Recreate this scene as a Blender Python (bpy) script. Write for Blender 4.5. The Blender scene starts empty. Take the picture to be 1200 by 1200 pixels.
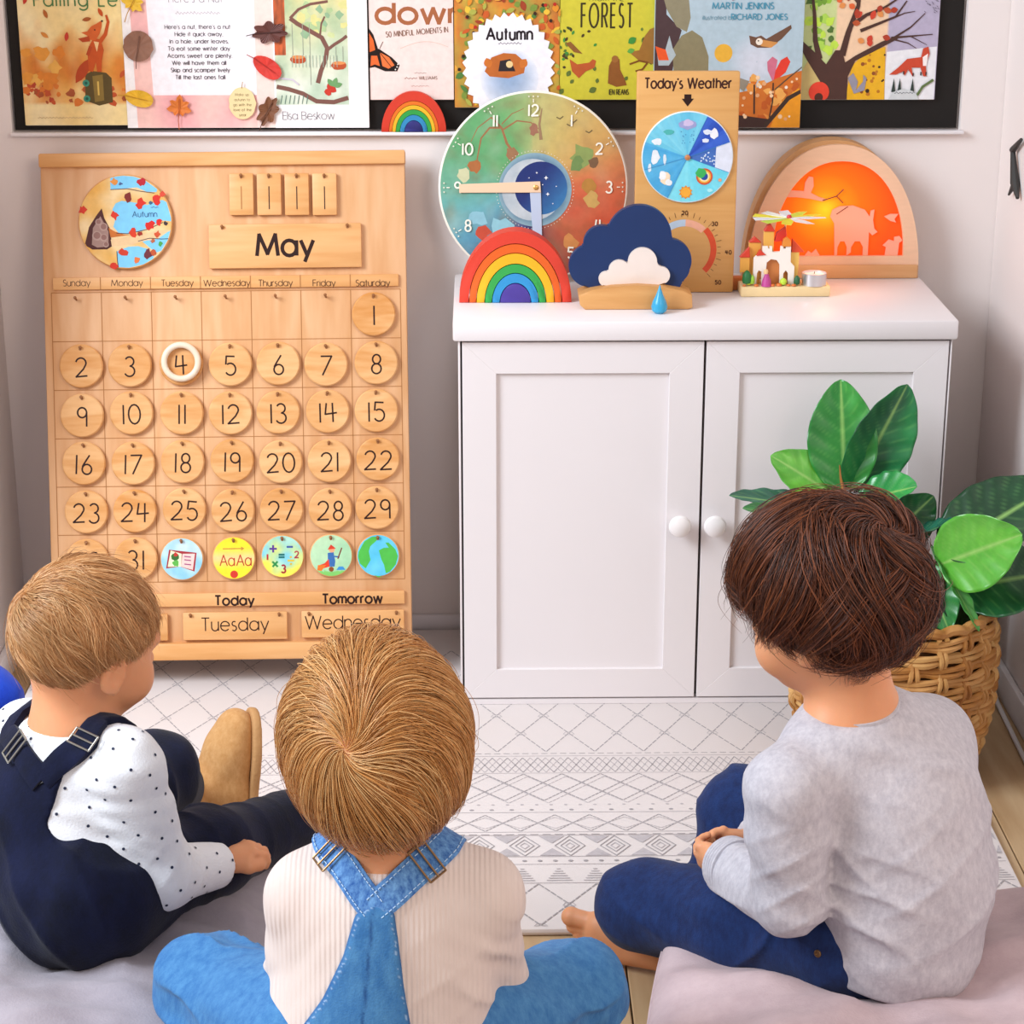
import bpy, bmesh, math, random
import numpy as np
from mathutils import Vector, Matrix, noise
from mathutils.geometry import tessellate_polygon
SC = bpy.context.scene
COL = SC.collection
# ------------------------------------------------------------------ camera, world, lights
FPX = 2500.0; PITCH = math.radians(18.78); YAW = math.radians(0.9)
CAMP = np.array([0, -3.645, 1.47])
_f = np.array([math.sin(YAW)*math.cos(PITCH), math.cos(YAW)*math.cos(PITCH), -math.sin(PITCH)])
_r = np.array([math.cos(YAW), -math.sin(YAW), 0.0]); _u = np.cross(_r, _f)
cam = bpy.data.cameras.new('camera'); camo = bpy.data.objects.new('camera', cam); COL.objects.link(camo)
cam.sensor_width = 36; cam.lens = 36*FPX/1200
camo.location = CAMP; camo.rotation_euler = (math.pi/2-PITCH, 0, -YAW)
SC.camera = camo
SC.view_settings.view_transform = 'Standard'; SC.view_settings.look = 'None'
SC.view_settings.gamma = 1; SC.view_settings.use_curve_mapping = False
SC.view_settings.exposure = -0.10
w = bpy.data.worlds.new('room_light'); SC.world = w; w.use_nodes = True
w.node_tree.nodes['Background'].inputs[0].default_value = (1.0, 0.94, 0.92, 1)
w.node_tree.nodes['Background'].inputs[1].default_value = .68
SC.cycles.use_denoising = True
SC.cycles.max_bounces = 8
def area(name, loc, target, sx, sy, power, col):
    l = bpy.data.lights.new(name, 'AREA'); l.shape = 'RECTANGLE'; l.size = sx; l.size_y = sy
    l.energy = power; l.color = col
    o = bpy.data.objects.new(name, l); COL.objects.link(o); o.location = loc
    o.rotation_euler = (Vector(target)-Vector(loc)).to_track_quat('-Z', 'Y').to_euler()
area('window_daylight', (-2.2, -2.0, 2.35), (0.0, -0.7, 0.45), 1.3, 1.5, 140, (0.82, 0.91, 1.0))
area('warm_fill_right', (1.7, -3.9, 2.3), (0.2, -0.9, 0.4), 1.2, 1.2, 44, (1.0, 0.80, 0.66))  # added warm fill lamp, stands in for bounced light from the right
# ------------------------------------------------------------------ projection helpers for measuring
def _ray(px, py): return _f+_r*(px-600)/FPX-_u*(py-600)/FPX
def J(px, py, y):
    d = _ray(px, py); return CAMP+d*((y-CAMP[1])/d[1])
def JZ(px, py, z):
    d = _ray(px, py); return CAMP+d*((z-CAMP[2])/d[2])
def JP(px, py, o, n):
    d = _ray(px, py); o = np.array(o); n = np.array(n); return CAMP+d*((o-CAMP)@n/(d@n))
# ------------------------------------------------------------------ materials
def lin(c):
    if isinstance(c, str):
        c = [int(c[i:i+2], 16)/255 for i in (0, 2, 4)]
    return tuple(((x/12.92) if x <= .04045 else ((x+.055)/1.055)**2.4) for x in c[:3])+(1,)
MATS = {}
def mat(name, col, rough=.5, spec=.5, bump=0, bscale=50, var=0, vscale=8, sheen=0, metal=0, sss=0, stretch=None, emit=None, estr=1, coat=0, trans=0):
    if name in MATS: return MATS[name]
    m = bpy.data.materials.new(name); m.use_nodes = True; nt = m.node_tree; b = nt.nodes['Principled BSDF']
    b.inputs['Base Color'].default_value = lin(col); b.inputs['Roughness'].default_value = rough
    b.inputs['Specular IOR Level'].default_value = spec; b.inputs['Metallic'].default_value = metal
    b.inputs['Sheen Weight'].default_value = sheen; b.inputs['Coat Weight'].default_value = coat
    if trans: b.inputs['Transmission Weight'].default_value = trans
    if sss:
        b.inputs['Subsurface Weight'].default_value = sss; b.inputs['Subsurface Radius'].default_value = (1, .3, .15); b.inputs['Subsurface Scale'].default_value = .008
    if emit: b.inputs['Emission Color'].default_value = lin(emit); b.inputs['Emission Strength'].default_value = estr
    tc = nt.nodes.new('ShaderNodeTexCoord'); mp = nt.nodes.new('ShaderNodeMapping'); nt.links.new(tc.outputs['Object'], mp.inputs[0])
    if stretch: mp.inputs['Scale'].default_value = stretch
    if var:
        n = nt.nodes.new('ShaderNodeTexNoise'); n.inputs['Scale'].default_value = vscale; n.inputs['Detail'].default_value = 5
        nt.links.new(mp.outputs[0], n.inputs[0])
        mr = nt.nodes.new('ShaderNodeMapRange'); mr.inputs[1].default_value = .3; mr.inputs[2].default_value = .7
        mr.inputs[3].default_value = 1-var; mr.inputs[4].default_value = 1+var*.6; nt.links.new(n.outputs[0], mr.inputs[0])
        h = nt.nodes.new('ShaderNodeHueSaturation'); h.inputs['Color'].default_value = lin(col)
        nt.links.new(mr.outputs[0], h.inputs['Value']); nt.links.new(h.outputs[0], b.inputs['Base Color'])
    if bump:
        n2 = nt.nodes.new('ShaderNodeTexNoise'); n2.inputs['Scale'].default_value = bscale; n2.inputs['Detail'].default_value = 4
        nt.links.new(mp.outputs[0], n2.inputs[0])
        bp = nt.nodes.new('ShaderNodeBump'); bp.inputs['Strength'].default_value = bump; bp.inputs['Distance'].default_value = .002
        nt.links.new(n2.outputs[0], bp.inputs['Height']); nt.links.new(bp.outputs[0], b.inputs['Normal'])
    MATS[name] = m; return m
def wood(name, col, dark, grain=(30, 30, 2.5), rough=.45, amt=1.0, rings=3):
    """long-grain wood; the grain runs along the axis with the small scale"""
    if name in MATS: return MATS[name]
    m = bpy.data.materials.new(name); m.use_nodes = True; nt = m.node_tree; b = nt.nodes['Principled BSDF']; N = nt.nodes.new; L = nt.links.new
    b.inputs['Roughness'].default_value = rough; b.inputs['Specular IOR Level'].default_value = .35
    tc = N('ShaderNodeTexCoord'); oi = N('ShaderNodeObjectInfo'); ad = N('ShaderNodeVectorMath'); ad.operation = 'ADD'
    ml = N('ShaderNodeVectorMath'); ml.operation = 'SCALE'; ml.inputs[0].default_value = (7, 5, 9); L(oi.outputs['Random'], ml.inputs['Scale'])
    L(tc.outputs['Object'], ad.inputs[0]); L(ml.outputs[0], ad.inputs[1])
    mp = N('ShaderNodeMapping'); mp.inputs['Scale'].default_value = grain; L(ad.outputs[0], mp.inputs[0])
    n1 = N('ShaderNodeTexNoise'); n1.inputs['Scale'].default_value = 1; n1.inputs['Detail'].default_value = 2; n1.inputs['Distortion'].default_value = .6; L(mp.outputs[0], n1.inputs[0])
    mu = N('ShaderNodeMath'); mu.operation = 'MULTIPLY'; mu.inputs[1].default_value = rings*6.28; L(n1.outputs[0], mu.inputs[0])
    sn = N('ShaderNodeMath'); sn.operation = 'SINE'; L(mu.outputs[0], sn.inputs[0])
    n2 = N('ShaderNodeTexNoise'); n2.inputs['Scale'].default_value = 6; n2.inputs['Detail'].default_value = 4; L(mp.outputs[0], n2.inputs[0])
    m1 = N('ShaderNodeMath'); m1.operation = 'MULTIPLY_ADD'; m1.inputs[1].default_value = .22*amt; m1.inputs[2].default_value = .4; L(sn.outputs[0], m1.inputs[0])
    m2 = N('ShaderNodeMath'); m2.operation = 'MULTIPLY_ADD'; m2.inputs[1].default_value = .7*amt; L(n2.outputs[0], m2.inputs[0]); L(m1.outputs[0], m2.inputs[2])
    m3 = N('ShaderNodeMath'); m3.operation = 'SUBTRACT'; m3.inputs[1].default_value = .35*amt; L(m2.outputs[0], m3.inputs[0])
    m4 = N('ShaderNodeMath'); m4.operation = 'MULTIPLY_ADD'; m4.inputs[1].default_value = .35*amt; L(oi.outputs['Random'], m4.inputs[0]); L(m3.outputs[0], m4.inputs[2])
    mx = N('ShaderNodeMix'); mx.data_type = 'RGBA'; mx.inputs[6].default_value = lin(col); mx.inputs[7].default_value = lin(dark)
    L(m4.outputs[0], mx.inputs[0]); L(mx.outputs[2], b.inputs['Base Color'])
    bp = N('ShaderNodeBump'); bp.inputs['Strength'].default_value = .15; bp.inputs['Distance'].default_value = .001; L(n2.outputs[0], bp.inputs['Height']); L(bp.outputs[0], b.inputs['Normal'])
    MATS[name] = m; return m
def paintmat(name='printed_ink', rough=.35, var=.06):
    if name in MATS: return MATS[name]
    m = bpy.data.materials.new(name); m.use_nodes = True; nt = m.node_tree; b = nt.nodes['Principled BSDF']; N = nt.nodes.new; L = nt.links.new
    a = N('ShaderNodeAttribute'); a.attribute_name = 'Col'; b.inputs['Roughness'].default_value = rough; b.inputs['Specular IOR Level'].default_value = .3
    tc = N('ShaderNodeTexCoord'); n = N('ShaderNodeTexNoise'); n.inputs['Scale'].default_value = 90; n.inputs['Detail'].default_value = 3; L(tc.outputs['Object'], n.inputs[0])
    mr = N('ShaderNodeMapRange'); mr.inputs[1].default_value = .3; mr.inputs[2].default_value = .7; mr.inputs[3].default_value = 1-var; mr.inputs[4].default_value = 1+var; L(n.outputs[0], mr.inputs[0])
    h = N('ShaderNodeHueSaturation'); L(a.outputs[0], h.inputs['Color']); L(mr.outputs[0], h.inputs['Value']); L(h.outputs[0], b.inputs['Base Color'])
    MATS[name] = m; return m
# ------------------------------------------------------------------ object helpers
def link(name, data, parent=None, M=None):
    o = bpy.data.objects.new(name, data); COL.objects.link(o)
    if parent is not None: o.parent = parent
    if M is not None: o.matrix_local = M
    return o
def tag(o, label=None, cat=None, group=None, kind=None):
    for k, v in (('label', label), ('category', cat), ('group', group), ('kind', kind)):
        if v: o[k] = v
    return o
def empty(name, loc=(0, 0, 0), M=None, **k):
    o = bpy.data.objects.new(name, None); COL.objects.link(o); o.empty_display_size = .05
    if M is not None: o.matrix_world = M
    else: o.location = loc
    return tag(o, **k)
def mesh(name, V, Fc, m, parent=None, smooth=False, M=None, cols=None):
    me = bpy.data.meshes.new(name); me.from_pydata([tuple(v) for v in V], [], Fc); me.materials.append(m)
    if cols is not None:
        a = me.color_attributes.new('Col', 'FLOAT_COLOR', 'POINT'); a.data.foreach_set('color', np.array(cols, dtype=np.float32).ravel())
    if smooth: me.polygons.foreach_set('use_smooth', [True]*len(me.polygons))
    me.update(); return link(name, me, parent, M)
class MB:
    def __init__(s): s.bm = bmesh.new()
    def box(s, lo, hi, bev=0, seg=2):
        lo = Vector(lo); hi = Vector(hi); g = bmesh.ops.create_cube(s.bm, size=1)['verts']
        for v in g: v.co = Vector([(lo[i]+hi[i])/2+v.co[i]*(hi[i]-lo[i]) for i in range(3)])
        if bev:
            es = list({e for v in g for e in v.link_edges}); bmesh.ops.bevel(s.bm, geom=es, offset=bev, segments=seg, affect='EDGES', profile=.5)
        return s
    def prism(s, pts, y0, y1, bev=0, seg=2):
        """outline in x,z; extruded from y0 (front, smaller y) to y1"""
        a = sum(pts[i][0]*pts[(i+1) % len(pts)][1]-pts[(i+1) % len(pts)][0]*pts[i][1] for i in range(len(pts)))
        if a < 0: pts = pts[::-1]
        vs = [s.bm.verts.new((p[0], y0, p[1])) for p in pts]; f = s.bm.faces.new(vs)
        vb = [s.bm.verts.new((p[0], y1, p[1])) for p in pts]; fb = s.bm.faces.new(vb[::-1])
        n = len(pts); sd = [s.bm.faces.new((vs[i], vb[i], vb[(i+1) % n], vs[(i+1) % n])) for i in range(n)]
        if bev:
            es = list(f.edges)+list(fb.edges); bmesh.ops.bevel(s.bm, geom=es, offset=bev, segments=seg, affect='EDGES', profile=.5)
        return s
    def lathe(s, prof, n=32, M=None):
        rows = []
        for r, z in prof:
            rows.append([s.bm.verts.new((r*math.cos(2*math.pi*i/n), r*math.sin(2*math.pi*i/n), z)) for i in range(n)])
        new = [v for r in rows for v in r]
        for a, b in zip(rows, rows[1:]):
            for i in range(n):
                try: s.bm.faces.new((a[i], a[(i+1) % n], b[(i+1) % n], b[i]))
                except ValueError: pass
        if prof[0][0] > 1e-6: s.bm.faces.new(rows[0][::-1])
        if prof[-1][0] > 1e-6: s.bm.faces.new(rows[-1])
        if M is not None:
            for v in new: v.co = M @ v.co
        bmesh.ops.remove_doubles(s.bm, verts=new, dist=1e-6)
        return s
    def tube(s, P, r, n=8, caps=True):
        P = [Vector(p) for p in P]; R = r if hasattr(r, '__len__') else [r]*len(P); rows = []
        up = Vector((0, 0, 1))
        for i, p in enumerate(P):
            t = (P[min(i+1, len(P)-1)]-P[max(i-1, 0)]).normalized()
            a = t.cross(up)
            if a.length < 1e-3: a = t.cross(Vector((0, 1, 0)))
            a.normalize(); b = t.cross(a)
            if rows:
                # keep frames aligned
                a2 = (pa-t*pa.dot(t)); a = a2.normalized() if a2.length > 1e-5 else a; b = t.cross(a)
            pa = a
            rows.append([s.bm.verts.new(p+(a*math.cos(2*math.pi*k/n)+b*math.sin(2*math.pi*k/n))*R[i]) for k in range(n)])
        for x, y in zip(rows, rows[1:]):
            for k in range(n): s.bm.faces.new((x[k], y[k], y[(k+1) % n], x[(k+1) % n]))
        if caps: s.bm.faces.new(rows[0]); s.bm.faces.new(rows[-1][::-1])
        return s
    def xf(s, M):
        for v in s.bm.verts: v.co = M @ v.co
        return s
    def out(s, name, m, parent=None, smooth=True, M=None, ang=35):
        bmesh.ops.recalc_face_normals(s.bm, faces=s.bm.faces)
        me = bpy.data.meshes.new(name); s.bm.to_mesh(me); s.bm.free(); me.materials.append(m)
        if smooth:
            me.polygons.foreach_set('use_smooth', [True]*len(me.polygons)); me.set_sharp_from_angle(angle=math.radians(ang))
        return link(name, me, parent, M)
def rect(x0, z0, x1, z1): return [(x0, z0), (x1, z0), (x1, z1), (x0, z1)]
def circ(cx, cz, r, n=40, rz=None): return [(cx+r*math.cos(2*math.pi*i/n), cz+(rz or r)*math.sin(2*math.pi*i/n)) for i in range(n)]
def arch(r, n=32, base=0): return [(r*math.cos(math.pi*i/n), base+r*math.sin(math.pi*i/n)) for i in range(n+1)]
# ------------------------------------------------------------------ stroke lettering
GL = {
 'a': '.68;A .34 .36 .34 .36 0 360;L .68 .72 .68 0', 'b': '.68;A .34 .36 .34 .36 0 360;L 0 1 0 0', 'c': '.6;A .34 .36 .34 .36 45 315',
 'd': '.68;A .34 .36 .34 .36 0 360;L .68 1 .68 0', 'e': '.68;L .02 .38 .67 .38;A .34 .36 .34 .36 3 320', 'f': '.34;L .14 0 .14 .8;A .3 .8 .16 .2 180 80;L 0 .7 .3 .7',
 'g': '.68;A .34 .36 .34 .36 0 360;L .68 .72 .68 -.03;A .34 -.03 .34 .27 0 -150', 'h': '.54;L 0 1 0 0;A .27 .42 .27 .3 180 0;L .54 .42 .54 0',
 'i': '.02;L 0 .72 0 0;L 0 .93 0 .98', 'j': '.1;L .1 .72 .1 -.1;A 0 -.1 .1 .15 0 -90', 'k': '.45;L 0 1 0 0;L .42 .72 0 .34;L .12 .45 .45 0', 'l': '.02;L 0 1 0 0',
 'm': '.8;L 0 .72 0 0;A .2 .5 .2 .22 180 0;L .4 .5 .4 0;A .6 .5 .2 .22 180 0;L .8 .5 .8 0', 'n': '.52;L 0 .72 0 0;A .26 .44 .26 .28 180 0;L .52 .44 .52 0',
 'o': '.68;A .34 .36 .34 .36 0 360', 'p': '.68;A .34 .36 .34 .36 0 360;L 0 .72 0 -.28', 'q': '.68;A .34 .36 .34 .36 0 360;L .68 .72 .68 -.28',
 'r': '.3;L 0 .72 0 0;A .24 .46 .24 .26 180 70', 's': '.36;A .19 .54 .16 .17 50 270;A .18 .18 .18 .19 90 -140', 't': '.32;L .15 1 .15 0;L 0 .7 .32 .7',
 'u': '.52;L 0 .72 0 .28;A .26 .28 .26 .28 180 360;L .52 .72 .52 0', 'v': '.56;L 0 .72 .28 0 .56 .72', 'w': '.88;L 0 .72 .22 0 .44 .72 .66 0 .88 .72',
 'x': '.5;L 0 .72 .5 0;L .5 .72 0 0', 'y': '.6;L 0 .72 .3 0;L .6 .72 .18 -.3', 'z': '.5;L 0 .72 .5 .72 0 0 .5 0',
 'A': '.84;L 0 0 .42 1 .84 0;L .15 .36 .69 .36', 'B': '.6;L 0 0 0 1 .32 1;A .32 .76 .23 .24 90 -90;L 0 .52 .32 .52;A .32 .26 .28 .26 90 -90;L .32 0 0 0',
 'C': '.85;A .5 .5 .5 .5 50 310', 'D': '.74;L .25 0 0 0 0 1 .25 1;A .25 .5 .49 .5 90 -90', 'E': '.5;L .5 0 0 0 0 1 .5 1;L 0 .52 .47 .52', 'F': '.48;L 0 0 0 1 .48 1;L 0 .52 .44 .52',
 'G': '.95;A .5 .5 .5 .5 45 360;L 1 .5 .6 .5', 'H': '.65;L 0 0 0 1;L .65 0 .65 1;L 0 .52 .65 .52', 'I': '.02;L 0 0 0 1', 'J': '.4;L .4 1 .4 .2;A .2 .2 .2 .2 0 -180',
 'K': '.6;L 0 0 0 1;L .55 1 0 .45;L .15 .58 .6 0', 'L': '.45;L 0 1 0 0 .45 0', 'M': '1;L 0 0 .12 1 .5 .1 .88 1 1 0', 'N': '.7;L 0 0 0 1 .7 0 .7 1', 'O': '1;A .5 .5 .5 .5 0 360',
 'P': '.55;L 0 0 0 1 .3 1;A .3 .74 .26 .26 90 -90;L .3 .48 0 .48', 'R': '.58;L 0 0 0 1 .3 1;A .3 .74 .26 .26 90 -90;L .3 .48 0 .48;L .25 .48 .58 0',
 'S': '.5;A .26 .75 .22 .25 40 270;A .25 .25 .25 .25 90 -140', 'T': '.6;L .3 0 .3 1;L 0 1 .6 1', 'U': '.62;L 0 1 0 .31;A .31 .31 .31 .31 180 360;L .62 .31 .62 1', 'V': '.75;L 0 1 .37 0 .75 1',
 'W': '1.2;L 0 1 .3 0 .6 1 .9 0 1.2 1', 'X': '.65;L 0 0 .65 1;L 0 1 .65 0', 'Y': '.7;L 0 1 .35 .5 .7 1;L .35 .5 .35 0',
 "'": '.02;L 0 1 0 .8', '.': '.02;L 0 0 0 .04', ',': '.04;L .04 .04 0 -.12', '-': '.3;L 0 .38 .3 .38', ' ': '.3;', '(': '.15;A .3 .4 .3 .6 120 240', ')': '.15;A -.15 .4 .3 .6 60 -60',
 '0': '.62;A .31 .5 .31 .5 0 360', '1': '.05;L .03 0 .05 1', '2': '.58;A .29 .72 .27 .27 165 -20;L .54 .63 .4 .4 0 .02 .6 .05', '3': '.52;A .25 .76 .23 .24 150 -85;A .24 .26 .27 .27 88 -155',
 '4': '.58;L .08 1 0 .42 .62 .48;L .4 1 .4 0', '5': '.55;L .52 .97 .08 1 .03 .57;A .26 .32 .28 .31 125 -150', '6': '.52;L .42 1 .2 .66 .04 .4;A .28 .26 .25 .26 150 -210',
 '7': '.58;L 0 .98 .58 1 .12 0', '8': '.5;A .26 .75 .21 .24 0 360;A .26 .26 .25 .26 0 360', '9': '.5;A .26 .72 .24 .26 0 360;L .5 .76 .5 0',
}
def strokes(t, track=.2):
    x = 0; out = []
    for ch in t:
        g = GL.get(ch, GL[' ']).split(';'); w_ = float(g[0])
        for q in g[1:]:
            q = q.split()
            if not q: continue
            v = list(map(float, q[1:]))
            if q[0] == 'L': out.append([(x+v[i], v[i+1]) for i in range(0, len(v), 2)])
            else:
                cx, cy, rx, ry, a0, a1 = v; n = max(4, int(abs(a1-a0)/22))
                out.append([(x+cx+rx*math.cos(math.radians(a0+(a1-a0)*i/n)), cy+ry*math.sin(math.radians(a0+(a1-a0)*i/n))) for i in range(n+1)])
        x += w_+track
    return out, x-track
def ribbon(p, w):
    n = len(p); L = []; R = []
    closed = n > 3 and abs(p[0][0]-p[-1][0])+abs(p[0][1]-p[-1][1]) < 1e-6
    for i in range(n):
        a = p[i-1] if i else (p[-2] if closed else None); b = p[i+1] if i < n-1 else (p[1] if closed else None)
        def nrm(u, v):
            dx, dy = v[0]-u[0], v[1]-u[1]; l = math.hypot(dx, dy) or 1; return (-dy/l, dx/l)
        ns = ([nrm(a, p[i])] if a else [])+([nrm(p[i], b)] if b else [])
        mx, my = sum(q[0] for q in ns)/len(ns), sum(q[1] for q in ns)/len(ns); l2 = max(mx*mx+my*my, .3)
        mx, my = mx/l2*w/2, my/l2*w/2
        L.append((p[i][0]+mx, p[i][1]+my)); R.append((p[i][0]-mx, p[i][1]-my))
    return L, R
class Paint:
    """flat print: coloured polygons in (u, v), stacked by hundredths of a millimetre, looking along -y"""
    def __init__(s, clip=None, eps=1.2e-5): s.V = []; s.F = []; s.C = []; s.k = 1; s.eps = eps; s.clip = clip; s.rnd = random.Random(5)
    def _v(s, u, v, c):
        if s.clip:
            x0, y0, x1, y1 = s.clip; u = min(max(u, x0), x1); v = min(max(v, y0), y1)
        s.V.append((u, -s.k*s.eps, v)); s.C.append(c); return len(s.V)-1
    def poly(s, pts, c, cs=None):
        c = lin(c) if not (isinstance(c, tuple) and len(c) == 4) else c
        ix = [s._v(p[0], p[1], c if cs is None else lin(cs[i])) for i, p in enumerate(pts)]
        if len(pts) <= 4: s.F.append(ix)
        else:
            for t in tessellate_polygon([[Vector((p[0], p[1], 0)) for p in pts]]): s.F.append([ix[j] for j in t])
        s.k += 1; return s
    def line(s, p, w, c, taper=None):
        if taper is None and len(p) > 2:
            for i in range(1, len(p)-1):
                a = (p[i][0]-p[i-1][0], p[i][1]-p[i-1][1]); b = (p[i+1][0]-p[i][0], p[i+1][1]-p[i][1]); la, lb = math.hypot(*a) or 1, math.hypot(*b) or 1
                if (a[0]*b[0]+a[1]*b[1])/(la*lb) < .55:
                    e = (p[i][0]+a[0]/la*w*.3, p[i][1]+a[1]/la*w*.3); f = (p[i][0]-b[0]/lb*w*.3, p[i][1]-b[1]/lb*w*.3)
                    s.line(list(p[:i])+[e], w, c); return s.line([f]+list(p[i+1:]), w, c)
        c = lin(c); L, R = ribbon(p, w)
        if taper is not None:
            n = len(p)
            for i in range(n):
                t = 1-(1-taper)*i/(n-1); L[i] = (p[i][0]+(L[i][0]-p[i][0])*t, p[i][1]+(L[i][1]-p[i][1])*t); R[i] = (p[i][0]+(R[i][0]-p[i][0])*t, p[i][1]+(R[i][1]-p[i][1])*t)
        a = [s._v(*q, c) for q in L]; b = [s._v(*q, c) for q in R]
        for i in range(len(p)-1): s.F.append([a[i], b[i], b[i+1], a[i+1]])
        s.k += 1; return s
    def circle(s, x, y, r, c, ry=None, n=20): return s.poly(circ(x, y, r, n, ry), c)
    def blob(s, x, y, r, c, j=.25, n=12, ry=None):
        return s.poly([(x+(1+s.rnd.uniform(-j, j))*r*math.cos(2*math.pi*i/n), y+(1+s.rnd.uniform(-j, j))*(ry or r)*math.sin(2*math.pi*i/n)) for i in range(n)], c)
    def leaf(s, x, y, l, w, a, c):
        ca, sa = math.cos(a), math.sin(a); P = []
        for i in range(6): t = i/5; P.append((t*l, w*math.sin(math.pi*t)**.8))
        for i in range(1, 5): t = 1-i/5; P.append((t*l, -w*math.sin(math.pi*t)**.8))
        return s.poly([(x+p*ca-q*sa, y+p*sa+q*ca) for p, q in P], c)
    def text(s, t, x, y, h, c, w=.12, al='c', track=.2, sx=1, rot=0, mx=None, k=None):
        st, W = strokes(t, track); sc = h; W *= sc*sx
        if mx and W > mx: sx *= mx/W; W = mx
        ox = {'c': -W/2, 'l': 0, 'r': -W}[al]; ca, sa = math.cos(rot), math.sin(rot); k0 = s.k
        for jj, p in enumerate(st):
            s.k = k0+1+jj % 3
            q = [(ox+a*sc*sx, b*sc) for a, b in p]
            s.line([(x+a*ca-b*sa, y+a*sa+b*ca) for a, b in q], w*h, c)
        s.k = k0+6
        return s
    def field(s, x0, y0, x1, y1, fn, n=24, m=24):
        b = len(s.V)
        for j in range(m+1):
            for i in range(n+1):
                u = x0+(x1-x0)*i/n; v = y0+(y1-y0)*j/m; s._v(u, v, lin(fn(i/n, j/m)))
        for j in range(m):
            for i in range(n): q = b+j*(n+1)+i; s.F.append([q, q+1, q+n+2, q+n+1])
        s.k += 1; return s
    def disc(s, cx, cy, r0, r1, fn, n=64, m=12):
        b = len(s.V)
        for j in range(m+1):
            for i in range(n):
                r = r0+(r1-r0)*j/m; a = 2*math.pi*i/n; s._v(cx+r*math.cos(a), cy+r*math.sin(a), lin(fn(r/r1*math.cos(a), r/r1*math.sin(a))))
        for j in range(m):
            for i in range(n): q = b+j*n; s.F.append([q+i, q+(i+1) % n, q+n+(i+1) % n, q+n+i])
        s.k += 1; return s
    def out(s, name, parent=None, M=None, m=None):
        if len(s.V) == 0: return None
        return mesh(name, s.V, s.F, m or paintmat(), parent, M=M, cols=s.C)
def mixc(a, b, t):
    t = max(0, min(1, t)); h = lambda c: [int(c[i:i+2], 16)/255 for i in (0, 2, 4)] if isinstance(c, str) else c
    a = h(a); b = h(b); return tuple(a[i]*(1-t)+b[i]*t for i in range(3))
def nz(x, y, s=3, o=0): return noise.noise((x*s+o*7.3, y*s-o*3.1, o*1.7))
T = Matrix.Translation
def Rx(a): return Matrix.Rotation(a, 4, 'X')
def Ry(a): return Matrix.Rotation(a, 4, 'Y')
def Rz(a): return Matrix.Rotation(a, 4, 'Z')
# ------------------------------------------------------------------ the room
WALL = mat('white_wall_paint', 'E8DEDA', .75, .25, bump=.05, bscale=220, var=.012, vscale=2)
TRIMM = mat('white_trim_paint', 'E6E1E2', .45, .4)
XL, XR = -.83, .893
def st(o): o['kind'] = 'structure'; return o
# back wall with the shallow recess that holds the board
RX0, RX1, RZ0 = -.79, .822, .914
b = MB(); b.box((XL-.1, .02, -.01), (XR+.1, .12, 1.9)); b.box((XL-.1, 0, -.01), (XR+.1, .0201, RZ0)); b.box((RX1, 0, RZ0), (XR+.1, .0201, 1.9)); b.box((XL-.1, 0, RZ0), (RX0, .0201, 1.9))
st(b.out('wall_back', WALL, smooth=False))
st(MB().box((XL-.12, -.35, -.01), (XL, -.0005, 1.9), .004).out('wall_left', WALL))
st(MB().box((XR, -1.9, -.01), (XR+.12, -.0005, 1.9), .004).out('wall_right', WALL))
st(MB().box((XR-.012, -1.9, .0), (XR-.0002, -.003, .055), .003).out('baseboard_right', TRIMM))
st(MB().box((XL+.0002, -.35, .0), (XL+.012, -.003, .055), .003).out('baseboard_left', TRIMM))
st(MB().box((XL+.013, -.012, .0), (XR-.013, -.0002, .035), .003).out('baseboard_back', TRIMM))
st(MB().box((RX0, -.016, RZ0-.004), (RX1+.004, -.0003, RZ0+.002), .0015).out('trim_1', TRIMM))
# floor: boards laid towards the wall
FW = wood('pale_oak_floor', 'CDB18C', 'A98760', grain=(14, 1.6, 10), rough=.5, amt=.9)
fl = st(MB().box((-1.6, -2.8, -.05), (1.8, .1, -.016)).out('floor', mat('floor_gap', '7A6450', .8), smooth=False))
x = -1.55; random.seed(3); i = 0; pms = {}
edges = [-1.56, -1.365, -1.17, -.975, -.78, -.585, -.39, -.195, 0.0, .189, .385, .58, .775, .97, 1.165, 1.36]
for a, c in zip(edges, edges[1:]):
    off = random.uniform(-.9, -.2)
    for y0, y1 in ((-2.75, off-1.0), (off-1.0, off), (off, .08)):
        if y1-y0 < .1: continue
        MB().box((a+.001, y0+.001, -.016), (c-.001, y1-.001, 0), .0015, 1).out('floor_board', FW, fl)
# ------------------------------------------------------------------ black board with books
BLK = mat('black_board', '17120F', .6, .3)
board = MB().box((RX0+.003, .012, RZ0+.003), (RX1-.004, .0198, 1.32)).out('display_board', BLK, smooth=False)
tag(board, 'black display board on the wall holding a row of picture books', 'board')
PAPER = mat('paper_edge', 'EFE8DF', .7)
def cover(name, px0, px1, pyb, yback, th, clip=True, pyt=-95):
    """a book or card standing on the wall; returns the thing, its painter and its size"""
    yf = yback-th
    a = J(px0, pyb, yf); c = J(px1, pyb, yf); t = J(px0, pyt, yf)
    w_ = c[0]-a[0]; h = t[2]-a[2]
    e = empty(name, (a[0], yf, a[2]))
    return e, Paint((.0003, .0003, w_-.0003, h-.0003)), w_, h
def fin(e, P, w_, h, th, cm, pages=True, name='printed_cover'):
    MB().box((0, .00005, 0), (w_, max(th-.0005, .0004), h), .0008 if th > .002 else 0, 1).out('cover' if pages else 'card', cm, e, smooth=False)
    if pages: MB().box((.002, .0012, -.0003), (w_-.001, th-.0014, .001)).out('pages', PAPER, e, smooth=False)
    P.out(name, e)
def K(w_, px0, px1, pyb):
    """pixel -> local u,v on a cover"""
    s = w_/(px1-px0); return lambda x, y: ((x-px0)*s, (pyb-y)*s)
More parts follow.
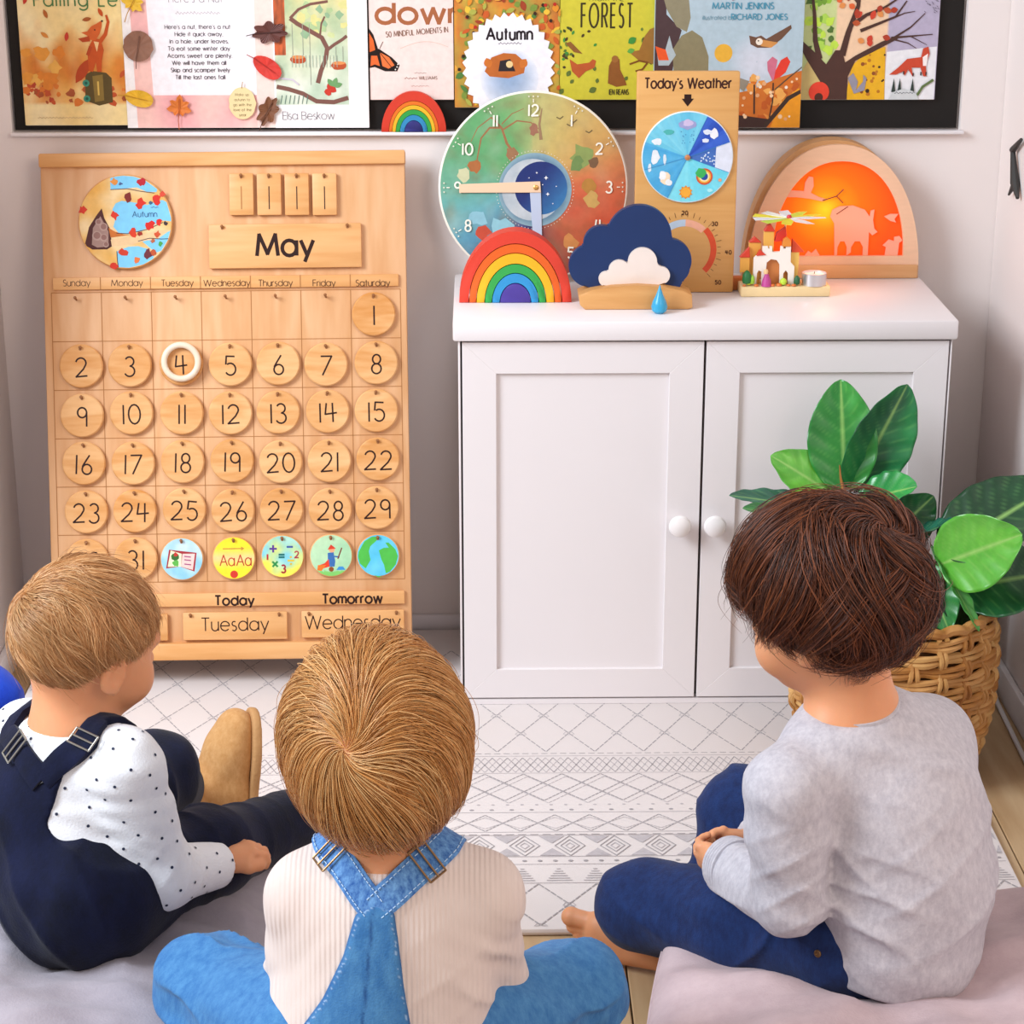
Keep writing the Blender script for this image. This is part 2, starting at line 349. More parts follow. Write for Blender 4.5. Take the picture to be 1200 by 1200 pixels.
def scrib(P, k, x0, x1, y, s, c, a=1.1):
    """a line of print too small to read"""
    n = int((x1-x0)/1.3); P.line([k(x0+(x1-x0)*i/n, y+a*math.sin(i*2.1)*(.4+.6*((i*7) % 5)/4)) for i in range(n+1)], .55*s, c)
R_ = random.Random(11)
# 1 fox book
e, P, W_, H_ = cover('picture_book', 30, 153, 147, .0115, .010); k = K(W_, 30, 153, 147); s = W_/123
tag(e, 'orange picture book with a fox reaching up for falling leaves, far left of the board', 'book', 'picture books on the black board')
P.field(0, 0, W_, H_, lambda u, v: mixc(mixc('F2D48F', 'F6E3B0', .5+nz(u, v, 3)), mixc('E0953C', 'C96A28', .5+nz(u, v, 7, 2)), (1-abs(v*H_/s-60)/52)*1.1+nz(u, v, 6, 1)*.9 if v*H_/s > 25 else 0), 30, 60)
for _ in range(40):
    x, y = R_.uniform(32, 150), R_.uniform(95, 122); P.blob(*k(x, y), R_.uniform(2, 5)*s, R_.choice(['C2542B', 'D9782F', 'B5452A', 'A9552E']), .4, 8)
for _ in range(12): P.blob(*k(R_.uniform(34, 75), R_.uniform(60, 95)), R_.uniform(4, 9)*s, R_.choice(['E59A3D', 'E8AE52', 'DD8430']), .4)
P.poly([k(*q) for q in ((102, 118), (104, 88), (112, 84), (128, 86), (134, 92), (134, 120), (118, 124))], '5C4A24'); P.poly([k(*q) for q in ((112, 90), (124, 88), (124, 118), (113, 120))], '8A7034')
P.line([k(*q) for q in ((118, 96), (118, 112))], 2*s, 'D8B45A')
for q in ((104, 98), (104, 116)): P.circle(*k(*q), 4*s, '3F8F76'); P.circle(*k(*q), 1.8*s, '1F5A4C')
FX = 'C4521E'
P.leaf(*k(92, 98), 34*s, 6*s, 1.0, 'B5451C'); P.poly([k(*q) for q in ((108, 84), (108, 66), (111, 54), (116, 46), (124, 48), (127, 60), (124, 72), (123, 85), (118, 85), (117, 74), (113, 85))], FX)
P.line([k(*q) for q in ((122, 52), (130, 42), (134, 28), (132, 20))], 5*s, FX, .5); P.line([k(*q) for q in ((112, 56), (108, 66))], 4*s, 'B5451C')
P.poly([k(*q) for q in ((110, 48), (108, 40), (114, 33), (120, 30), (127, 26), (126, 34), (123, 42), (118, 49))], 'D2622A'); P.poly([k(*q) for q in ((111, 44), (98, 47), (103, 51), (112, 50))], 'B5451C'); P.poly([k(*q) for q in ((112, 38), (102, 40), (110, 44))], 'D2622A')
P.poly([k(*q) for q in ((116, 50), (122, 51), (119, 62))], 'F0C48A'); P.circle(*k(118, 37), .9*s, '2A1810'); P.circle(*k(127, 27), 1.2*s, '2A1810')
for q, a, c in (((64, 24), 1.9, 'B5652B'), ((84, 50), 1.4, 'C83C2A'), ((38, 8), 1.2, 'C83C2A'), ((104, 26), .2, 'A85A28'), ((128, 22), 2.0, 'C4521E'), ((64, 46), 2.5, 'D78A3C'), ((144, 92), 1, 'C2542B')):
    P.leaf(*k(*q), 11*s, 2.4*s, a, c)
P.text('Falling Le', *k(50, 10), 15*s, '4D7A46', .11, 'l', .28)
scrib(P, k, 45, 110, 138, s, 'D3B98C')
fin(e, P, W_, H_, .010, mat('book_cover_cream', 'EBD9A6', .5))
# 2 poem sheet, pink
e, P, W_, H_ = cover('poem_sheet', 150, 324, 150, .0005, .0012); k = K(W_, 150, 324, 150); s = W_/174
tag(e, 'pink sheet with a nut poem typed on its white page', 'poster')
P.field(0, 0, W_, H_, lambda u, v: mixc('E9A9A9', 'F1C3B8', .5+nz(u, v, 4)*1.2), 20, 30)
P.poly([k(*q) for q in ((150, 150), (162, 150), (158, -95), (146, -95))], 'F3EDEB')
P.poly([k(*q) for q in ((182, 112), (330, 112), (330, -95), (176, -95))], 'EFE9EC')
P.poly([k(*q) for q in ((302, 150), (330, 150), (330, -95), (304, -95))], 'F0D3C9')
P.text("Here's a Nut", *k(236, 6), 8*s, '8F8890', .09); scrib(P, k, 212, 264, 18, s, 'B5ACB2', 2)
for n_, t in enumerate(("Here's a nut, there's a nut;", 'Hide it quick away,', 'In a hole, under leaves,', 'To eat some winter day.', 'Acorns sweet are plenty,', 'We will have them all;', 'Skip and scamper lively', 'Till the last ones fall.')):
    P.text(t, *k(238, 36+n_*8.2), 4.6*s, '3B3540', .13)
fin(e, P, W_, H_, .0012, PAPER, False, 'printed_poem')
# 3 tree print card
e, P, W_, H_ = cover('picture_card', 323, 433, 150, .0012, .0022); k = K(W_, 323, 433, 150); s = W_/110
tag(e, 'white bordered card printed with a bare tree and hanging swing baskets', 'card')
P.poly(rect(0, 0, W_, H_), 'EFEAEA')
P.field(k(325, 123)[0], k(325, 123)[1], k(410, 2)[0], k(410, 2)[1], lambda u, v: mixc(mixc('B7C9B0', 'DDE0D0', .5+nz(u, v, 5, 3)*1.3), mixc('E2CF8E', '9DB58A', .5+nz(u, v, 4, 4)), v*1.1-.2), 20, 26)
P.field(k(325, 66)[0], k(325, 66)[1], k(338, 2)[0], k(338, 2)[1], lambda u, v: mixc('8A4A30', 'D9683A', .5+nz(u, v, 5, 5)), 5, 12)
for _ in range(26): P.blob(*k(R_.uniform(350, 408), R_.uniform(4, 45)), R_.uniform(3, 6)*s, R_.choice(['A9BF8C', 'C6CF96', '8FAE88', 'D6D08A']), .4, 8)
BR = '7A5248'
for pts, w_ in ((((374, 98), (378, 84), (384, 70), (386, 58), (380, 46), (366, 38), (352, 30), (344, 24)), 5), (((344, 24), (354, 14), (368, 8), (388, 5)), 3), (((386, 60), (394, 54), (404, 48), (409, 44)), 3.5), (((378, 44), (380, 30), (384, 22)), 2),
                ((326, 100), (340, 104), (356, 110), (372, 118), (392, 120), (409, 114)) and (((326, 102), (340, 105), (356, 110), (372, 119), (392, 120), (409, 115)), 5)):
    P.line([k(*q) for q in pts], w_*s, BR)
for x in (346, 358, 366): P.line([k(x, 30), k(x, 66 if x < 360 else 100)], .7*s, '9AA08F')
for x in (396, 404): P.line([k(x, 56), k(x, 76)], .7*s, '9AA08F')
for x, y in ((352, 71), (399, 78)): P.blob(*k(x, y), 9*s, 'B5502C', .1, 14, 5*s); P.blob(*k(x, y-3), 8*s, 'D98A50', .1, 14, 2*s)
for x, y in ((388, 102), (392, 106), (386, 108)): P.blob(*k(x, y), 4*s, 'C03A2C', .3, 8)
for a in (.3, 1.2, 2.2): P.leaf(*k(392, 102), 11*s, 3*s, a, '6C9A62')
for x in range(330, 365, 5): P.line([k(x, 122), k(x+2, 112)], .8*s, '5E7A70')
for x in range(345, 400, 4): P.line([k(x, 80), k(x, 66)], .6*s, '9FB0A0')
P.line([k(*q) for q in ((328, 92), (345, 94), (352, 100))], 2*s, 'C9BFC9')
P.text('Elsa Beskow', *k(362, 140), 9*s, '7C7A80', .07, track=.12)
fin(e, P, W_, H_, .0022, PAPER, False, 'printed_picture')
# 4 down to earth
e, P, W_, H_ = cover('picture_book', 434, 532, 117, .0115, .009); k = K(W_, 434, 532, 117); s = W_/98
tag(e, 'pale pink book titled down with a monarch butterfly on its cover', 'book', 'picture books on the black board')
P.poly(rect(0, 0, W_, H_), 'EAD3CB')
P.text('down', *k(443, 29), 23*s, 'A2603C', .2, 'l', .2, sx=1.3)
P.text('to earth', *k(486, -28), 24*s, 'A2603C', .15)
P.text('50 MINDFUL MOMENTS IN', *k(454, 45), 6*s, '8A6A5C', .16, 'l', rot=.08, mx=72*s)
P.line([k(470+i*4, 58-8*math.sin(i/15*3.14)) for i in range(15)], .6*s, 'D8B8A8')
scrib(P, k, 486, 500, 86, s, 'A88A80', .8); P.text('WILLIAMS', *k(502, 93.5), 3.6*s, '8A6A5C', .16); scrib(P, k, 474, 489, 92, s, '8A6A5C', 1.2); scrib(P, k, 482, 503, 101, s, 'B89A90', .7)
P.poly([k(*q) for q in ((434, 35), (439, 42), (444, 58), (444, 66), (438, 64), (434, 66))], '1F1512'); P.poly([k(*q) for q in ((434, 40), (439, 48), (441, 60), (434, 62))], 'D9622A')
P.poly([k(*q) for q in ((434, 62), (445, 58), (460, 68), (469, 77), (466, 84), (452, 84), (440, 79), (434, 80))], '1F1512')
P.poly([k(*q) for q in ((446, 62), (457, 68), (463, 77), (456, 81), (449, 78))], 'E2703A'); P.poly([k(*q) for q in ((436, 66), (443, 66), (446, 78), (440, 76), (435, 78))], 'DD6530')
P.line([k(446, 62), k(460, 80)], .8*s, '1F1512')
for q in ((466, 79), (464, 82), (467, 76)): P.circle(*k(*q), .8*s, 'F2E8E0')
P.line([k(446, 58), k(450, 50)], .6*s, '3A2A22')
fin(e, P, W_, H_, .009, mat('book_cover_pink', 'E6CFC6', .5))
# 5 autumn book
e, P, W_, H_ = cover('picture_book', 533, 656, 126, .0115, .010); k = K(W_, 533, 656, 126); s = W_/123
tag(e, 'book titled Autumn with a leafy border around a white oval, behind the clock', 'book', 'picture books on the black board')
P.field(0, 0, W_, H_, lambda u, v: mixc(mixc('D9A03C', '8F9A45', .5+nz(u, v, 6, 6)*1.3), 'C96A30', .4+nz(u, v, 9, 7)), 26, 40)
for _ in range(230):
    x, y = R_.uniform(534, 655), R_.uniform(-60, 125)
    P.leaf(*k(x, y), R_.uniform(6, 13)*s, R_.uniform(2, 4)*s, R_.uniform(0, 6.3), R_.choice(['D98A2C', 'C45A28', 'E8B83C', '7A8F3C', '4F7A3A', 'B5702C', 'E0A040', '9A3F24', 'A8A84A']))
for _ in range(16): P.circle(*k(R_.uniform(535, 650), R_.uniform(0, 120)), 2*s, R_.choice(['B52A20', '3A2418']))
st_ = []
for i in range(64):
    a = 2*math.pi*i/64; r = 1.06 if i % 2 else .97; st_.append(k(596+51*r*math.cos(a), 80+60*r*math.sin(a)*(-1)))
P.poly(st_, 'ECE8EC')
P.disc(*k(597, 92), .001*s, 34*s, lambda u, v: mixc('8FA6C6', 'E3E3EC', (u*u+v*v)**.8), 32, 5)
P.poly([k(*q) for q in ((568, 84), (576, 68), (590, 63), (604, 64), (616, 74), (614, 86), (596, 92), (574, 90))], 'B8642C'); P.poly([k(*q) for q in ((584, 84), (586, 72), (598, 70), (604, 84))], '2B2428'); P.circle(*k(597, 76), 4*s, 'E2C48C')
for x in (574, 610): P.leaf(*k(x, 80), 12*s, 5*s, 1.9 if x < 590 else 1, 'C9702E')
P.text('Autumn', *k(597, 48), 13*s, '241A20', .19, track=.24, sx=.86)
scrib(P, k, 584, 611, 52, s, '4A4450', 1.4)
fin(e, P, W_, H_, .010, mat('book_cover_gold', 'B8853A', .5))
# 6 forest book
e, P, W_, H_ = cover('picture_book', 655, 765, 117, .0125, .011); k = K(W_, 655, 765, 117); s = W_/110
tag(e, 'mustard yellow book lettered FOREST with brown woodland animals', 'book', 'picture books on the black board')
P.poly(rect(0, 0, W_, H_), 'C9BE3A')
P.text('FROM THE', *k(709, 4), 6*s, '5A5220', .12); P.text('FOREST', *k(710, 34), 27*s, '3A3218', .085, sx=.38, track=.42)
for _ in range(34): P.leaf(*k(R_.choice([R_.uniform(656, 672), R_.uniform(748, 763), R_.uniform(660, 700)]), R_.uniform(36, 80)), R_.uniform(4, 7)*s, 1.6*s, R_.uniform(0, 6.3), R_.choice(['3F4A22', '55702C', '6A7F35', '4A3A20', '3F8A3A']))
for x, y, r in ((664, 90, 4), (690, 108, 5), (660, 104, 4), (668, 98, 3), (700, 92, 3), (735, 90, 3), (696, 78, 3)): P.leaf(*k(x, y), r*2*s, r*.7*s, R_.uniform(0, 6), '5E6F30')
P.poly([k(*q) for q in ((667, 70), (676, 76), (690, 74), (694, 70), (698, 72), (696, 80), (686, 84), (678, 92), (670, 84))], 'B5562A')
P.poly([k(*q) for q in ((662, 52), (668, 50), (676, 58), (682, 64), (672, 62))], '8A5A2A')
P.poly([k(*q) for q in ((712, 98), (713, 78), (718, 68), (725, 70), (726, 82), (731, 92), (734, 100), (722, 102))], '8A5426'); P.circle(*k(720, 70), 4*s, '9A6430')
P.poly([k(*q) for q in ((736, 62), (748, 60), (754, 44), (760, 36), (765, 34), (765, 76), (748, 72))], '9A6A30'); P.leaf(*k(735, 52), 11*s, 4*s, .6, '3F8A3A'); P.leaf(*k(734, 62), 9*s, 3*s, .3, '5FA044')
P.line([k(*q) for q in ((737, 76), (748, 72), (758, 74), (752, 82), (744, 84))], 2*s, '7A4A22')
P.text('IEN REANS', *k(725, 111), 6*s, '4A4420', .15, sx=.6)
fin(e, P, W_, H_, .011, mat('book_cover_mustard', 'B9AE34', .5))
# 7 blue woodland book
e, P, W_, H_ = cover('picture_book', 765, 937, 150, .003, .016); k = K(W_, 765, 937, 150); s = W_/172
tag(e, 'pale blue book with an owl and a heart shaped leaf, behind the weather board', 'book', 'picture books on the black board')
P.poly(rect(0, 0, W_, H_), 'A9BCC6')
P.disc(*k(884, 74), .001, 34*s, lambda u, v: mixc('C8CBD6', 'A9BCC6', (u*u+v*v)), 24, 4)
P.poly([k(*q) for q in ((765, 100), (765, -90), (775, -90), (778, 20), (796, 38), (790, 60), (784, 100))], '4A3638')
P.poly([k(*q) for q in ((774, -90), (790, -40), (803, 0), (806, 24), (802, 40), (790, 34), (778, 14), (772, -6), (771, -90))], '8A8268')
P.poly([k(*q) for q in ((788, 90), (786, 60), (796, 44), (808, 38), (820, 46), (828, 68), (828, 90))], '857C5E')
P.poly([k(*q) for q in ((770, 78), (768, 62), (776, 66), (782, 44), (786, 58), (790, 66), (782, 78))], 'A8B4B8'); P.poly([k(*q) for q in ((766, 56), (778, 60), (782, 72), (770, 72))], 'E0582A')
P.circle(*k(845, 64), 10.5*s, 'DDA83A')
P.poly([k(*q) for q in ((876, 54), (874, 44), (882, 46), (888, 44), (894, 48), (922, 32), (923, 36), (912, 48), (904, 54), (898, 58), (884, 58))], '6A4A38'); P.poly([k(*q) for q in ((886, 48), (896, 50), (908, 52), (900, 58), (888, 56))], 'C98A4A'); P.circle(*k(886, 51), 4*s, 'E9DCCB'); P.circle(*k(885, 50), .9*s, '2A1A14')
P.poly([k(*q) for q in ((904, 98), (897, 84), (896, 74), (902, 68), (908, 72), (906, 86))], 'C66A80'); P.poly([k(*q) for q in ((904, 98), (906, 84), (912, 72), (919, 68), (923, 74), (918, 86))], 'D93A28')
P.poly([k(*q) for q in ((765, 150), (765, 112), (820, 108), (850, 112), (880, 106), (910, 92), (937, 84), (937, 150))], 'C26A26')
for _ in range(30): P.blob(*k(R_.uniform(862, 935), R_.uniform(92, 146)), R_.uniform(3, 6)*s, R_.choice(['D98A3C', 'B5561E', 'E0A050', 'C96A20']), .4, 8)
P.poly([k(*q) for q in ((902, 150), (916, 118), (934, 104), (937, 108), (937, 150))], 'E0921E')
P.poly([k(*q) for q in ((850, 150), (850, 134), (872, 136), (900, 140), (898, 150))], '3A2420'); P.line([k(*q) for q in ((896, 148), (906, 136), (922, 116), (937, 108))], 5*s, '3A2A22'); P.line([k(*q) for q in ((904, 98), (904, 120), (901, 138))], 1.6*s, '3A2A22'); P.line([k(*q) for q in ((882, 100), (883, 134))], 1.8*s, '3A2A22')
P.line([k(*q) for q in ((906, 106), (922, 92), (937, 80))], 1.4*s, '5A4632')
for _ in range(20): P.circle(*k(R_.uniform(865, 934), R_.uniform(92, 140)), R_.uniform(1.2, 2.6)*s, R_.choice(['E8C49A', 'E9D9C4', 'D9A070']))
P.poly([k(*q) for q in ((862, 102), (864, 92), (876, 96), (870, 108))], '8A8070')
P.text('MARTIN JENKINS', *k(866, 14), 7*s, '4A8FA8', .17); P.text('illustrated by', *k(838, 26), 4.5*s, '6A93A4', .12); P.text('RICHARD JONES', *k(885, 26), 6.4*s, '4A8FA8', .17)
P.line([k(*q) for q in ((864, -6), (857, 2), (853, 4))], 1.2*s, 'B06A80')
fin(e, P, W_, H_, .016, mat('book_cover_blue', 'A9BCC6', .5))
# 8 seasons tree book
e, P, W_, H_ = cover('picture_book', 938, 1095, 117, .0125, .010); k = K(W_, 938, 1095, 117); s = W_/157
tag(e, 'book with one tree in four seasons and a fox, rightmost on the board', 'book', 'picture books on the black board')
P.field(0, 0, W_, H_, lambda u, v: ('BFC98A' if u < .24 else ('E8C3A0' if u < .63 else 'B0A6BC')), 60, 2)
P.poly([k(*q) for q in ((1035, 117), (1036, 62), (1094, 56), (1094, 117))], 'E2E0E2')
for _ in range(60): P.blob(*k(R_.uniform(939, 976), R_.uniform(-60, 62)), R_.uniform(3, 6)*s, R_.choice(['8DB93C', 'B9D84A', '6F9A34', 'A6CB50', '4E6E30']), .4, 8)
P.poly([k(*q) for q in ((990, 117), (996, 78), (1010, 64), (1034, 56), (1036, 117))], 'E0A81E')
P.poly([k(*q) for q in ((938, 117), (938, 84), (948, 66), (966, 90), (966, 117))], 'C8B070')
for _ in range(20): P.circle(*k(R_.uniform(1008, 1034), R_.uniform(62, 114)), R_.uniform(1, 2.6)*s, R_.choice(['8A4A20', 'B5701E', '3A2418']))
TR = '4A2E26'
P.poly([k(*q) for q in ((966, 117), (960, 96), (944, 72), (938, 62), (938, 50), (952, 62), (966, 76), (976, 60), (984, 60), (988, 74), (1000, 66), (1030, 50), (1046, 44), (1048, 47), (1020, 62), (1000, 72), (992, 90), (992, 117))], TR)
for pts, w_ in ((((984, 66), (990, 40), (1000, 10), (1002, -30)), 8), (((996, 30), (1010, 20), (1030, 12), (1045, 2)), 5), (((1004, 38), (1024, 30), (1044, 22), (1056, 4)), 4), (((1040, 48), (1062, 34), (1078, 18)), 2.6), (((1040, 46), (1064, 44), (1088, 42)), 2.6), (((1044, 48), (1060, 52), (1070, 58)), 1.8), (((1040, 24), (1054, 18), (1066, 16)), 1.8), (((958, 70), (952, 48), (950, 20), (946, -10)), 7), (((1000, 6), (990, -4)), 4), (((1062, 44), (1082, 54)), 1.4)):
    P.line([k(*q) for q in pts], w_*s, TR, .35)
for _ in range(38): P.leaf(*k(R_.uniform(980, 1042), R_.uniform(-50, 52)), R_.uniform(7, 12)*s, 3.4*s, R_.uniform(0, 6.3), R_.choice(['C8402A', 'D9602E', 'B5502A', 'D98A4A', 'A83A24']))
P.circle(*k(959, 108), 12*s, 'D9402A'); P.circle(*k(959, 114), 5*s, '4A2418')
P.poly([k(*q) for q in ((992, 92), (998, 86), (1004, 96), (1002, 106), (1010, 96), (1010, 88), (1014, 92), (1012, 106), (1000, 110))], '8F8A96')
P.poly([k(*q) for q in ((1040, 88), (1050, 80), (1060, 70), (1076, 68), (1078, 58), (1084, 56), (1086, 64), (1082, 76), (1084, 90), (1080, 90), (1076, 80), (1066, 80), (1068, 91), (1062, 82), (1058, 90), (1057, 84), (1048, 88))], 'C2442A')
for q in ((1057, 88), (1068, 90), (1077, 89), (1083, 89)): P.line([k(q[0], q[1]-4), k(*q)], 1.5*s, '2A1814')
P.poly([k(*q) for q in ((1078, 68), (1084, 64), (1083, 78), (1079, 78))], 'EFE4DF')
for x in (1046, 1053, 1068): P.poly([k(x, 92), k(x+2.5, 108), k(x-2.5, 108)], '2E3A34')
P.line([k(*q) for q in ((1074, 112), (1080, 102), (1092, 94))], 3*s, '5E7040')
P.poly([k(*q) for q in ((1040, 117), (1046, 108), (1058, 104), (1072, 108), (1076, 117))], 'C9CCCC'); scrib(P, k, 1047, 1071, 109, s, '4A4A50', 1.3)
for _ in range(24): x = R_.uniform(1076, 1093); y = R_.uniform(-10, 18); P.line([k(x, y), k(x+2, y+1.5)], .7*s, '6A6070')
fin(e, P, W_, H_, .010, mat('book_cover_grey', 'B8A890', .5))
# ---- paper leaves taped over the posters (each its own)
def leafshape(kind, r):
    out = []
    if kind == 'maple':
        pr = [1, .8, .55, .75, .85, .6, .7, .9, .75, .5, .55, .62, .4, .3, .4, .62, .55, .5, .75, .9, .7, .6, .85, .75, .55, .8]
        n = len(pr); return [(r*p*math.sin(2*math.pi*i/n), r*p*math.cos(2*math.pi*i/n)) for i, p in enumerate(pr)]
    if kind == 'oak':
        for i in range(70): a = 2*math.pi*i/70; q = 1+.17*math.sin(a*7); out.append((r*.62*q*math.sin(a), r*q*math.cos(a)))
        return out
    if kind == 'round':
        for i in range(24): a = 2*math.pi*i/24; out.append((r*(1+.04*math.sin(a*9))*math.sin(a), r*math.cos(a)*1.02))
        return out
    for i in range(20):
        t = i/19*2*math.pi; out.append((r*.62*math.sin(t)*(1+.15*math.cos(t)), r*math.cos(t)*(1 if math.cos(t) < 0 else 1.15)))
    return out
for px, py, r, kind, rot, c, cd, lab in ((155, 4, 17, 'maple', .5, 'E3B52C', 'B8871C', 'yellow paper leaf at the top, between the fox book and the poem'), (162, 54, 19, 'round', .2, '8A5E48', '6A4434', 'round brown leaf taped on the poem sheet edge'),
        (162, 115, 17, 'plain', 1.8, 'E2AE22', 'C08C18', 'plain yellow leaf at the lower left corner of the poem'), (210, 127, 18, 'maple', .1, 'D9762A', 'B5561E', 'small orange maple leaf under the poem'),
        (316, 38, 20, 'oak', 1.5, '5E3028', '3F1E1A', 'dark brown oak leaf at the top of the tree card'), (312, 78, 19, 'plain', 2.2, 'CE3226', 'A0221A', 'bright red pointed leaf beside the tree card'),
        (314, 130, 18, 'oak', .5, '7A4A2C', '54301C', 'brown lobed leaf at the bottom corner of the tree card')):
    sc = r/1085*1.43; p0 = J(px, py, -.004)
    e = empty('paper_leaf', M=T(p0) @ Ry(rot)); tag(e, lab, 'leaf', 'leaves stuck around the poem')
    pts = leafshape(kind, sc); V = []; 
    for q, (a, c_) in enumerate(pts): V.append((a, -.0012-.0015*abs(math.sin(q*1.7)), c_))
    V.append((0, 0, 0)); n = len(pts); V += [(v[0], v[1]+.0008, v[2]) for v in V]
    Fc = [(i, (i+1) % n, n) for i in range(n)]+[((i+1) % n+n+1, i+n+1, 2*n+1) for i in range(n)]+[(i, i+n+1, (i+1) % n+n+1, (i+1) % n) for i in range(n)]
    mesh('blade', V, Fc, mat('leaf_'+c, c, .6, var=.2, vscale=60), e)
    MB().tube([(0, -.003, sc*.7), (0, -.0028, -sc*.9), (sc*.1, -.003, -sc*1.5)], .0007, 6).out('stalk', mat('leaf_'+cd, cd, .6), e)
e = empty('leaf_note', M=T(J(284, 121, -.004))); tag(e, 'cream leaf-shaped note with handwriting at the lower right of the poem', 'note')
sc = .024; pts = leafshape('round', sc); MB().prism([(a*.95, b_*1.1) for a, b_ in pts], -.0008, 0).out('blade', mat('cream_paper', 'E6CF9A', .7), e)
MB().tube([(0, -.001, sc*1.05), (.002, -.001, sc*1.5)], .0007, 6).out('stalk', mat('leaf_B08', 'A8804C', .6), e)
P = Paint()
for n_, t in enumerate(('Make up', 'autumn to', 'go with the', 'love of the', 'year')): P.text(t, 0, .0125-n_*.0085, .0042, '6A5430', .1)
P.out('lettering', e, T((0, -.0009, 0)))
# small hanging picture at the far right edge of the frame, on the right wall
e = empty('wall_decoration', (XR-.002, -.12, .85)); tag(e, 'small dark ornament on the right wall at the frame edge', 'decoration')
b = MB(); b.tube([(-.006, -.0, .05), (-.006, -.03, .0), (-.006, -.055, -.02)], [.004, .008, .003], 8); b.tube([(-.006, 0, .05), (-.006, -.05, .075)], [.006, .003], 8); b.tube([(-.006, -.03, 0), (-.006, .004, -.025)], [.006, .002], 8)
b.out('twig', mat('charcoal_paint', '33302E', .6), e)
# ------------------------------------------------------------------ perpetual calendar
CM = T((-.4303, -.05, .8847)) @ Rx(-.2575) @ Ry(-.008); CMi = CM.inverted()
CN = CM.to_3x3() @ Vector((0, 1, 0)); CW, CH = .612, .850
def cal(px, py, d=0):
    """pixel -> u, v on the face of the calendar, d in front of it"""
    o = CM @ Vector((0, -d, 0)); q = CMi @ Vector(JP(px, py, o, CN)); return q.x, q.z
WD = wood('maple_board', 'E6BA90', 'CE9662', grain=(16, 16, 2.2), amt=.8)
WD2 = wood('maple_rail', 'E6B27A', 'CD8D4C', grain=(2.2, 16, 22), amt=.8)
WDD = wood('maple_disc', 'E9BA84', 'CB8946', grain=(5, 16, 26), amt=.9)
INK = mat('dark_brown_ink', '2A1512', .5, .3); LINE = mat('engraved_line', 'A8713E', .8)
PEG = mat('peg_wood', '8F5A2E', .5)
calr = empty('calendar', M=CM); tag(calr, 'large wooden calendar board leaning on the wall left of the white cabinet', 'calendar')
MB().box((-CW/2, 0, -CH), (CW/2, .018, 0), .003).out('board', WD, calr)
t0 = cal(260, 194, .008)[1]
MB().box((-CW/2-.001, -.009, t0), (CW/2+.001, .019, .004), .003).out('top_rail', WD2, calr)
b0 = cal(270, 753, .012)[1]
MB().box((-CW/2-.001, -.014, -CH-.004), (CW/2+.001, .019, b0), .004).out('bottom_rail', WD2, calr)
for x in (-.24, .24):
    MB().tube([(x, .012, -CH+.1), (x, .075, -CH-.026)], .010, 8).out('rear_foot', WD2, calr)
u0, u1 = cal(63, 400)[0]-.002, cal(470, 400)[0]; vt, vb = cal(270, 341)[1], cal(270, 681)[1]
b = MB()
us = [u0+(u1-u0)*i/7 for i in range(8)]; vs = [vt+(vb-vt)*i/6 for i in range(7)]
for u in us: b.box((u-.0006, -.0004, vb), (u+.0006, .0005, vt))
for v in vs: b.box((u0, -.0004, v-.0006), (u1, .0005, v+.0006))
b.out('grid_lines', LINE, calr, smooth=False)
def text_part(parent, items, y, name='lettering', m=None):
    P = Paint()
    for a in items: P.text(*a[0], **a[1])
    return P.out(name, parent, T((0, y, 0)))
# header rail with the weekday names
(a, c), (e_, f_) = cal(62, 340, .005), cal(467, 321, .005)
hr = MB().box((a, -.006, c), (e_, 0, f_), .0015).out('header_rail', WD2, calr)
it = [((t, *cal(x, 335.2, .006), .0106, '4A2A1A'), dict(w=.10, track=.16)) for t, x in (('Sunday', 90), ('Monday', 149), ('Tuesday', 208), ('Wednesday', 266), ('Thursday', 323), ('Friday', 380), ('Saturday', 437))]
text_part(hr, it, -.0061)
b = MB()
for u in us[1:-1]: b.box((u-.0006, -.0066, c), (u+.0006, -.0058, f_))
b.out('divider', LINE, hr, smooth=False)
(a, c), (e_, f_) = cal(72, 713, .006), cal(474, 692, .006)
lr = MB().box((a, -.007, c), (e_, 0, f_), .0015).out('label_rail', WD2, calr)
text_part(lr, [(('Today', *cal(275, 709, .007), .0160, '2A1512'), dict(w=.2, track=.22)), (('Tomorrow', *cal(413, 707, .007), .0160, '2A1512'), dict(w=.2, track=.2)), (('Yesterday', *cal(130, 711, .007), .0160, '2A1512'), dict(w=.2, track=.2))], -.0071)
def onboard(name, u, v, d, rot=0, **k):
    e = empty(name, M=CM @ T((u, -d, v)) @ Ry(rot)); return tag(e, **k)
pegmesh = None
def peg(u, v, ln=.013):
    global pegmesh
    if pegmesh is None:
        o = MB().lathe([(.0016, 0), (.0016, .010), (.0026, .0115), (.0026, .0145), (.0012, .016)], 10).xf(Rx(math.pi/2-.25)).out('peg', PEG, calr); pegmesh = o.data; o.matrix_local = T((u, 0, v))
    else: link('peg', pegmesh, calr, T((u, 0, v)))
RD = .0368
dm = MB().lathe([(0.0, 0), (RD-.002, 0), (RD, .002), (RD, .005), (RD-.002, .007), (0, .007)], 40).xf(Rx(math.pi/2)).out('disc_temp', WDD); discmesh = dm.data; bpy.data.objects.remove(dm)
rows = [[(438, 368)], [(95, 429), (152, 428), (212, 426), (270, 427), (326, 426), (382, 427), (441, 425)], [(96, 487), (154, 484), (213, 484), (270, 484), (326, 483), (384, 482), (441, 481)],
        [(98, 543), (156, 543), (214, 541), (272, 540), (329, 541), (386, 540), (443, 538)], [(101, 600), (158, 599), (216, 597), (273, 598), (330, 597), (387, 597), (442, 595)],
        [(102, 657), (159, 655), (213, 655), (274, 654), (331, 652), (388, 651), (443, 651)]]
DW = {5: 'fourth', 0: 'first'}
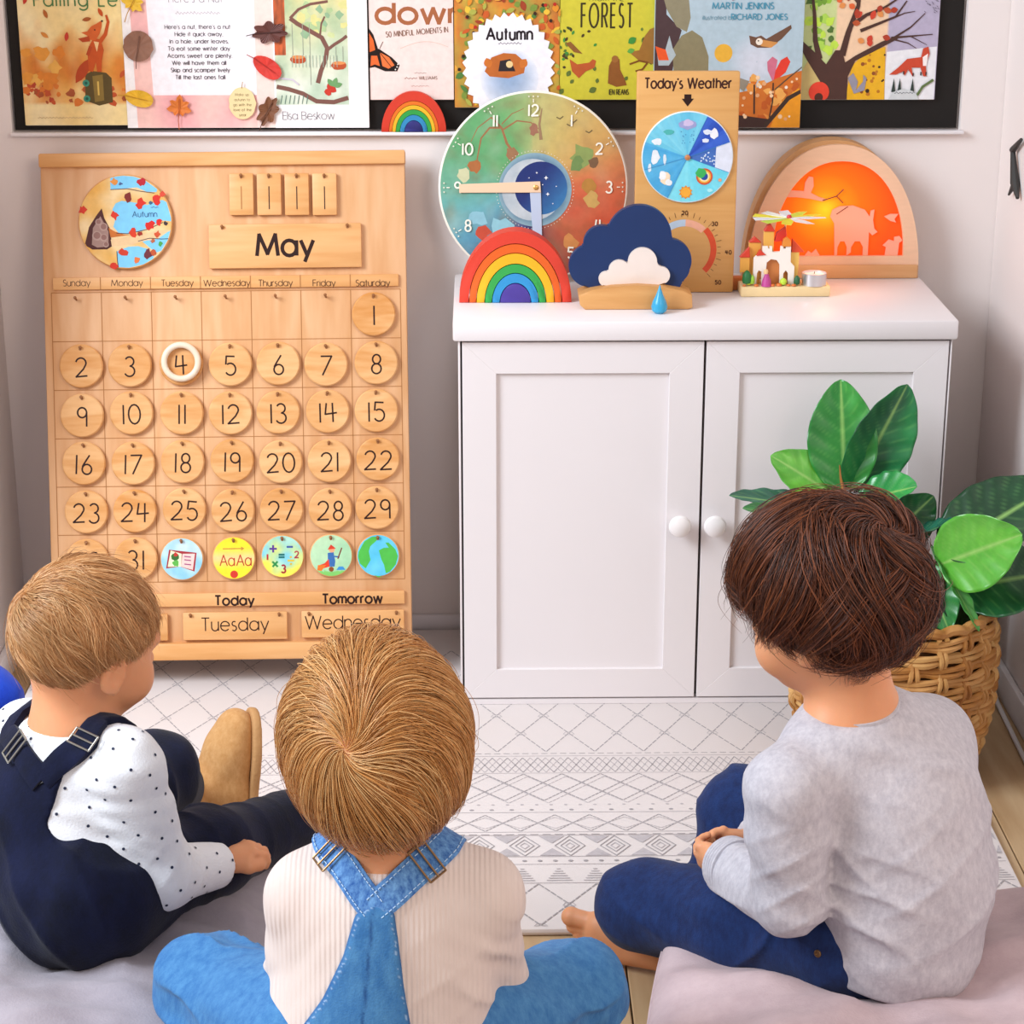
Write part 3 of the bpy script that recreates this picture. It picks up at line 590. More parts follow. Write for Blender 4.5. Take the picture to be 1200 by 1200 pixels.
WN = [None]+'one two three four five six seven eight nine ten eleven twelve thirteen fourteen fifteen sixteen seventeen eighteen nineteen twenty twenty-one twenty-two twenty-three twenty-four twenty-five twenty-six twenty-seven twenty-eight twenty-nine thirty thirty-one'.split()
DAYS = 'Sunday Monday Tuesday Wednesday Thursday Friday Saturday'.split()
n_ = 0; R2 = random.Random(4)
words = {}
for ri, row in enumerate(rows):
    for ci, (px, py) in enumerate(row):
        n_ += 1; u, v = cal(px, py, .009)
        if n_ <= 31:
            e = onboard('number_disc', u, v, .002, R2.uniform(-.04, .04), label='round wooden disc with the number %s, under %s on the calendar' % (WN[n_], DAYS[ci if ri else 6]), cat='disc', group='number discs on the calendar')
            o = link('disc', discmesh, e); o.rotation_euler = (0, 0, 0)
            P = Paint(); s_ = str(n_); P.text(s_, 0, -.0185, .0325, '2A1310', .085, sx=.98, track=.26); P.out('numeral', e, T((0, -.0071, 0)))
        else:
            lab = ('pale blue picture disc showing an open book', 'yellow picture disc with letters Aa and a red apple', 'picture disc printed with plus, minus and times signs', 'green picture disc with a playing child and toy car', 'round picture disc of the earth in green and blue')[n_-32]
            e = onboard('picture_disc', u, v, .002, 0, label=lab+', on the calendar', cat='disc', group='picture discs on the calendar')
            link('disc', discmesh, e); P = Paint(); r = RD-.0018; s = RD/26
            q = n_-32; kk = lambda x, y, cx=px, cy=py: ((x-cx)*s*1.0, (cy-y)*s*1.03)
            if q == 0:
                P.disc(0, 0, 0, r, lambda a, b_: mixc('8FC7DC', 'C6DCE4', .5+nz(a, b_, 1.5, 3)*1.2+b_*.3))
                P.poly([kk(*z) for z in ((194, 666), (198, 644), (231, 648), (228, 670), (211, 664))], 'A03038'); P.poly([kk(*z) for z in ((196, 664), (200, 645), (213, 649), (212, 664))], 'DCE6C0'); P.poly([kk(*z) for z in ((212, 664), (214, 649), (229, 649), (226, 668))], 'F0C8C0')
                P.blob(*kk(205, 653), 4.5*s, '3A6A34'); P.blob(*kk(206, 650), 2.6*s, 'C03A34'); P.blob(*kk(206, 660), 4*s, '5FAE4A')
                for y in (652, 656, 661): P.line([kk(216, y), kk(224, y+1)], 1.4*s, '9A4A78')
            elif q == 1:
                P.disc(0, 0, 0, r, lambda a, b_: mixc('F3DC34', 'EFCB8A', max(0, min(1, 1.1-abs(b_)*2))))
                P.line([kk(261, 643), kk(285, 643)], 1.4*s, 'C08A3A'); P.poly([kk(*z) for z in ((287, 643), (283, 640.6), (283, 645.4))], 'C08A3A')
                P.text('Aa', *kk(266, 663), 13*s, 'B5402A', .1, track=.14, sx=.8); P.text('Aa', *kk(286, 663), 13*s, 'B5402A', .1, track=.14, sx=.8); P.circle(*kk(274, 673), 4.6*s, 'CE3A2E')
            elif q == 2:
                P.disc(0, 0, 0, r, lambda a, b_: mixc(mixc('7FC8D6', 'A9D8C6', .5+nz(a, b_, 2, 8)), 'EEDF55', (-b_*.8-a*.1)*1.2+.35+nz(a, b_, 1.3, 5)))
                def plus(x, y, l, c, rot=0, both=True):
                    X, Y = kk(x, y)
                    for a in ((rot, rot+math.pi/2) if both else (rot,)): P.line([(X-l*math.cos(a), Y-l*math.sin(a)), (X+l*math.cos(a), Y+l*math.sin(a))], 2.4*s, c)
                plus(320, 643, 4.5*s, '5A3A8A'); plus(340, 641, 3.8*s, '3F5A9A', 0, False); plus(322, 661, 4.5*s, '2F8A4A', .8); plus(330, 650, 3.6*s, '1F6A6A', 0, False); plus(330, 653, 3.6*s, '1F6A6A', 0, False)
                plus(341, 657, 4*s, 'D9B83A', 0, False); P.circle(*kk(341, 653), 1.4*s, 'D9B83A'); P.circle(*kk(341, 661), 1.4*s, 'D9B83A')
                P.text('1', *kk(313, 656), 7*s, 'B52A3A', .3); P.text('2', *kk(348, 654), 8*s, 'A83A4A', .2); P.text('3', *kk(332, 671), 9*s, 'A02A3A', .22)
            elif q == 3:
                P.disc(0, 0, 0, r, lambda a, b_: mixc('B7D9B0', 'A2D0A6', .5+nz(a, b_, 1.5, 9)) if b_ > -.75 else mixc('8CCB72', '6FBE5A', .5))
                P.poly([kk(*z) for z in ((384, 648), (391, 647), (393, 658), (392, 664), (384, 664))], '3A6AA8'); P.circle(*kk(389, 644), 3.6*s, 'E0A078'); P.poly([kk(*z) for z in ((384, 644), (388, 638), (394, 643))], 'D0402A')
                P.poly([kk(*z) for z in ((385, 655), (380, 660), (374, 662), (378, 666), (386, 664))], 'D9402A'); P.poly([kk(*z) for z in ((372, 662), (382, 662), (376, 669), (371, 668))], 'E8742A'); P.circle(*kk(388, 667), 3*s, '8A4A24')
                P.line([kk(392, 652), kk(398, 653)], 1.8*s, '3A6AA8'); P.line([kk(396, 655), kk(401, 642)], 1.4*s, '7A2A24'); P.poly([kk(*z) for z in ((394, 668), (397, 664), (402, 664), (405, 668))], '3A8AC8')
            else:
                P.disc(0, 0, 0, r, lambda a, b_: mixc('4FB8DC', '6CC8E4', .5+nz(a, b_, 1.5, 12)))
                G = '4FB54A'
                P.clip = None
                P.poly([kk(*z) for z in ((420, 646), (427, 634), (436, 629), (446, 629), (441, 634), (434, 640), (432, 646), (434, 656), (428, 666), (421, 660), (419, 652))], G)
                P.poly([kk(*z) for z in ((444, 645), (450, 642), (456, 642), (452, 636), (456, 636), (464, 644), (467, 652), (464, 662), (457, 670), (452, 672), (450, 662), (447, 656))], G); P.poly([kk(*z) for z in ((438, 674), (448, 676), (443, 676.5))], G)
            P.out('printed_picture', e, T((0, -.0071, 0)))
        MB().lathe([(0, .0071), (.0022, .0071), (.0022, .0076), (0, .0076)], 10).xf(Rx(math.pi/2)).out('peg_hole', PEG, e, M=T((0, 0, RD-.0085)))
        peg(u, v+RD-.0085)
for ci in range(6):
    uu = (us[ci]+us[ci+1])/2; peg(uu, vs[0]-.012)
e = onboard('wooden_ring', *cal(212, 424, .018), .0125, label='pale wooden ring hung around the disc numbered 4', cat='ring')
b = MB(); q = []
for i in range(40):
    a = 2*math.pi*i/40; q.append([b.bm.verts.new(((.0285+.0052*math.cos(t))*math.cos(a), .0042*math.sin(t)-.004, (.0285+.0052*math.cos(t))*math.sin(a))) for t in [2*math.pi*j/12 for j in range(12)]])
for i in range(40):
    for j in range(12): b.bm.faces.new((q[i][j], q[i][(j+1) % 12], q[(i+1) % 40][(j+1) % 12], q[(i+1) % 40][j]))
b.out('ring', mat('pale_birch', 'E4D0B8', .4, var=.05, vscale=60), e)
def plaque(name, px0, py0, px1, py1, d, label, cat, holes, txt=None, th=.0075, grp=None):
    u0_, v1_ = cal(px0, py0, d+th); u1_, v0_ = cal(px1, py1, d+th); cu, cv = (u0_+u1_)/2, (v0_+v1_)/2; hw, hh = (u1_-u0_)/2, (v1_-v0_)/2
    e = onboard(name, cu, cv, d, label=label, cat=cat, group=grp)
    MB().box((-hw, -th, -hh), (hw, 0, hh), .002).out('plaque', WD2, e)
    for hx in holes: MB().lathe([(0, th), (.0022, th), (.0022, th+.0006), (0, th+.0006)], 10).xf(Rx(math.pi/2)).out('peg_hole', PEG, e, M=T((hx*hw, 0, hh-.007))); peg(cu+hx*hw, cv+hh-.007)
    if txt: P = Paint(); P.text(txt[0], txt[1], txt[2], txt[3], '2A1310', txt[4], track=txt[5]); P.out('lettering', e, T((0, -th-.0001, 0)))
    return e, hw, hh
plaque('month_plaque', 244, 263, 424, 313, .002, 'wooden plaque reading May at the top of the calendar', 'plaque', (-.82, .82), ('May', 0, -.0165, .0355, .175, .2))
plaque('day_plaque', 214, 718, 337, 749, .002, 'wooden plaque reading Tuesday under the word Today', 'plaque', (-.85, .85), ('Tuesday', 0, -.008, .0222, .09, .17), grp='day plaques along the bottom of the calendar')
plaque('day_plaque', 353, 716, 474, 746, .002, 'wooden plaque reading Wednesday, partly hidden by the blond fringe', 'plaque', (-.85, .85), ('Wednesday', 0, -.008, .0222, .09, .15), grp='day plaques along the bottom of the calendar')
plaque('day_plaque', 78, 721, 197, 751, .002, 'wooden plaque mostly hidden behind the toddler head, lower left of the calendar', 'plaque', (-.85, .85), ('Monday', 0, -.008, .0222, .09, .17), grp='day plaques along the bottom of the calendar')
for i, x in enumerate((268, 300.5, 333, 365.5)):
    e, hw, hh = plaque('blank_tag', x, 203, x+29.5, 252, .002, ('slim blank wooden tag, %s of the four above the word May' % ('leftmost', 'second from the left', 'third from the left', 'rightmost')[i]), 'tag', (0.0,), grp='blank tags at the top of the calendar')
    MB().box((-.0008, -.0079, -hh+.010), (.0008, -.007, hh-.022)).out('slot', INK if i else LINE, e, smooth=False)
# autumn disc
u, v = cal(147, 260, .008); e = onboard('season_disc', u, v, .002, label='large round picture disc lettered Autumn at the top left of the calendar', cat='disc')
RA = .079; MB().lathe([(0, 0), (RA-.002, 0), (RA, .002), (RA, .005), (RA-.002, .007), (0, .007)], 56).xf(Rx(math.pi/2)).out('disc', WDD, e)
P = Paint(); s = RA/56.5; kk = lambda x, y: ((x-80*8.571-67*8.571)/8.571*s if 0 else ((x/8.571+80)-147)*s, (260-(y/8.571+190))*s)
P.disc(0, 0, 0, RA-.0018, lambda a, b_: mixc('E6C795', 'D9A04A', .35+nz(a, b_, 2, 3)*1.3+(-.1 if a > -.3 else .35*abs(a))))
B1 = '7CC4E8'
def inside(pts):
    out = []
    for a, b_ in pts:
        l = math.hypot(a, b_); m_ = RA-.0022
        out.append((a, b_) if l < m_ else (a/l*m_, b_/l*m_))
    return out
for pts in (((430, 150), (470, 110), (560, 90), (680, 95), (800, 150), (920, 260), (900, 300), (800, 295), (700, 250), (600, 258), (430, 268)),
            ((445, 470), (480, 410), (540, 385), (650, 400), (800, 430), (960, 380), (1010, 400), (1060, 560), (1060, 600), (960, 590), (850, 640), (720, 700), (600, 720), (500, 710), (450, 650), (470, 580)),
            ((480, 900), (600, 855), (700, 850), (800, 880), (860, 960), (860, 1000), (760, 1070), (600, 1090), (490, 1080)), ((740, 800), (900, 780), (1050, 690), (1040, 800), (960, 920), (880, 920))):
    P.poly(inside([kk(*z) for z in pts]), B1)
P.poly(inside([kk(*z) for z in ((130, 830), (200, 650), (280, 530), (335, 460), (360, 560), (420, 680), (430, 850), (380, 880), (230, 880), (150, 860))]), '4A1F1C')
P.poly([kk(*z) for z in ((225, 830), (240, 660), (320, 540), (360, 620), (400, 700), (395, 850), (280, 860))], '9A7A70')
for x, y, r in ((350, 650, 42), (280, 740, 50), (350, 760, 40), (300, 600, 34), (370, 830, 30)): P.circle(*kk(x, y), r/8.571*s, 'A88A80'); P.circle(*kk(x, y-4), r*.7/8.571*s, '8A645C')
P.poly(inside([kk(*z) for z in ((420, 780), (560, 760), (720, 740), (900, 690), (1020, 690), (1040, 700), (900, 740), (800, 790), (640, 830), (430, 850))]), 'E2BE90')
P.poly([kk(*z) for z in ((400, 660), (470, 700), (560, 730), (620, 735), (420, 760))], 'C06A2A'); P.line(inside([kk(*z) for z in ((480, 715), (600, 722), (800, 680), (960, 610))]), .9*s, '3A2A3A')
P.line(inside([kk(*z) for z in ((700, 800), (820, 770), (940, 780), (1040, 790))]), .9*s, '3A2A3A'); P.line(inside([kk(*z) for z in ((430, 270), (600, 262), (740, 290), (880, 310))]), .9*s, '5A3A3A'); P.line(inside([kk(*z) for z in ((480, 900), (484, 1000), (490, 1080))]), .9*s, '3A2A3A')
for x, y, r, c in ((750, 200, 42, 'B5202E'), (470, 185, 34, 'D98A3C'), (535, 210, 20, '4A5A8A'), (140, 470, 44, 'C8321E'), (465, 535, 42, 'D0341E'), (730, 410, 52, 'CE2E1E'), (610, 350, 46, '7A2420'), (900, 380, 48, 'CE2E24'), (655, 710, 44, 'D03A20'), (830, 640, 50, 'D0281E'), (920, 600, 40, 'D0281E'), (725, 720, 30, '9A2A1E'), (540, 910, 46, 'C83A24'), (680, 990, 34, 'D9703C'), (450, 1050, 42, 'C8321E'), (800, 930, 48, '6A2A34'), (860, 920, 36, 'B5502C'), (900, 730, 32, 'C8502C'), (990, 620, 24, '3A2A30'), (930, 830, 26, '4A9A4A'), (850, 800, 24, 'B5603C'), (845, 410, 22, '3A5A7A'), (960, 325, 34, 'D04A34')):
    P.blob(*inside([kk(x, y)])[0], r/8.571*s*.92, c, .45, 10)
P.text('Autumn', *kk(775, 552), 6.5*s, '2A4A7A', .1, track=.2); scrib(P, lambda x, y: ((x-147)*s, (260-y)*s), 178, 187, 243, s, '3F5F8A', .8)
P.out('printed_picture', e, T((0, -.0071, 0)))
# ------------------------------------------------------------------ white cabinet
WH = mat('white_lacquer', 'E6DFDF', .42, .45, bump=.02, bscale=150, var=.01, vscale=3); WHK = mat('white_knob', 'EDE6E4', .25, .5)
DARK = mat('shadow_gap', '6A605E', .9)
CX0, CX1, CT = -.034, .752, .672; YF = -.36
cab = empty('cabinet', ((CX0+CX1)/2, -.18, 0)); tag(cab, 'white two-door cabinet with round knobs between the calendar and the plant', 'cabinet')
O_ = T((-(CX0+CX1)/2, .18, 0))
TZ = .640
dz0 = J(680, 817, YF)[2]; dz1 = J(680, 401, YF)[2]
xa, xb, xc, xd = J(543, 600, YF)[0], J(819.5, 600, YF)[0], J(822.5, 600, YF)[0], J(1099, 600, YF)[0]
b = MB(); b.box((CX0, YF, .0124), (xa-.003, -.016, TZ), .0012); b.box((xd+.003, YF, .0124), (CX1, -.016, TZ), .0012); b.box((xa-.003, YF, .0124), (xd+.003, -.016, dz0-.003)); b.box((xa-.003, YF, dz1+.003), (xd+.003, -.016, TZ)); b.box((xa-.003, -.03, dz0-.003), (xd+.003, -.016, dz1+.003))
b.out('body', WH, cab, M=O_)
MB().box((xa-.003, YF+.021, dz0-.003), (xd+.003, YF+.024, dz1+.003)).out('gap_shade_sheet', DARK, cab, M=O_, smooth=False)  # dark sheet close behind the doors, paints the shade in their gaps
MB().box((CX0-.008, YF-.010, TZ+.0002), (CX1+.006, -.0165, CT), .004).out('top_panel', WH, cab, M=O_)
knob = None
for (x0, x1, kx) in ((xa, xb, 797), (xc, xd, 838)):
    d = empty('door'); d.parent = cab; d.matrix_local = O_
    fw = .054; y0, y1 = YF-.0005, YF+.018
    b = MB()
    for q in (((x0, dz0), (x1, dz0), (x1-fw, dz0+fw*.95), (x0+fw, dz0+fw*.95)), ((x0, dz1), (x0+fw, dz1-fw*.95), (x1-fw, dz1-fw*.95), (x1, dz1)), ((x0, dz0), (x0+fw, dz0+fw*.95), (x0+fw, dz1-fw*.95), (x0, dz1)), ((x1, dz0), (x1, dz1), (x1-fw, dz1-fw*.95), (x1-fw, dz0+fw*.95))):
        b.prism([(p[0], p[1]) for p in q], y0, y1, .0005, 1)
    b.out('door_frame', WH, d, smooth=False)
    MB().box((x0+fw-.002, YF+.006, dz0+fw*.95-.002), (x1-fw+.002, YF+.012, dz1-fw*.95+.002)).out('door_panel', WH, d, smooth=False)
    kp = J(kx, 617, YF-.02)
    MB().lathe([(0, 0), (.007, 0), (.0065, .008), (.009, .010), (.0155, .014), (.0185, .020), (.0165, .026), (.010, .030), (0, .031)], 28).xf(T((kp[0], YF-.0005, kp[2])) @ Rx(math.pi/2)).out('knob', WHK, d)
# ------------------------------------------------------------------ things on the cabinet
def ontop(px, py): return JZ(px, py, CT+.0002)
# clock
ck = empty('clock', M=T((0, 0, 0))); p = J(625, 197, -.075); RC = 111.5/ (FPX/((p-CAMP)@_f)); 
lean = .10; dzc = RC*math.cos(lean); ck.matrix_world = T((p[0], p[2]*0-.022-RC*math.sin(lean)-.03, CT+.001+dzc)) @ Rx(-lean)
tag(ck, 'round illustrated clock disc leaning on the wall, hands at quarter to six', 'clock')
MB().lathe([(0, 0), (RC-.002, 0), (RC, .002), (RC, .006), (RC-.002, .008), (0, .008)], 80).xf(Rx(math.pi/2)).out('clock_face', mat('clock_rim', 'EDE6D8', .5), ck)
P = Paint(); s = RC/111.5; kk = lambda x, y: ((x-625)*s, (197-y)*s)
def clockcol(a, b_):
    an = math.degrees(math.atan2(a, b_)) % 360; r = math.hypot(a, b_)
    st2 = [(0, 'B0B070'), (25, 'C6AE68'), (60, 'CB9A58'), (85, 'CF6E48'), (110, 'CC5A3E'), (140, 'C45236'), (165, '8A4440'), (180, '4A3A5E'), (200, '3E4684'), (222, '4F86A8'), (250, '6AA8AE'), (275, '66A58A'), (300, '5FA06C'), (335, '66A468'), (360, 'A0AE70')]
    for (A, c1), (B, c2) in zip(st2, st2[1:]):
        if A <= an <= B: c = mixc(c1, c2, (an-A)/(B-A)); break
    c = mixc(c, 'C8B07C', max(0, (nz(a, b_, 3, 4))*.9*(1.2-r))); c = mixc(c, '8A6A4A', max(0, nz(a, b_, 7, 6))*.55); c = mixc(c, 'B8C0B0', max(0, nz(a, b_, 5, 16))*.5*(1 if an > 190 else .4)); return c
P.disc(0, 0, 0, RC-.0035, clockcol, 120, 26)
for pts, w_ in ((((604, 160), (594, 146), (588, 128), (576, 116)), 3.5), (((590, 130), (606, 120), (622, 122), (632, 130)), 2), (((588, 128), (574, 128), (564, 140), (560, 160), (558, 172)), 2.4), (((576, 116), (560, 128), (552, 144)), 1.4), (((588, 124), (600, 112), (614, 106)), 1.4)): P.line([kk(*z) for z in pts], w_*s, '9A6A48', .5)
for x, y, r, c in ((556, 173, 7, 'A8683C'), (600, 158, 7, '9A7050'), (544, 182, 8, 'C8C8A0'), (626, 130, 6, '9A6A54'), (684, 160, 13, '8A9A58'), (676, 170, 8, '6F8A50'), (696, 168, 6, '7A5A40'), (690, 195, 8, 'B5803C'), (566, 250, 8, 'C4503C'), (572, 262, 7, 'A85A4A'), (560, 232, 10, '8ABAC8'), (588, 246, 14, '8FC0CC'), (706, 250, 12, 'BA6A44'), (650, 300, 12, '9A4A44'), (694, 212, 9, 'C9A05C'), (610, 264, 12, '4A4A94'), (640, 300, 10, '5A3A70'), (668, 262, 9, 'D08A50')): P.blob(*kk(x, y), r*s, c, .35, 11)
P.line([kk(*z) for z in ((634, 142), (632, 124), (635, 106))], 4*s, '9A7A5A', .3)
for x, y in ((656, 118), (668, 126), (672, 122), (690, 134)): P.line([kk(x-4, y-2), kk(x, y), kk(x+4, y-3)], 1.2*s, '6A5A3A')
P.disc(*kk(627, 200), 0, 43*s, lambda a, b_: mixc('3A5A7C', '8AA8B4', math.hypot(a, b_)**3), 48, 6)
P.disc(*kk(624, 200), 0, 36*s, lambda a, b_: mixc('C8CCD0', 'A8B4BC', .5+nz(a, b_, 2, 2)), 40, 4); P.disc(*kk(634, 198), 0, 31*s, lambda a, b_: mixc('23326E', '3F86B8', .2+a*.5-b_*.4), 40, 4)
for i in range(72):
    a = 2*math.pi*i/72; P.circle(kk(627, 200)[0]+45.5*s*math.cos(a), kk(627, 200)[1]+45.5*s*math.sin(a), .55*s, 'E6E0D0', n=6)
for x, y, r in ((629, 180, 1.4), (640, 186, 2.6), (642, 205, 2.4), (652, 196, 1), (636, 194, 1), (648, 216, 1), (620, 186, 1), (610, 252, 1), (616, 260, 1), (606, 262, 1), (618, 248, 1), (601, 256, 1)):
    P.poly([(kk(x, y)[0]+(r if i % 2 == 0 else r*.4)*s*math.sin(i*math.pi/4), kk(x, y)[1]+(r if i % 2 == 0 else r*.4)*s*math.cos(i*math.pi/4)) for i in range(8)], 'F0F0F4')
for n_ in range(1, 13):
    a = 2*math.pi*n_/12; x, y = 89*s*math.sin(a), 89*s*math.cos(a)
    P.text(str(n_), x, y-6.5*s, 13*s, 'F2ECDC', .15, track=.24); P.line([(98*s*math.sin(a), 98*s*math.cos(a)), (102*s*math.sin(a), 102*s*math.cos(a))], 1*s, 'F2ECDC')
    for t_ in (-.05, 0, .05): x, y = 105*s*math.sin(a+t_), 105*s*math.cos(a+t_); P.circle(x, y, 1*s, 'E0DCC8', n=6)
P.out('printed_dial', ck, T((0, -.0081, 0)))
hm = MB(); hm.prism([kk(*z) for z in ((538, 193), (633, 190), (634, 203), (538, 203))], -.0118, -.0106, .0003, 1); hm.out('minute_hand', mat('hand_peach', 'EFC9A8', .4), ck, smooth=False)
hm = MB(); hm.prism([kk(*z) for z in ((621, 203), (634, 203), (636, 276), (626, 276))], -.0104, -.0094, .0003, 1); hm.out('hour_hand', mat('hand_pale_blue', 'BCC6DC', .4), ck, smooth=False)
MB().lathe([(0, .0082), (.0045, .0082), (.0045, .0128), (.003, .0138), (0, .014)], 20).xf(T((kk(628, 197)[0], 0, kk(628, 197)[1])) @ Rx(math.pi/2)).out('hub', mat('hub_brass', 'D9A860', .3, metal=.5), ck)
# weather board
pw = ontop(800, 343); yw = pw[1]; a = J(742, 343, yw); c = J(859, 343, yw); t = J(800, 84, yw); wx = (a[0]+c[0])/2; ww = c[0]-a[0]; wh = t[2]-CT
we = empty('weather_board', (wx, yw, CT+.0004)); tag(we, "upright wooden board headed Today's Weather with a blue weather wheel", 'board')
MB().box((-ww/2, 0, 0), (ww/2, .014, wh), .003).out('board', wood('weather_wood', 'E0AC6C', 'C98F4A', grain=(2, 10, 30), amt=.6), we)
MB().box((-ww/2-.02, .0142, 0), (ww/2+.022, .034, .022), .003).out('stand', mat('stand_wood', 'C8783C', .5, var=.1), we)
s = ww/117; kk = lambda x, y: ((x-800.5)*s, (343-y)*s*wh/(259*s))
P = Paint(); P.text("Today's Weather", *kk(800, 103), 11.2*s, '3A1A14', .17, track=.2, mx=98*s)
P.poly([kk(*z) for z in ((796, 110), (804, 110), (804, 115), (807, 115), (800, 124), (793, 115), (796, 115))], '2A1210')
cx, cy = kk(800, 292)
def arcband(a0, a1, r0, r1, c):
    n = 16; P.poly([(cx+r0*s*math.cos(math.radians(a0+(a1-a0)*i/n)), cy+r0*s*math.sin(math.radians(a0+(a1-a0)*i/n))) for i in range(n+1)]+[(cx+r1*s*math.cos(math.radians(a1+(a0-a1)*i/n)), cy+r1*s*math.sin(math.radians(a1+(a0-a1)*i/n))) for i in range(n+1)], c)
arcband(-45, 45, 31, 38, 'D8502E'); arcband(46, 88, 28, 36, 'E8A88C'); arcband(88, 130, 28, 36, 'B5C4D4'); arcband(131, 225, 31, 38, '3A6AB0')
for i in range(28):
    a_ = math.radians(-45+i*10); P.line([(cx+39*s*math.cos(a_), cy+39*s*math.sin(a_)), (cx+(43 if i % 3 else 45)*s*math.cos(a_), cy+(43 if i % 3 else 45)*s*math.sin(a_))], .5*s, '5A3018')
for t_, x, y in (('20', 800, 250), ('30', 835, 263), ('40', 852, 297), ('50', 841, 333), ('10', 765, 263)): P.text(t_, *kk(x, y), 4.6*s, '4A2414', .2, track=.3)
P.out('printed_scale', we, T((0, -.0001, 0)))
wc = empty('weather_wheel'); wc.parent = we; wc.matrix_local = T((*[kk(800.5, 182)[0]], 0, kk(800.5, 182)[1])); RW = 52.5*s
wc.location = (kk(801, 182)[0], 0, kk(801, 182)[1])
MB().lathe([(0, 0), (RW, 0), (RW, .004), (RW-.001, .005), (0, .005)], 60).xf(Rx(math.pi/2)).out('wheel', mat('wheel_edge', 'DCE6EA', .5), wc)
P = Paint(); RWp = RW-.0016; k2 = lambda x, y: ((x-801)*s, (182-y)*s)
sec = [(65, 110, '5FB8D8', '7CCAE0'), (110, 160, '4FB4D6', '86D0E2'), (160, 196, '3F9CD0', '5AB0DA'), (196, 245, '4AA2D4', '5FB4DC'), (245, 340, '6CCFE2', '8ADCE8'), (340, 380, '4A72B8', '3F66AE'), (380, 425, '2A4CB0', '3A62C4')]
for a0, a1, c1, c2 in sec:
    n = 10
    for i in range(n):
        A, B = math.radians(a0+(a1-a0)*i/n), math.radians(a0+(a1-a0)*(i+1)/n)
        P.k = 1; P.poly([(0, 0), (RWp*math.cos(A), RWp*math.sin(A)), (RWp*math.cos(B), RWp*math.sin(B))], lin(c1), None) if 0 else P.poly([(0, 0), (RWp*math.cos(A), RWp*math.sin(A)), (RWp*math.cos(B), RWp*math.sin(B))], mixc(c1, c2, .5+nz(i*.4, a0, 1, 3)))
P.k = 3
P.poly([(RWp*.66*math.cos(math.radians(-20)), RWp*.7*math.sin(math.radians(-20)))]+[(RWp*math.cos(math.radians(-20+i*4)), RWp*math.sin(math.radians(-20+i*4))) for i in range(11)]+[(RWp*.68*math.cos(math.radians(20)), RWp*.7*math.sin(math.radians(20)))], 'D9DCE8')
for _ in range(22): a_ = R2.uniform(-.3, .3); r = R2.uniform(.3, .64)*RWp; P.circle(r*math.cos(a_), r*math.sin(a_), .9*s, 'D0DCEC', n=6)
for x, y, rx, ry, c in ((800, 145, 10, 5, '9A9CC8'), (801, 143, 6, 4, 'C8B8D8'), (766, 164, 6, 4, 'E4E8EC'), (764, 182, 5, 8, 'E4E8EC'), (775, 184, 2, 6, 'D8E4EA'), (758, 194, 2, 5, 'D8E4EA'), (776, 206, 6, 7, 'F0D8B8'), (773, 203, 4, 5, 'EDEDED'), (780, 211, 4, 4, 'EDEDED'), (831, 155, 5, 6, 'E8E6EA'), (823, 153, 5, 3, 'D8DCE8'), (821, 163, 4, 2.5, 'D8DCE8'), (779, 153, 6, 3, '4FB0AA')): P.blob(*k2(x, y), rx*s, c, .2, 12, ry*s)
for _ in range(14): P.circle(*k2(R2.uniform(793, 808), R2.uniform(152, 166)), .6*s, '3A7AB0', n=6)
x, y = k2(800, 222); P.poly([(x+(8 if i % 2 == 0 else 6)*s*math.sin(i*math.pi/10), y+(8 if i % 2 == 0 else 6)*s*math.cos(i*math.pi/10)) for i in range(20)], 'E08A2A'); P.circle(x, y, 5.5*s, 'F0A83A')
x, y = k2(821, 204)
for r, c in ((9.5, 'D0502E'), (7.6, 'E8A83A'), (6, 'F0D8A0'), (4.2, '2A4A9A')): P.circle(x, y, r*s, c)
P.blob(x-4*s, y+4*s, 6*s, '3FAE5A', .2); P.circle(*k2(839, 208), 2*s, 'E0A07A'); P.blob(*k2(828, 220), 3*s, 'A8E4E8', .3, 10, 2*s)
for a_ in (65, 20, -20, 245, 196): P.line([(0, 0), (RWp*math.cos(math.radians(a_)), RWp*math.sin(math.radians(a_)))], .5*s, '3A86C0')
P.out('printed_picture', wc, T((0, -.0051, 0)))
MB().lathe([(0, .005), (.0045, .005), (.0045, .008), (.002, .0095), (0, .0095)], 16).xf(Rx(math.pi/2)).out('centre_pin', mat('pin_wood', 'C07A48', .5), wc)
# rainbows
def arcring(r0, r1, y0, y1, n=28):
    return [(r1*math.cos(math.pi*i/n), r1*math.sin(math.pi*i/n)) for i in range(n+1)]+[(r0*math.cos(math.pi*(n-i)/n), r0*math.sin(math.pi*(n-i)/n)) for i in range(n+1)]
def rainbow(p, rx, rz, depth, cols, label, fr, rot=0, skew=None):
    e = empty('rainbow_stacker', M=T(p) @ Rz(rot)); tag(e, label, 'toy rainbow')
    for i, c in enumerate(cols):
        r1 = fr[i]; r0 = fr[i+1] if i+1 < len(fr) else 0; g = .012 if r0 else 0
        if r0: pts = [(a_*rx, b_*rz) for a_, b_ in arcring(r0+g, r1, 0, 0)]
        else: pts = [(rx*r1*math.cos(math.pi*j/20), rz*r1*math.sin(math.pi*j/20)) for j in range(21)]
        dd = -.0014*i
        MB().prism(pts, -depth/2+dd*.3, depth/2-.0006*i, .0016 if depth > .02 else .0006).out('arch' if r0 else 'core', mat('stain_'+c, c, .5, .35, var=.05, vscale=40), e, ang=50)
    return e
p = ontop(604, 354.5); p[1] += .018; ss = FPX/((p-CAMP)@_f)
rainbow((p[0], p[1], CT+.0003), 65.5/ss, 84/ss*1.0, .038, ['D8402E', 'E0601F', 'EFAF20', '33A04A', '2F8FC8', '4A3A92'], 'large wooden rainbow of nested arches in front of the clock', [1, .82, .69, .54, .41, .27])
p = J(485, 151, -.010)
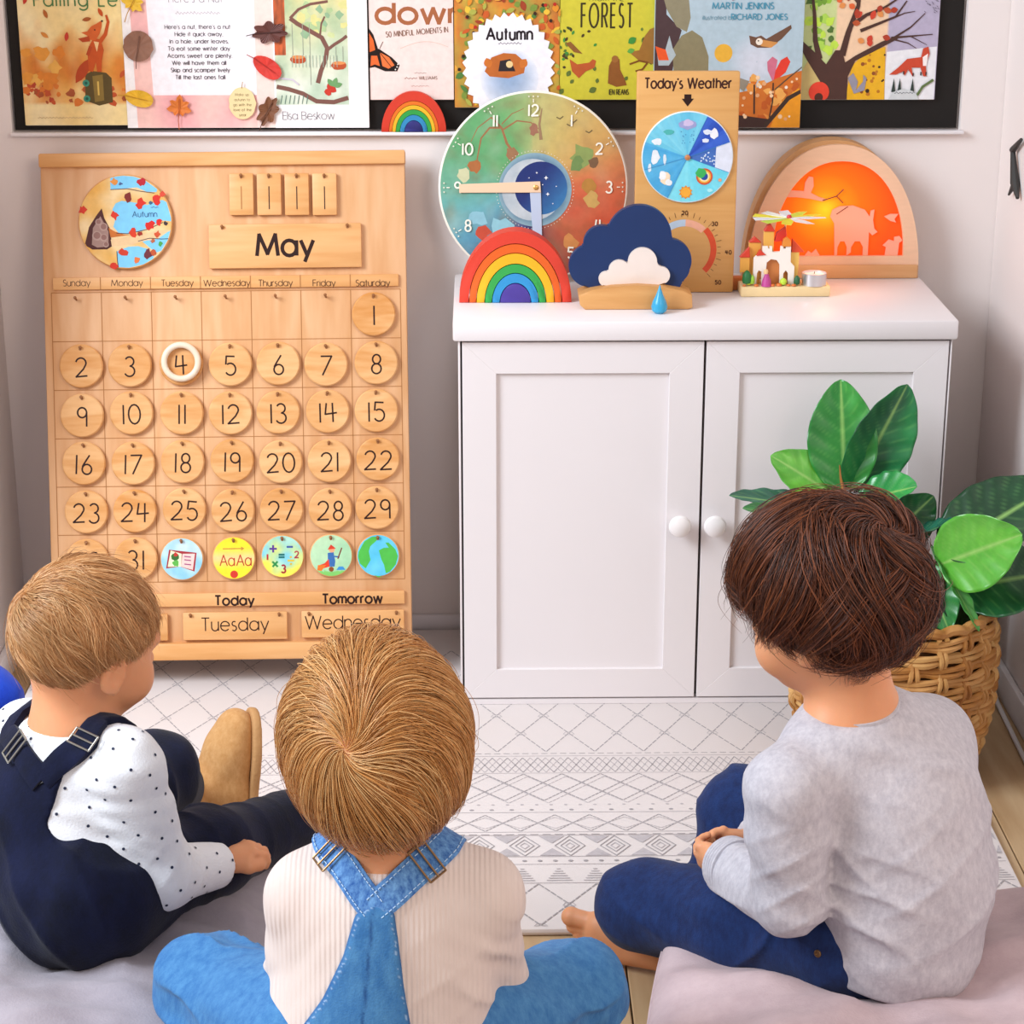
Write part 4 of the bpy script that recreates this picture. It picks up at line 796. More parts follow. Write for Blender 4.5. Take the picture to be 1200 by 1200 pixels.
rainbow((p[0], -.0095, RZ0+.0023), 38/ss*1.03, 47/ss*1.03, .010, ['CE3A26', 'E0701E', 'E0B026', '2F9A44', '2F86B8', '2A2A72'], 'small flat rainbow standing on the board ledge beside the pink book', [1, .76, .66, .55, .42, .28])
# cloud
CB = wood('cloud_base_wood', 'D9A468', 'B97E40', grain=(3, 10, 26), amt=.7)
p = ontop(742, 363); yb = p[1]; sb = FPX/((p-CAMP)@_f); e0 = (p[0]*1.01, yb+.040, CT+.0003); k3 = lambda x, y: ((x-742)/sb, (363-y)/sb)
e = empty('cloud_ornament', e0); tag(e, 'dark blue wooden cloud with a smaller white cloud on a curved wooden base', 'ornament')
def smoothpoly(pts, n=4):
    out = []; m_ = len(pts)
    for i in range(m_):
        p0, p1, p2, p3 = [np.array(pts[(i+j-1) % m_], float) for j in range(4)]
        for t_ in range(n): t = t_/n; out.append(tuple(.5*((2*p1)+(-p0+p2)*t+(2*p0-5*p1+4*p2-p3)*t*t+(-p0+3*p1-3*p2+p3)*t**3)))
    return out
def lobes(L_, base, sxy):
    """outline from overlapping circles (x, y, r) above a base line, walked left to right"""
    pts = []
    N = 220; cxm = sum(l[0] for l in L_)/len(L_); cy0 = base
    for i in range(N+1):
        a_ = math.pi*(1-i/N)*1.0; d = (math.cos(a_), math.sin(a_)); best = 0
        for x, y, r in L_:
            dx, dy = x-cxm, cy0-y; bq = dx*d[0]+dy*d[1]; c_ = dx*dx+dy*dy-r*r; D = bq*bq-c_
            if D > 0: best = max(best, bq+math.sqrt(D))
        pts.append(sxy(cxm+best*d[0], cy0-best*d[1]))
    return pts
pts = lobes([(690, 315, 25), (704, 289, 22), (747, 281, 38), (783, 309, 26), (790, 318, 17), (728, 320, 40), (770, 325, 30)], 341, k3)
MB().prism(pts, -.016, -.001, .002).out('blue_cloud', mat('stain_navy_blue', '17305F', .45, .4, var=.05, vscale=30), e, ang=30)
pts = lobes([(709, 329, 9), (724, 319, 12.5), (751, 309, 17), (773, 325, 10.5), (740, 328, 16), (762, 324, 14)], 341, k3)
MB().prism(pts, -.024, -.0165, .0015).out('white_cloud', mat('pale_cream_wood', 'E9DAD0', .5, var=.03, vscale=40), e, ang=30)
pts = [k3(*z) for z in ((676, 346), (690, 340), (715, 335.5), (745, 334), (775, 336), (800, 341), (809, 346), (810, 361), (805, 363), (684, 363), (678, 358))]
MB().prism(pts, -.040, .014, .0025).out('base', CB, e, ang=30)
p = ontop(772.5, 367); sd = FPX/((p-CAMP)@_f)
e = empty('water_drop', (p[0], p[1], CT+.0004)); tag(e, 'tiny turquoise wooden water drop in front of the cloud', 'ornament')
MB().lathe([(0, 0), (5/sd, 0), (8.5/sd, 3/sd), (9.6/sd, 8/sd), (8/sd, 14/sd), (4.6/sd, 21/sd), (2/sd, 28/sd), (.6/sd, 33/sd), (0, 33.5/sd)], 24).out('drop', mat('stain_turquoise', '2F9CC6', .3, .5), e)
# arch lamp
p = ontop(975, 326); yl = p[1]; sl = FPX/((p-CAMP)@_f); k4 = lambda x, y: ((x-975.5)/sl, (326-y)/sl)
lp = empty('arch_lamp', (J(975.5, 326, yl)[0], yl, CT+.0003)); tag(lp, 'arched wooden lamp with a glowing orange cut-out scene of a mushroom house', 'lamp')
PW = mat('lamp_wood', 'E2B898', .5, .3, var=.05, vscale=14, stretch=(2, 1, 10)); PW2 = wood('lamp_rim_wood', 'D9A878', 'C08A54', grain=(3, 10, 20), amt=.6)
def archpts(hw, top, n=40, pw=2.15): return [(hw*abs(math.cos(math.pi*i/n))**(2/pw)*(1 if i <= n/2 else -1), top*abs(math.sin(math.pi*i/n))**(2/pw)) for i in range(n+1)]
hw, top = 100.5/sl, 156/sl
def plate(outer, inner, y0, y1, nm, m):
    b = MB(); n = len(outer)
    rings = [[b.bm.verts.new((p_[0], y, p_[1])) for p_ in q] for q, y in ((outer, y0), (outer, y1), (inner, y1), (inner, y0))]
    for A, B in ((0, 1), (1, 2), (2, 3), (3, 0)):
        for i in range(n): b.bm.faces.new((rings[A][i], rings[A][(i+1) % n], rings[B][(i+1) % n], rings[B][i]))
    return b.out(nm, m, lp, ang=40)
outer = archpts(hw, top)
ihw, ib, it_ = 77/sl, 26/sl, 111/sl; icx = 4.5/sl
inner = [(icx+ihw*math.copysign(abs(math.cos(math.pi*i/40))**.92, math.cos(math.pi*i/40)), ib+it_*math.sin(math.pi*i/40)**.95 if 0 < i < 40 else ib) for i in range(41)]
plate(outer, inner, 0, .010, 'front_panel', PW)
out2 = [(a_-.007, b_*1.028) for a_, b_ in outer]
plate(out2, [(a_*.93-.006, max(b_*.95, .004)) for a_, b_ in outer], .0102, .045, 'rim', PW2)
MB().prism(out2, .0452, .050).out('back_panel', PW2, lp)
MB().box((-hw-.002, -.004, 0), (hw-.002, -.0002, 16/sl), .002).out('base_strip', PW2, lp)
gm = bpy.data.materials.new('lit_orange_sheet'); gm.use_nodes = True; nt = gm.node_tree; at = nt.nodes.new('ShaderNodeAttribute'); at.attribute_name = 'Col'; bb = nt.nodes['Principled BSDF']
nt.links.new(at.outputs[0], bb.inputs['Base Color']); nt.links.new(at.outputs[0], bb.inputs['Emission Color']); bb.inputs['Emission Strength'].default_value = .62; bb.inputs['Roughness'].default_value = .95; bb.inputs['Specular IOR Level'].default_value = 0
P = Paint()
x0, z0 = -ihw+icx-.003, ib-.003
gx, gz = k4(964, 246)
def glow(u, v):
    x = x0+u*(2*ihw+.006); z = z0+v*(it_+.006); d = math.hypot((x-gx)*1.0, z-gz)*sl; return mixc(mixc('FBB428', 'F58A1E', d/24), mixc('F2661A', 'E24A1C', (d-35)/45), (d-8)/34)
cxx, czz = icx, ib+.3*it_
def gl2(x, z): return glow((x-x0)/(2*ihw+.006), (z-z0)/(it_+.006))
inner = [(inner[a_//6][0]*(1-(a_ % 6)/6)+inner[(a_//6+1) % 41][0]*(a_ % 6)/6, inner[a_//6][1]*(1-(a_ % 6)/6)+inner[(a_//6+1) % 41][1]*(a_ % 6)/6) for a_ in range(41*6)]
nI = len(inner)
for j in range(61):
    for i_ in range(nI): t = .001+1.03*j/60; x = cxx+(inner[i_][0]-cxx)*t; z = czz+(inner[i_][1]-czz)*t; P._v(x, z, lin(gl2(x, z)))
for j in range(60):
    for i_ in range(nI): P.F.append([j*nI+i_, j*nI+(i_+1) % nI, (j+1)*nI+(i_+1) % nI, (j+1)*nI+i_])
P.out('orange_sheet', lp, T((0, .008, 0)), gm)
PS = mat('cutout_wood', 'EFA084', .5)
def cut(pts, y=.004): MB().prism([k4(*z) for z in pts], y, y+.003).out('cutout_figure', PS, lp, smooth=False)
cut([(977, 300), (975, 262), (970, 254), (972, 246), (980, 242), (996, 241), (1010, 246), (1016, 254), (1017, 247), (1021, 246), (1020, 258), (1022, 268), (1026, 272), (1020, 276), (1016, 272), (1016, 300), (1010, 300), (1010, 290), (1006, 283), (1000, 283), (996, 290), (996, 296), (991, 300), (991, 290), (988, 283), (983, 283), (980, 290), (980, 300)])
cut([(915, 226), (922, 223), (938, 224), (939, 214), (943, 207), (948, 208), (949, 218), (946, 226), (956, 231), (966, 234), (960, 236), (946, 233), (930, 231), (914, 231)])
cut([(1036, 300), (1037, 290), (1033, 288), (1040, 281), (1046, 283), (1046, 278), (1052, 277), (1056, 282), (1052, 285), (1051, 300)]); cut([(1033, 254), (1040, 251), (1049, 251), (1045, 257), (1047, 261), (1040, 259)])
cut([(942, 300), (946, 294), (950, 297), (955, 292), (960, 300)])
b = MB(); b.tube([(*k4(960, 235)[:1], .004, k4(960, 235)[1]), (k4(976, 230)[0], .004, k4(976, 230)[1]), (k4(984, 222)[0], .004, k4(984, 222)[1])], .001, 6); b.tube([(k4(976, 230)[0], .004, k4(976, 230)[1]), (k4(984, 238)[0], .004, k4(984, 238)[1])], .001, 6); b.tube([(k4(977, 251)[0], .004, k4(977, 251)[1]), (k4(990, 242)[0], .004, k4(990, 242)[1])], .0008, 6)
b.out('twig', mat('twig_dark', '7A3A1C', .6), lp)
b = MB().lathe([(0, 0), (.008, 0), (.008, .02), (.012, .03), (.014, .042), (.010, .052), (0, .056)], 20).xf(T((gx, .028, .012))).out('bulb', mat('lit_bulb', 'FFE0A0', .3, emit='FFC060', estr=3), lp)
l = bpy.data.lights.new('lamp_glow', 'POINT'); l.energy = .2; l.color = (1, .5, .25); l.shadow_soft_size = .02; lo = link('lamp_glow', l); lo.location = (lp.location.x+gx, yl-.10, CT+.085)
# castle with candle-driven vanes
p = ontop(921, 348); yc = p[1]; sc_ = FPX/((p-CAMP)@_f); k5 = lambda x, y: ((x-921)/sc_, (348-y)/sc_)
cs = empty('castle_carousel', (J(921, 348, yc)[0], yc, CT+.0003)); tag(cs, 'little painted wooden castle with spinning vanes on a pale base before the lamp', 'toy castle')
MB().box((*k5(868, 348)[:1], 0, 0), (k5(973, 348)[0], .055, 12/sc_), .002).out('base', mat('pale_pine', 'E8CC98', .5, var=.06, vscale=30), cs)
zb = 12.2/sc_
def slab(nm, pts, y0, y1, c, bev=.0004): 
    return MB().prism([k5(*z) for z in pts], y0, y1, bev, 1).out(nm, mat('paint_'+c, c, .5), cs, smooth=False)
WW = 'EFE6DC'; OR = 'E5A345'; RR = 'D23A22'
slab('castle_wall', [(883, 336), (883, 304), (886, 301), (893, 301), (893, 290), (899, 290), (899, 293), (901, 293), (901, 290), (904, 290), (904, 297), (914, 297), (914, 290), (917, 290), (917, 293), (920, 293), (920, 290), (926, 290), (926, 309), (931, 314), (931, 336), (924, 336), (924, 322), (921, 318), (918, 322), (918, 336), (914, 336), (914, 312), (910, 306), (903, 305), (898, 309), (897, 336), (893, 336), (893, 320), (889, 318), (887, 322), (887, 336)], .014, .020, WW)
slab('rear_tower', [(878, 336), (878, 287), (892, 287), (892, 336)], .026, .036, OR); slab('rear_tower', [(895, 336), (895, 274), (907, 274), (907, 336)], .026, .036, 'EBB050'); slab('rear_tower', [(917, 336), (917, 284), (926, 284), (926, 336)], .024, .034, 'E0903A')
slab('rear_tower', [(868, 322), (868, 304), (879, 304), (879, 322)], .022, .03, OR); slab('rear_tower', [(926, 336), (927, 298), (937, 298), (936, 336)], .022, .032, 'EBC060'); slab('arch_door', [(897, 336), (897, 304), (915, 304), (915, 336)], .0205, .0235, 'C87A3C')
slab('roof', [(878, 287), (885, 281), (892, 287)], .024, .038, RR); slab('roof', [(895, 274), (899, 267), (903, 266), (908, 274)], .024, .038, RR); slab('roof', [(908, 286), (910, 276), (920, 269), (922, 284)], .022, .036, 'D83020'); slab('roof', [(867, 304), (878, 292), (879, 304)], .02, .03, RR); slab('roof', [(886, 301), (890, 294), (897, 300)], .012, .022, RR); slab('roof', [(928, 298), (928, 282), (943, 298)], .02, .032, 'D84A24'); slab('roof', [(916, 290), (917, 282), (921, 279), (925, 283), (926, 290)], .012, .022, 'E08A30')
def bush(x, y, r, c, h=1.4): MB().lathe([(0, 0), (r*.8, r*.25), (r, r*.8), (r*.85, r*1.4*h), (r*.45, r*1.8*h), (0, r*2*h)], 14).xf(T((k5(x, y)[0], .008, k5(x, y)[1]))).out('shrub', mat('paint_'+c, c, .5), cs)
bush(875, 334, .008, '1F6A34', 1.5); bush(881, 334, .005, '9ACB3A', 1.6); bush(934, 335, .0055, '1F5A34', 1.5); bush(877, 335, .0045, 'C8DC3A', .8); bush(918, 335, .006, 'B8D83A', 1)
b = MB(); b.lathe([(0, 0), (.0085, 0), (.007, .010), (.004, .017), (.0035, .020), (0, .021)], 14).xf(T((k5(898, 336)[0], .006, zb))); b.out('figure_robe', mat('paint_magenta', 'B8408A', .5), cs)
b = MB(); b.lathe([(0, 0), (.0032, .001), (.004, .004), (.003, .008), (0, .009)], 12).xf(T((k5(897, 336)[0], .006, zb+.0195))); b.out('figure_head', mat('paint_skin', 'EBC08A', .5), cs)
b = MB()
for x, y_, r in ((905, .004, .004), (886, .004, .004), (924, .005, .0035), (913, .006, .005), (930, .004, .004), (872, .004, .003)): b.lathe([(0, 0), (r, .0005), (r*.8, r*.8), (0, r)], 10, T((k5(x, 336)[0], y_, zb)))
b.out('flower_mound', mat('paint_orange_mound', 'D9702A', .5), cs)
MB().tube([(k5(921, 336)[0], .040, zb), (k5(921, 336)[0], .040, k5(921, 262)[1])], .0016, 8).out('pole', mat('pale_pine', 'E8CC98', .5), cs)
px_, pz_ = k5(924, 259); vb = empty('vane_wheel'); vb.parent = cs; vb.matrix_local = T((px_, .030, pz_))
MB().lathe([(0, -.003), (.004, -.002), (.0045, .002), (.003, .005), (0, .006)], 14).out('hub', mat('paint_red_hub', 'C8283A', .4), vb)
vm = [('DDE2E6', 0), ('E2D838', .5), ('C8DC50', 1.05), ('DDE2E6', 1.6), ('E9EDE4', 2.2), ('E2D838', 2.75), ('DDE2E6', 3.3), ('C0D84A', 3.85), ('E2D838', 4.5), ('E6E2E0', 5.2)]
for c, a_ in vm:
    L_ = .060; V = [(.003, -.001, 0), (.003, .001, 0), (L_*.5, -.009, .003), (L_*.5, .009, -.003), (L_, -.007, .004), (L_, .007, -.003)]
    V = V+[(v_[0], v_[1], v_[2]+.0006) for v_ in V]; Fc = [(0, 2, 3, 1), (2, 4, 5, 3), (6, 7, 9, 8), (8, 9, 11, 10), (4, 10, 11, 5), (0, 1, 7, 6), (0, 6, 8, 2), (2, 8, 10, 4), (1, 3, 9, 7), (3, 5, 11, 9)]
    mesh('vane', V, Fc, mat('vane_'+c, c, .5), vb, M=Rz(a_) @ Rx(.35))
p2 = k5(955, 336); tl = empty('tealight', (cs.location.x+p2[0], yc+.018, CT+.0005+12/sc_)); tag(tl, 'round white tealight candle in a metal cup beside the toy castle', 'candle')
r = 14.5/sc_
MB().lathe([(0, 0), (r, 0), (r, .0002), (r*1.01, 14/sc_), (r*.96, 14/sc_), (r*.96, .003), (0, .003)], 28).out('metal_cup', mat('aluminium', 'D6D2D4', .3, metal=.8), tl)
MB().lathe([(0, .0032), (r*.95, .0032), (r*.95, 12/sc_), (0, 12.4/sc_)], 28).out('wax', mat('wax', 'F0E4E4', .4, sss=.3), tl); MB().tube([(0, 0, 12.2/sc_), (.0003, 0, 15/sc_)], .0006, 6).out('wick', INK, tl)
# ------------------------------------------------------------------ printed play mat
RX_0, RX_1, RY_0, RY_1 = -.775, .757, -1.104, -.02
mt = empty('play_mat', (0, 0, 0)); tag(mt, 'pale printed play mat with grey lattice bands in front of the cabinet', 'mat')
MB().box((RX_0, RY_0, .0005), (RX_1, RY_1, .012), .005).out('mat_body', mat('mat_foam', 'DCD3D0', .55, .3, bump=.06, bscale=400), mt)
P = Paint((RX_0+.006, RY_0+.006, RX_1-.006, RY_1-.006), eps=2e-6); G1, G2 = 'A09A9C', 'B8B1B3'
Y = lambda py: JZ(650, py, .012)[1]
def hline(py, w_=.0016, c=G1, dash=0): 
    y = Y(py)
    if not dash: P.line([(RX_0, y), (RX_1, y)], w_, c)
    else:
        x = RX_0
        while x < RX_1: P.line([(x, y), (x+dash, y)], w_, c); x += dash*1.5
def lattice(pya, pyb, nrow, pitch, w_=.0017, c=G1, ph=0, curl=False, dash=True):
    ya, yb_ = Y(pya), Y(pyb); dy = (yb_-ya)/nrow; x = RX_0-pitch+ph; k0 = P.k
    while x < RX_1+pitch:
        for r_ in range(nrow):
            y0 = ya+dy*r_
            for sg in (1, -1):
                xs, xe = (x, x+pitch/2) if (r_ % 2 == 0) == (sg > 0) else (x+pitch/2, x)
                if sg < 0: xs, xe = xs+(0), xe; xs, xe = (x+pitch, x+pitch/2) if r_ % 2 == 0 else (x+pitch/2, x+pitch)
                P.k = k0
                if dash:
                    n = 5
                    for i in range(n): t0, t1 = (i+.06)/n, (i+.90)/n; P.line([(xs+(xe-xs)*t0, y0+dy*t0), (xs+(xe-xs)*t1, y0+dy*t1)], w_, c)
                else: P.line([(xs, y0), (xe, y0+dy)], w_, c)
            if curl:
                xx = x if r_ % 2 == 0 else x+pitch/2
                if r_: P.k = k0; P.line([(xx-.009, y0-.004), (xx-.005, y0+.004), (xx+.005, y0+.004), (xx+.009, y0-.004), (xx, y0-.007), (xx-.009, y0-.004)], .0012, G2)
        x += pitch
def dots(py, pitch, r=.0028, c=G2, ph=0):
    y = Y(py); x = RX_0+ph; k0 = P.k
    while x < RX_1: P.k = k0; P.circle(x, y, r, c, r*.7, 8); x += pitch
lattice(762, 881, 6, .078, .0020, G1, .02, True); hline(883, .0015, G1, .01); hline(886, .001, G2)
lattice(888, 905, 2, .024, .0016, G1); lattice(888, 905, 2, .024, .0012, G2, .012); hline(906, .001, G2)
lattice(907, 938, 3, .060, .0020, G1); lattice(910, 941, 3, .060, .0014, G2, .006)
dots(943, .022); dots(949, .030, .0036, G1, .01); hline(952, .0012, G2)
lattice(955, 974, 2, .052, .0018, G1); lattice(958, 971, 2, .052, .0012, G2, .0); hline(975, .0010, G2); hline(978, .0016, G1, .012)
x = RX_0
while x < RX_1:
    k0 = P.k; y0, y1 = Y(1003), Y(980); ym = (y0+y1)/2
    for a_, b_ in (((x, y1), (x+.038, y1)), ((x, y0), (x+.038, y0))): P.k = k0; P.poly([a_, b_, (x+.019, ym+(a_[1]-ym)*.25)], G2)
    for q, c in ((1, G1), (.62, G1), (.3, G2)): P.k = k0; P.line([(x+.045-.022*q, ym), (x+.045, ym+(y1-ym)*q), (x+.045+.022*q, ym), (x+.045, ym-(ym-y0)*q), (x+.045-.022*q, ym)], .0016, c)
    x += .066
hline(979, .0012, G2); hline(1004, .0012, G2); dots(1009, .022, .0036, G1); hline(1013, .001, G2)
x = RX_0
while x < RX_1:
    k0 = P.k
    for i in range(6): yy = Y(1032)+(Y(1016)-Y(1032))*i/6; w2 = .018*(1-i/6); P.k = k0; P.line([(x-w2, yy), (x+w2, yy)], .0020, G2)
    x += .052
hline(1035, .0012, G2); lattice(1036, 1110, 3, .078*1.05, .0020, G1, .035, True)
P.out('printed_pattern', mt, T((0, 0, .0122)) @ Rx(-math.pi/2), paintmat('mat_print', .6, .1))
# ------------------------------------------------------------------ basket and plant
bc = (.643, -.575); BR_ = [(0, .122), (.05, .140), (.12, .153), (.20, .153), (.262, .146)]
def brad(z):
    for (z0, r0), (z1, r1) in zip(BR_, BR_[1:]):
        if z <= z1+1e-6: return r0+(r1-r0)*(z-z0)/(z1-z0)
    return BR_[-1][1]
bk = empty('woven_basket', (bc[0], bc[1], .0122)); tag(bk, 'round basket woven from thick golden water hyacinth, holding the plant', 'basket')
BM = [wood('wicker_%d' % i, c, d, grain=(9, 9, 9), rough=.55, amt=.9) for i, (c, d) in enumerate((('D6A262', '9E6428'), ('C98E48', '8F5620'), ('DDB070', 'AB7436')))]
NS = 22; NR = 13; RB = random.Random(8)
MB().lathe([(0, .002), (.10, .002), (.112, .01), (.128, .06), (.142, .12), (.142, .2), (.137, .255), (.130, .255), (.13, .2), (.13, .12), (.11, .02), (0, .012)], 40).out('liner', mat('basket_inside', '6A4420', .8), bk)
for r_ in range(NR):
    zc = .012+.0195*r_+(.002 if r_ == NR-1 else 0); b = MB(); ph = (r_ % 2)*math.pi
    for two in range(2):
        Pp = []; Rr = []
        for i in range(NS*6+1):
            a_ = 2*math.pi*i/(NS*6); w_ = math.cos(a_*NS/2+ph); rr = brad(zc)+.0045*w_+.001
            Pp.append((rr*math.cos(a_), rr*math.sin(a_), zc+(two-.5)*.0088+.0018*math.sin(a_*NS/2+ph+two)+.0012*math.sin(a_*5+r_))); Rr.append(.0052+.0008*math.sin(a_*17+r_*3+two))
        b.tube(Pp, Rr, 7, caps=False)
    b.out('woven_strand', BM[r_ % 3], bk)
sm = {}
for i in range(NS):
    a_ = 2*math.pi*(i+.5)/NS; b = MB()
    for sgn in (-1, 1):
        Pp = []
        for j in range(60):
            z = .004+.256*j/59; w_ = math.cos(math.pi*(z-.012)/.0195+(i % 2)*math.pi); rr = brad(z)+.0035+.0045*w_; aa = a_+sgn*.030+.012*math.sin(z*60+i)*sgn
            Pp.append((rr*math.cos(aa), rr*math.sin(aa), z))
        b.tube(Pp, .0042, 6)
    b.out('stake', BM[(i*2+1) % 3], bk)
b = MB(); Pp = [((.1445+.003*math.sin(a_*NS))*math.cos(a_), (.1445+.003*math.sin(a_*NS))*math.sin(a_), .266+.003*math.sin(a_*NS+1)) for a_ in [2*math.pi*i/120 for i in range(121)]]; b.tube(Pp, .0085, 8, caps=False); b.out('rim', BM[0], bk)
MB().lathe([(0, .222), (.1285, .216), (.1285, .21), (0, .21)], 28).out('soil', mat('dark_soil', '2C2018', .95, bump=1, bscale=80), bk)
pl = empty('rubber_plant', (bc[0], bc[1], .0122+.2225)); tag(pl, 'leafy plant with broad glossy green leaves growing from the woven basket', 'plant')
PB = Vector(pl.location)
LM = paintmat('glossy_leaf', .28, .08); LM.node_tree.nodes['Principled BSDF'].inputs['Specular IOR Level'].default_value = .55
LM.node_tree.nodes['Principled BSDF'].inputs['Transmission Weight'].default_value = 0
STEM = mat('plant_stem', '4A5A2A', .5); STB = mat('plant_stem_brown', '5A3A24', .6)
def leafblade(bp, tp, w_, c1, c2, nrm, cup=.25, bend=.12, vein='9CC46A', rnd=.9):
    bp, tp = Vector(bp), Vector(tp); ax = tp-bp; L_ = ax.length; ax.normalize(); n = Vector(nrm); n = (n-ax*n.dot(ax)).normalized(); sd_ = ax.cross(n)
    V, Fc, C = [], [], []; NU, NV = 44, 22
    for i in range(NU+1):
        t = i/NU; wd = w_*.6*(math.sin(math.pi*t**.85)**.55)*(1-.2*t**6) if 0 < t < 1 else .0008
        if t == 1: wd = .0005
        for j in range(NV+1):
            v_ = (j/NV-.5)*2; q = abs(v_); lat = v_*wd; h = cup*wd*q*q-bend*L_*(t*t)+.0015*math.sin(t*31-q*6.5)*q*(1 if wd > .01 else 0)
            V.append(tuple(bp+ax*(t*L_)+sd_*lat+n*h)); 
            col = mixc(c1, c2, .5+.8*nz(t*2, v_, 1.3, L_*50)); vn = max(0, 1-q*(13-4*t))*1.1+.28*max(0, math.sin(t*62-q*13)-.78)/.22*(1 if q < .93 else 0); C.append(lin(mixc(col, vein, min(.85, vn*.9))))
    for i in range(NU):
        for j in range(NV): q = i*(NV+1)+j; Fc.append((q, q+1, q+NV+2, q+NV+1))
    o = mesh('leaf', [tuple(Vector(v_)-PB) for v_ in V], Fc, LM, pl, True, cols=C)
    md = o.modifiers.new('thick', 'SOLIDIFY'); md.thickness = .0007; return o
cv = Vector((-.1, -.85, .5))
stemtop = []
def pt(x, y, Y_): return Vector(J(x, y, Y_))
DK, MD, LT = ('1F5A30', '123F24'), ('2F8A3E', '1F6A34'), ('6CB83E', '4A9A34')
for a_ in ((990, 575, -.50, 985, 445, -.47, 76, ('3F9A3E', '256F30'), (-.25, -1, .25), .2, .02), (998, 574, -.50, 1065, 452, -.50, 74, ('2F8A48', '1A5A38'), (.3, -1, .2), .35, .03),
           (984, 585, -.50, 907, 532, -.50, 58, LT, (-.2, -.7, .8), .25, .08), (985, 600, -.52, 856, 578, -.58, 40, ('2A6A50', '1F4F40'), (0, -.35, 1), .2, .02),
           (975, 620, -.53, 880, 585, -.63, 36, ('3F8A4A', '2A6A3A'), (0, -.5, 1), .2, .1),
           (1003, 590, -.53, 1070, 566, -.60, 56, ('3FA04E', '2A7A40'), (.1, -.6, .8), .25, .08), (1030, 640, -.55, 1094, 583, -.56, 60, ('1F6A34', '154A28'), (.2, -.9, .5), .3, .1),
           (1050, 640, -.55, 1118, 606, -.63, 34, ('2A6A54', '1A4A3C'), (.2, -.5, 1), .3, .05), (1050, 650, -.56, 1078, 690, -.62, 60, DK, (.2, -1, .3), .3, .1),
           (1106, 650, -.62, 1236, 560, -.60, 92, ('1C4F2C', '14381F'), (-.35, -.6, .8), .25, .10), (1100, 662, -.62, 1192, 628, -.72, 82, ('6CB840', '57A838'), (.05, -1, .5), .2, .08),
           (1120, 690, -.62, 1235, 668, -.64, 84, ('256A34', '1A4A28'), (0, -.8, .6), .3, .1), (1092, 640, -.60, 1150, 738, -.70, 26, ('4FA044', '3A8038'), (.75, -.7, .5), .3, .03),
           (1080, 660, -.60, 1112, 738, -.66, 52, ('3F9A4A', '2A7038'), (-.1, -1, .2), .25, .08), (1110, 665, -.62, 1160, 735, -.62, 66, DK, (.1, -1, .3), .3, .1), (1060, 690, -.6, 1085, 745, -.66, 50, ('256A34', '1A4A28'), (0, -1, .4), .3, .1)):
    bp, tp = pt(a_[0], a_[1], a_[2]), pt(a_[3], a_[4], a_[5]); leafblade(bp, tp, a_[6]/840, a_[7][0], a_[7][1], a_[8], a_[9], a_[10])
    stemtop.append(bp)
def stem(pts, r, m=STEM): MB().tube([tuple(Vector(q)-PB) for q in pts], r, 8).out('stem', m, pl)
c0 = PB+Vector((-.02, .0, 0)); A = pt(990, 600, -.51)
stem([PB+Vector((-.01, .01, -.02)), (PB+A)/2+Vector((.02, 0, 0)), A, pt(990, 560, -.5)], [.007, .006, .004, .002], STB)
stem([pt(990, 580, -.5), pt(986, 560, -.5), pt(984, 545, -.5)], [.004, .003, .0008], mat('leaf_sheath', 'B5703A', .5))
Bp = pt(1100, 655, -.61); stem([PB+Vector((.02, -.01, -.02)), (PB*.5+Bp*.5)+Vector((-.02, 0, .02)), Bp], [.006, .005, .003], STB)
Cp = pt(1052, 648, -.555); stem([PB+Vector((0, -.01, -.02)), PB*.5+Cp*.5, Cp], [.005, .004, .003], STEM)
for q in stemtop:
    near = min((A, Bp, Cp, PB), key=lambda z: (z-q).length)
    if (near-q).length > .006: stem([near, near*.5+q*.5+Vector((0, 0, -.005)), q+Vector((0, .006, 0))], [.0022, .002, .0016])
# ------------------------------------------------------------------ flex and skirting clutter at the right
e = empty('white_cable', (0, 0, 0)); tag(e, 'white electric cable running down the right wall beside the basket', 'cable')
MB().tube([J(1183, 758, -.06), J(1192, 768, -.10), (XR-.02, -.22, .05), (XR-.022, -.35, .006), (XR-.03, -.6, .0045), (XR-.03, -.9, .0045)], .004, 8).out('flex', mat('white_plastic', 'DCD8D8', .4), e)
b = MB(); q = J(1185, 764, -.05); b.box((q[0]-.02, -.03, q[2]-.02), (q[0]+.01, -.0005, q[2]+.02), .004); b.out('plug', mat('white_plastic', 'DCD8D8', .4), e)
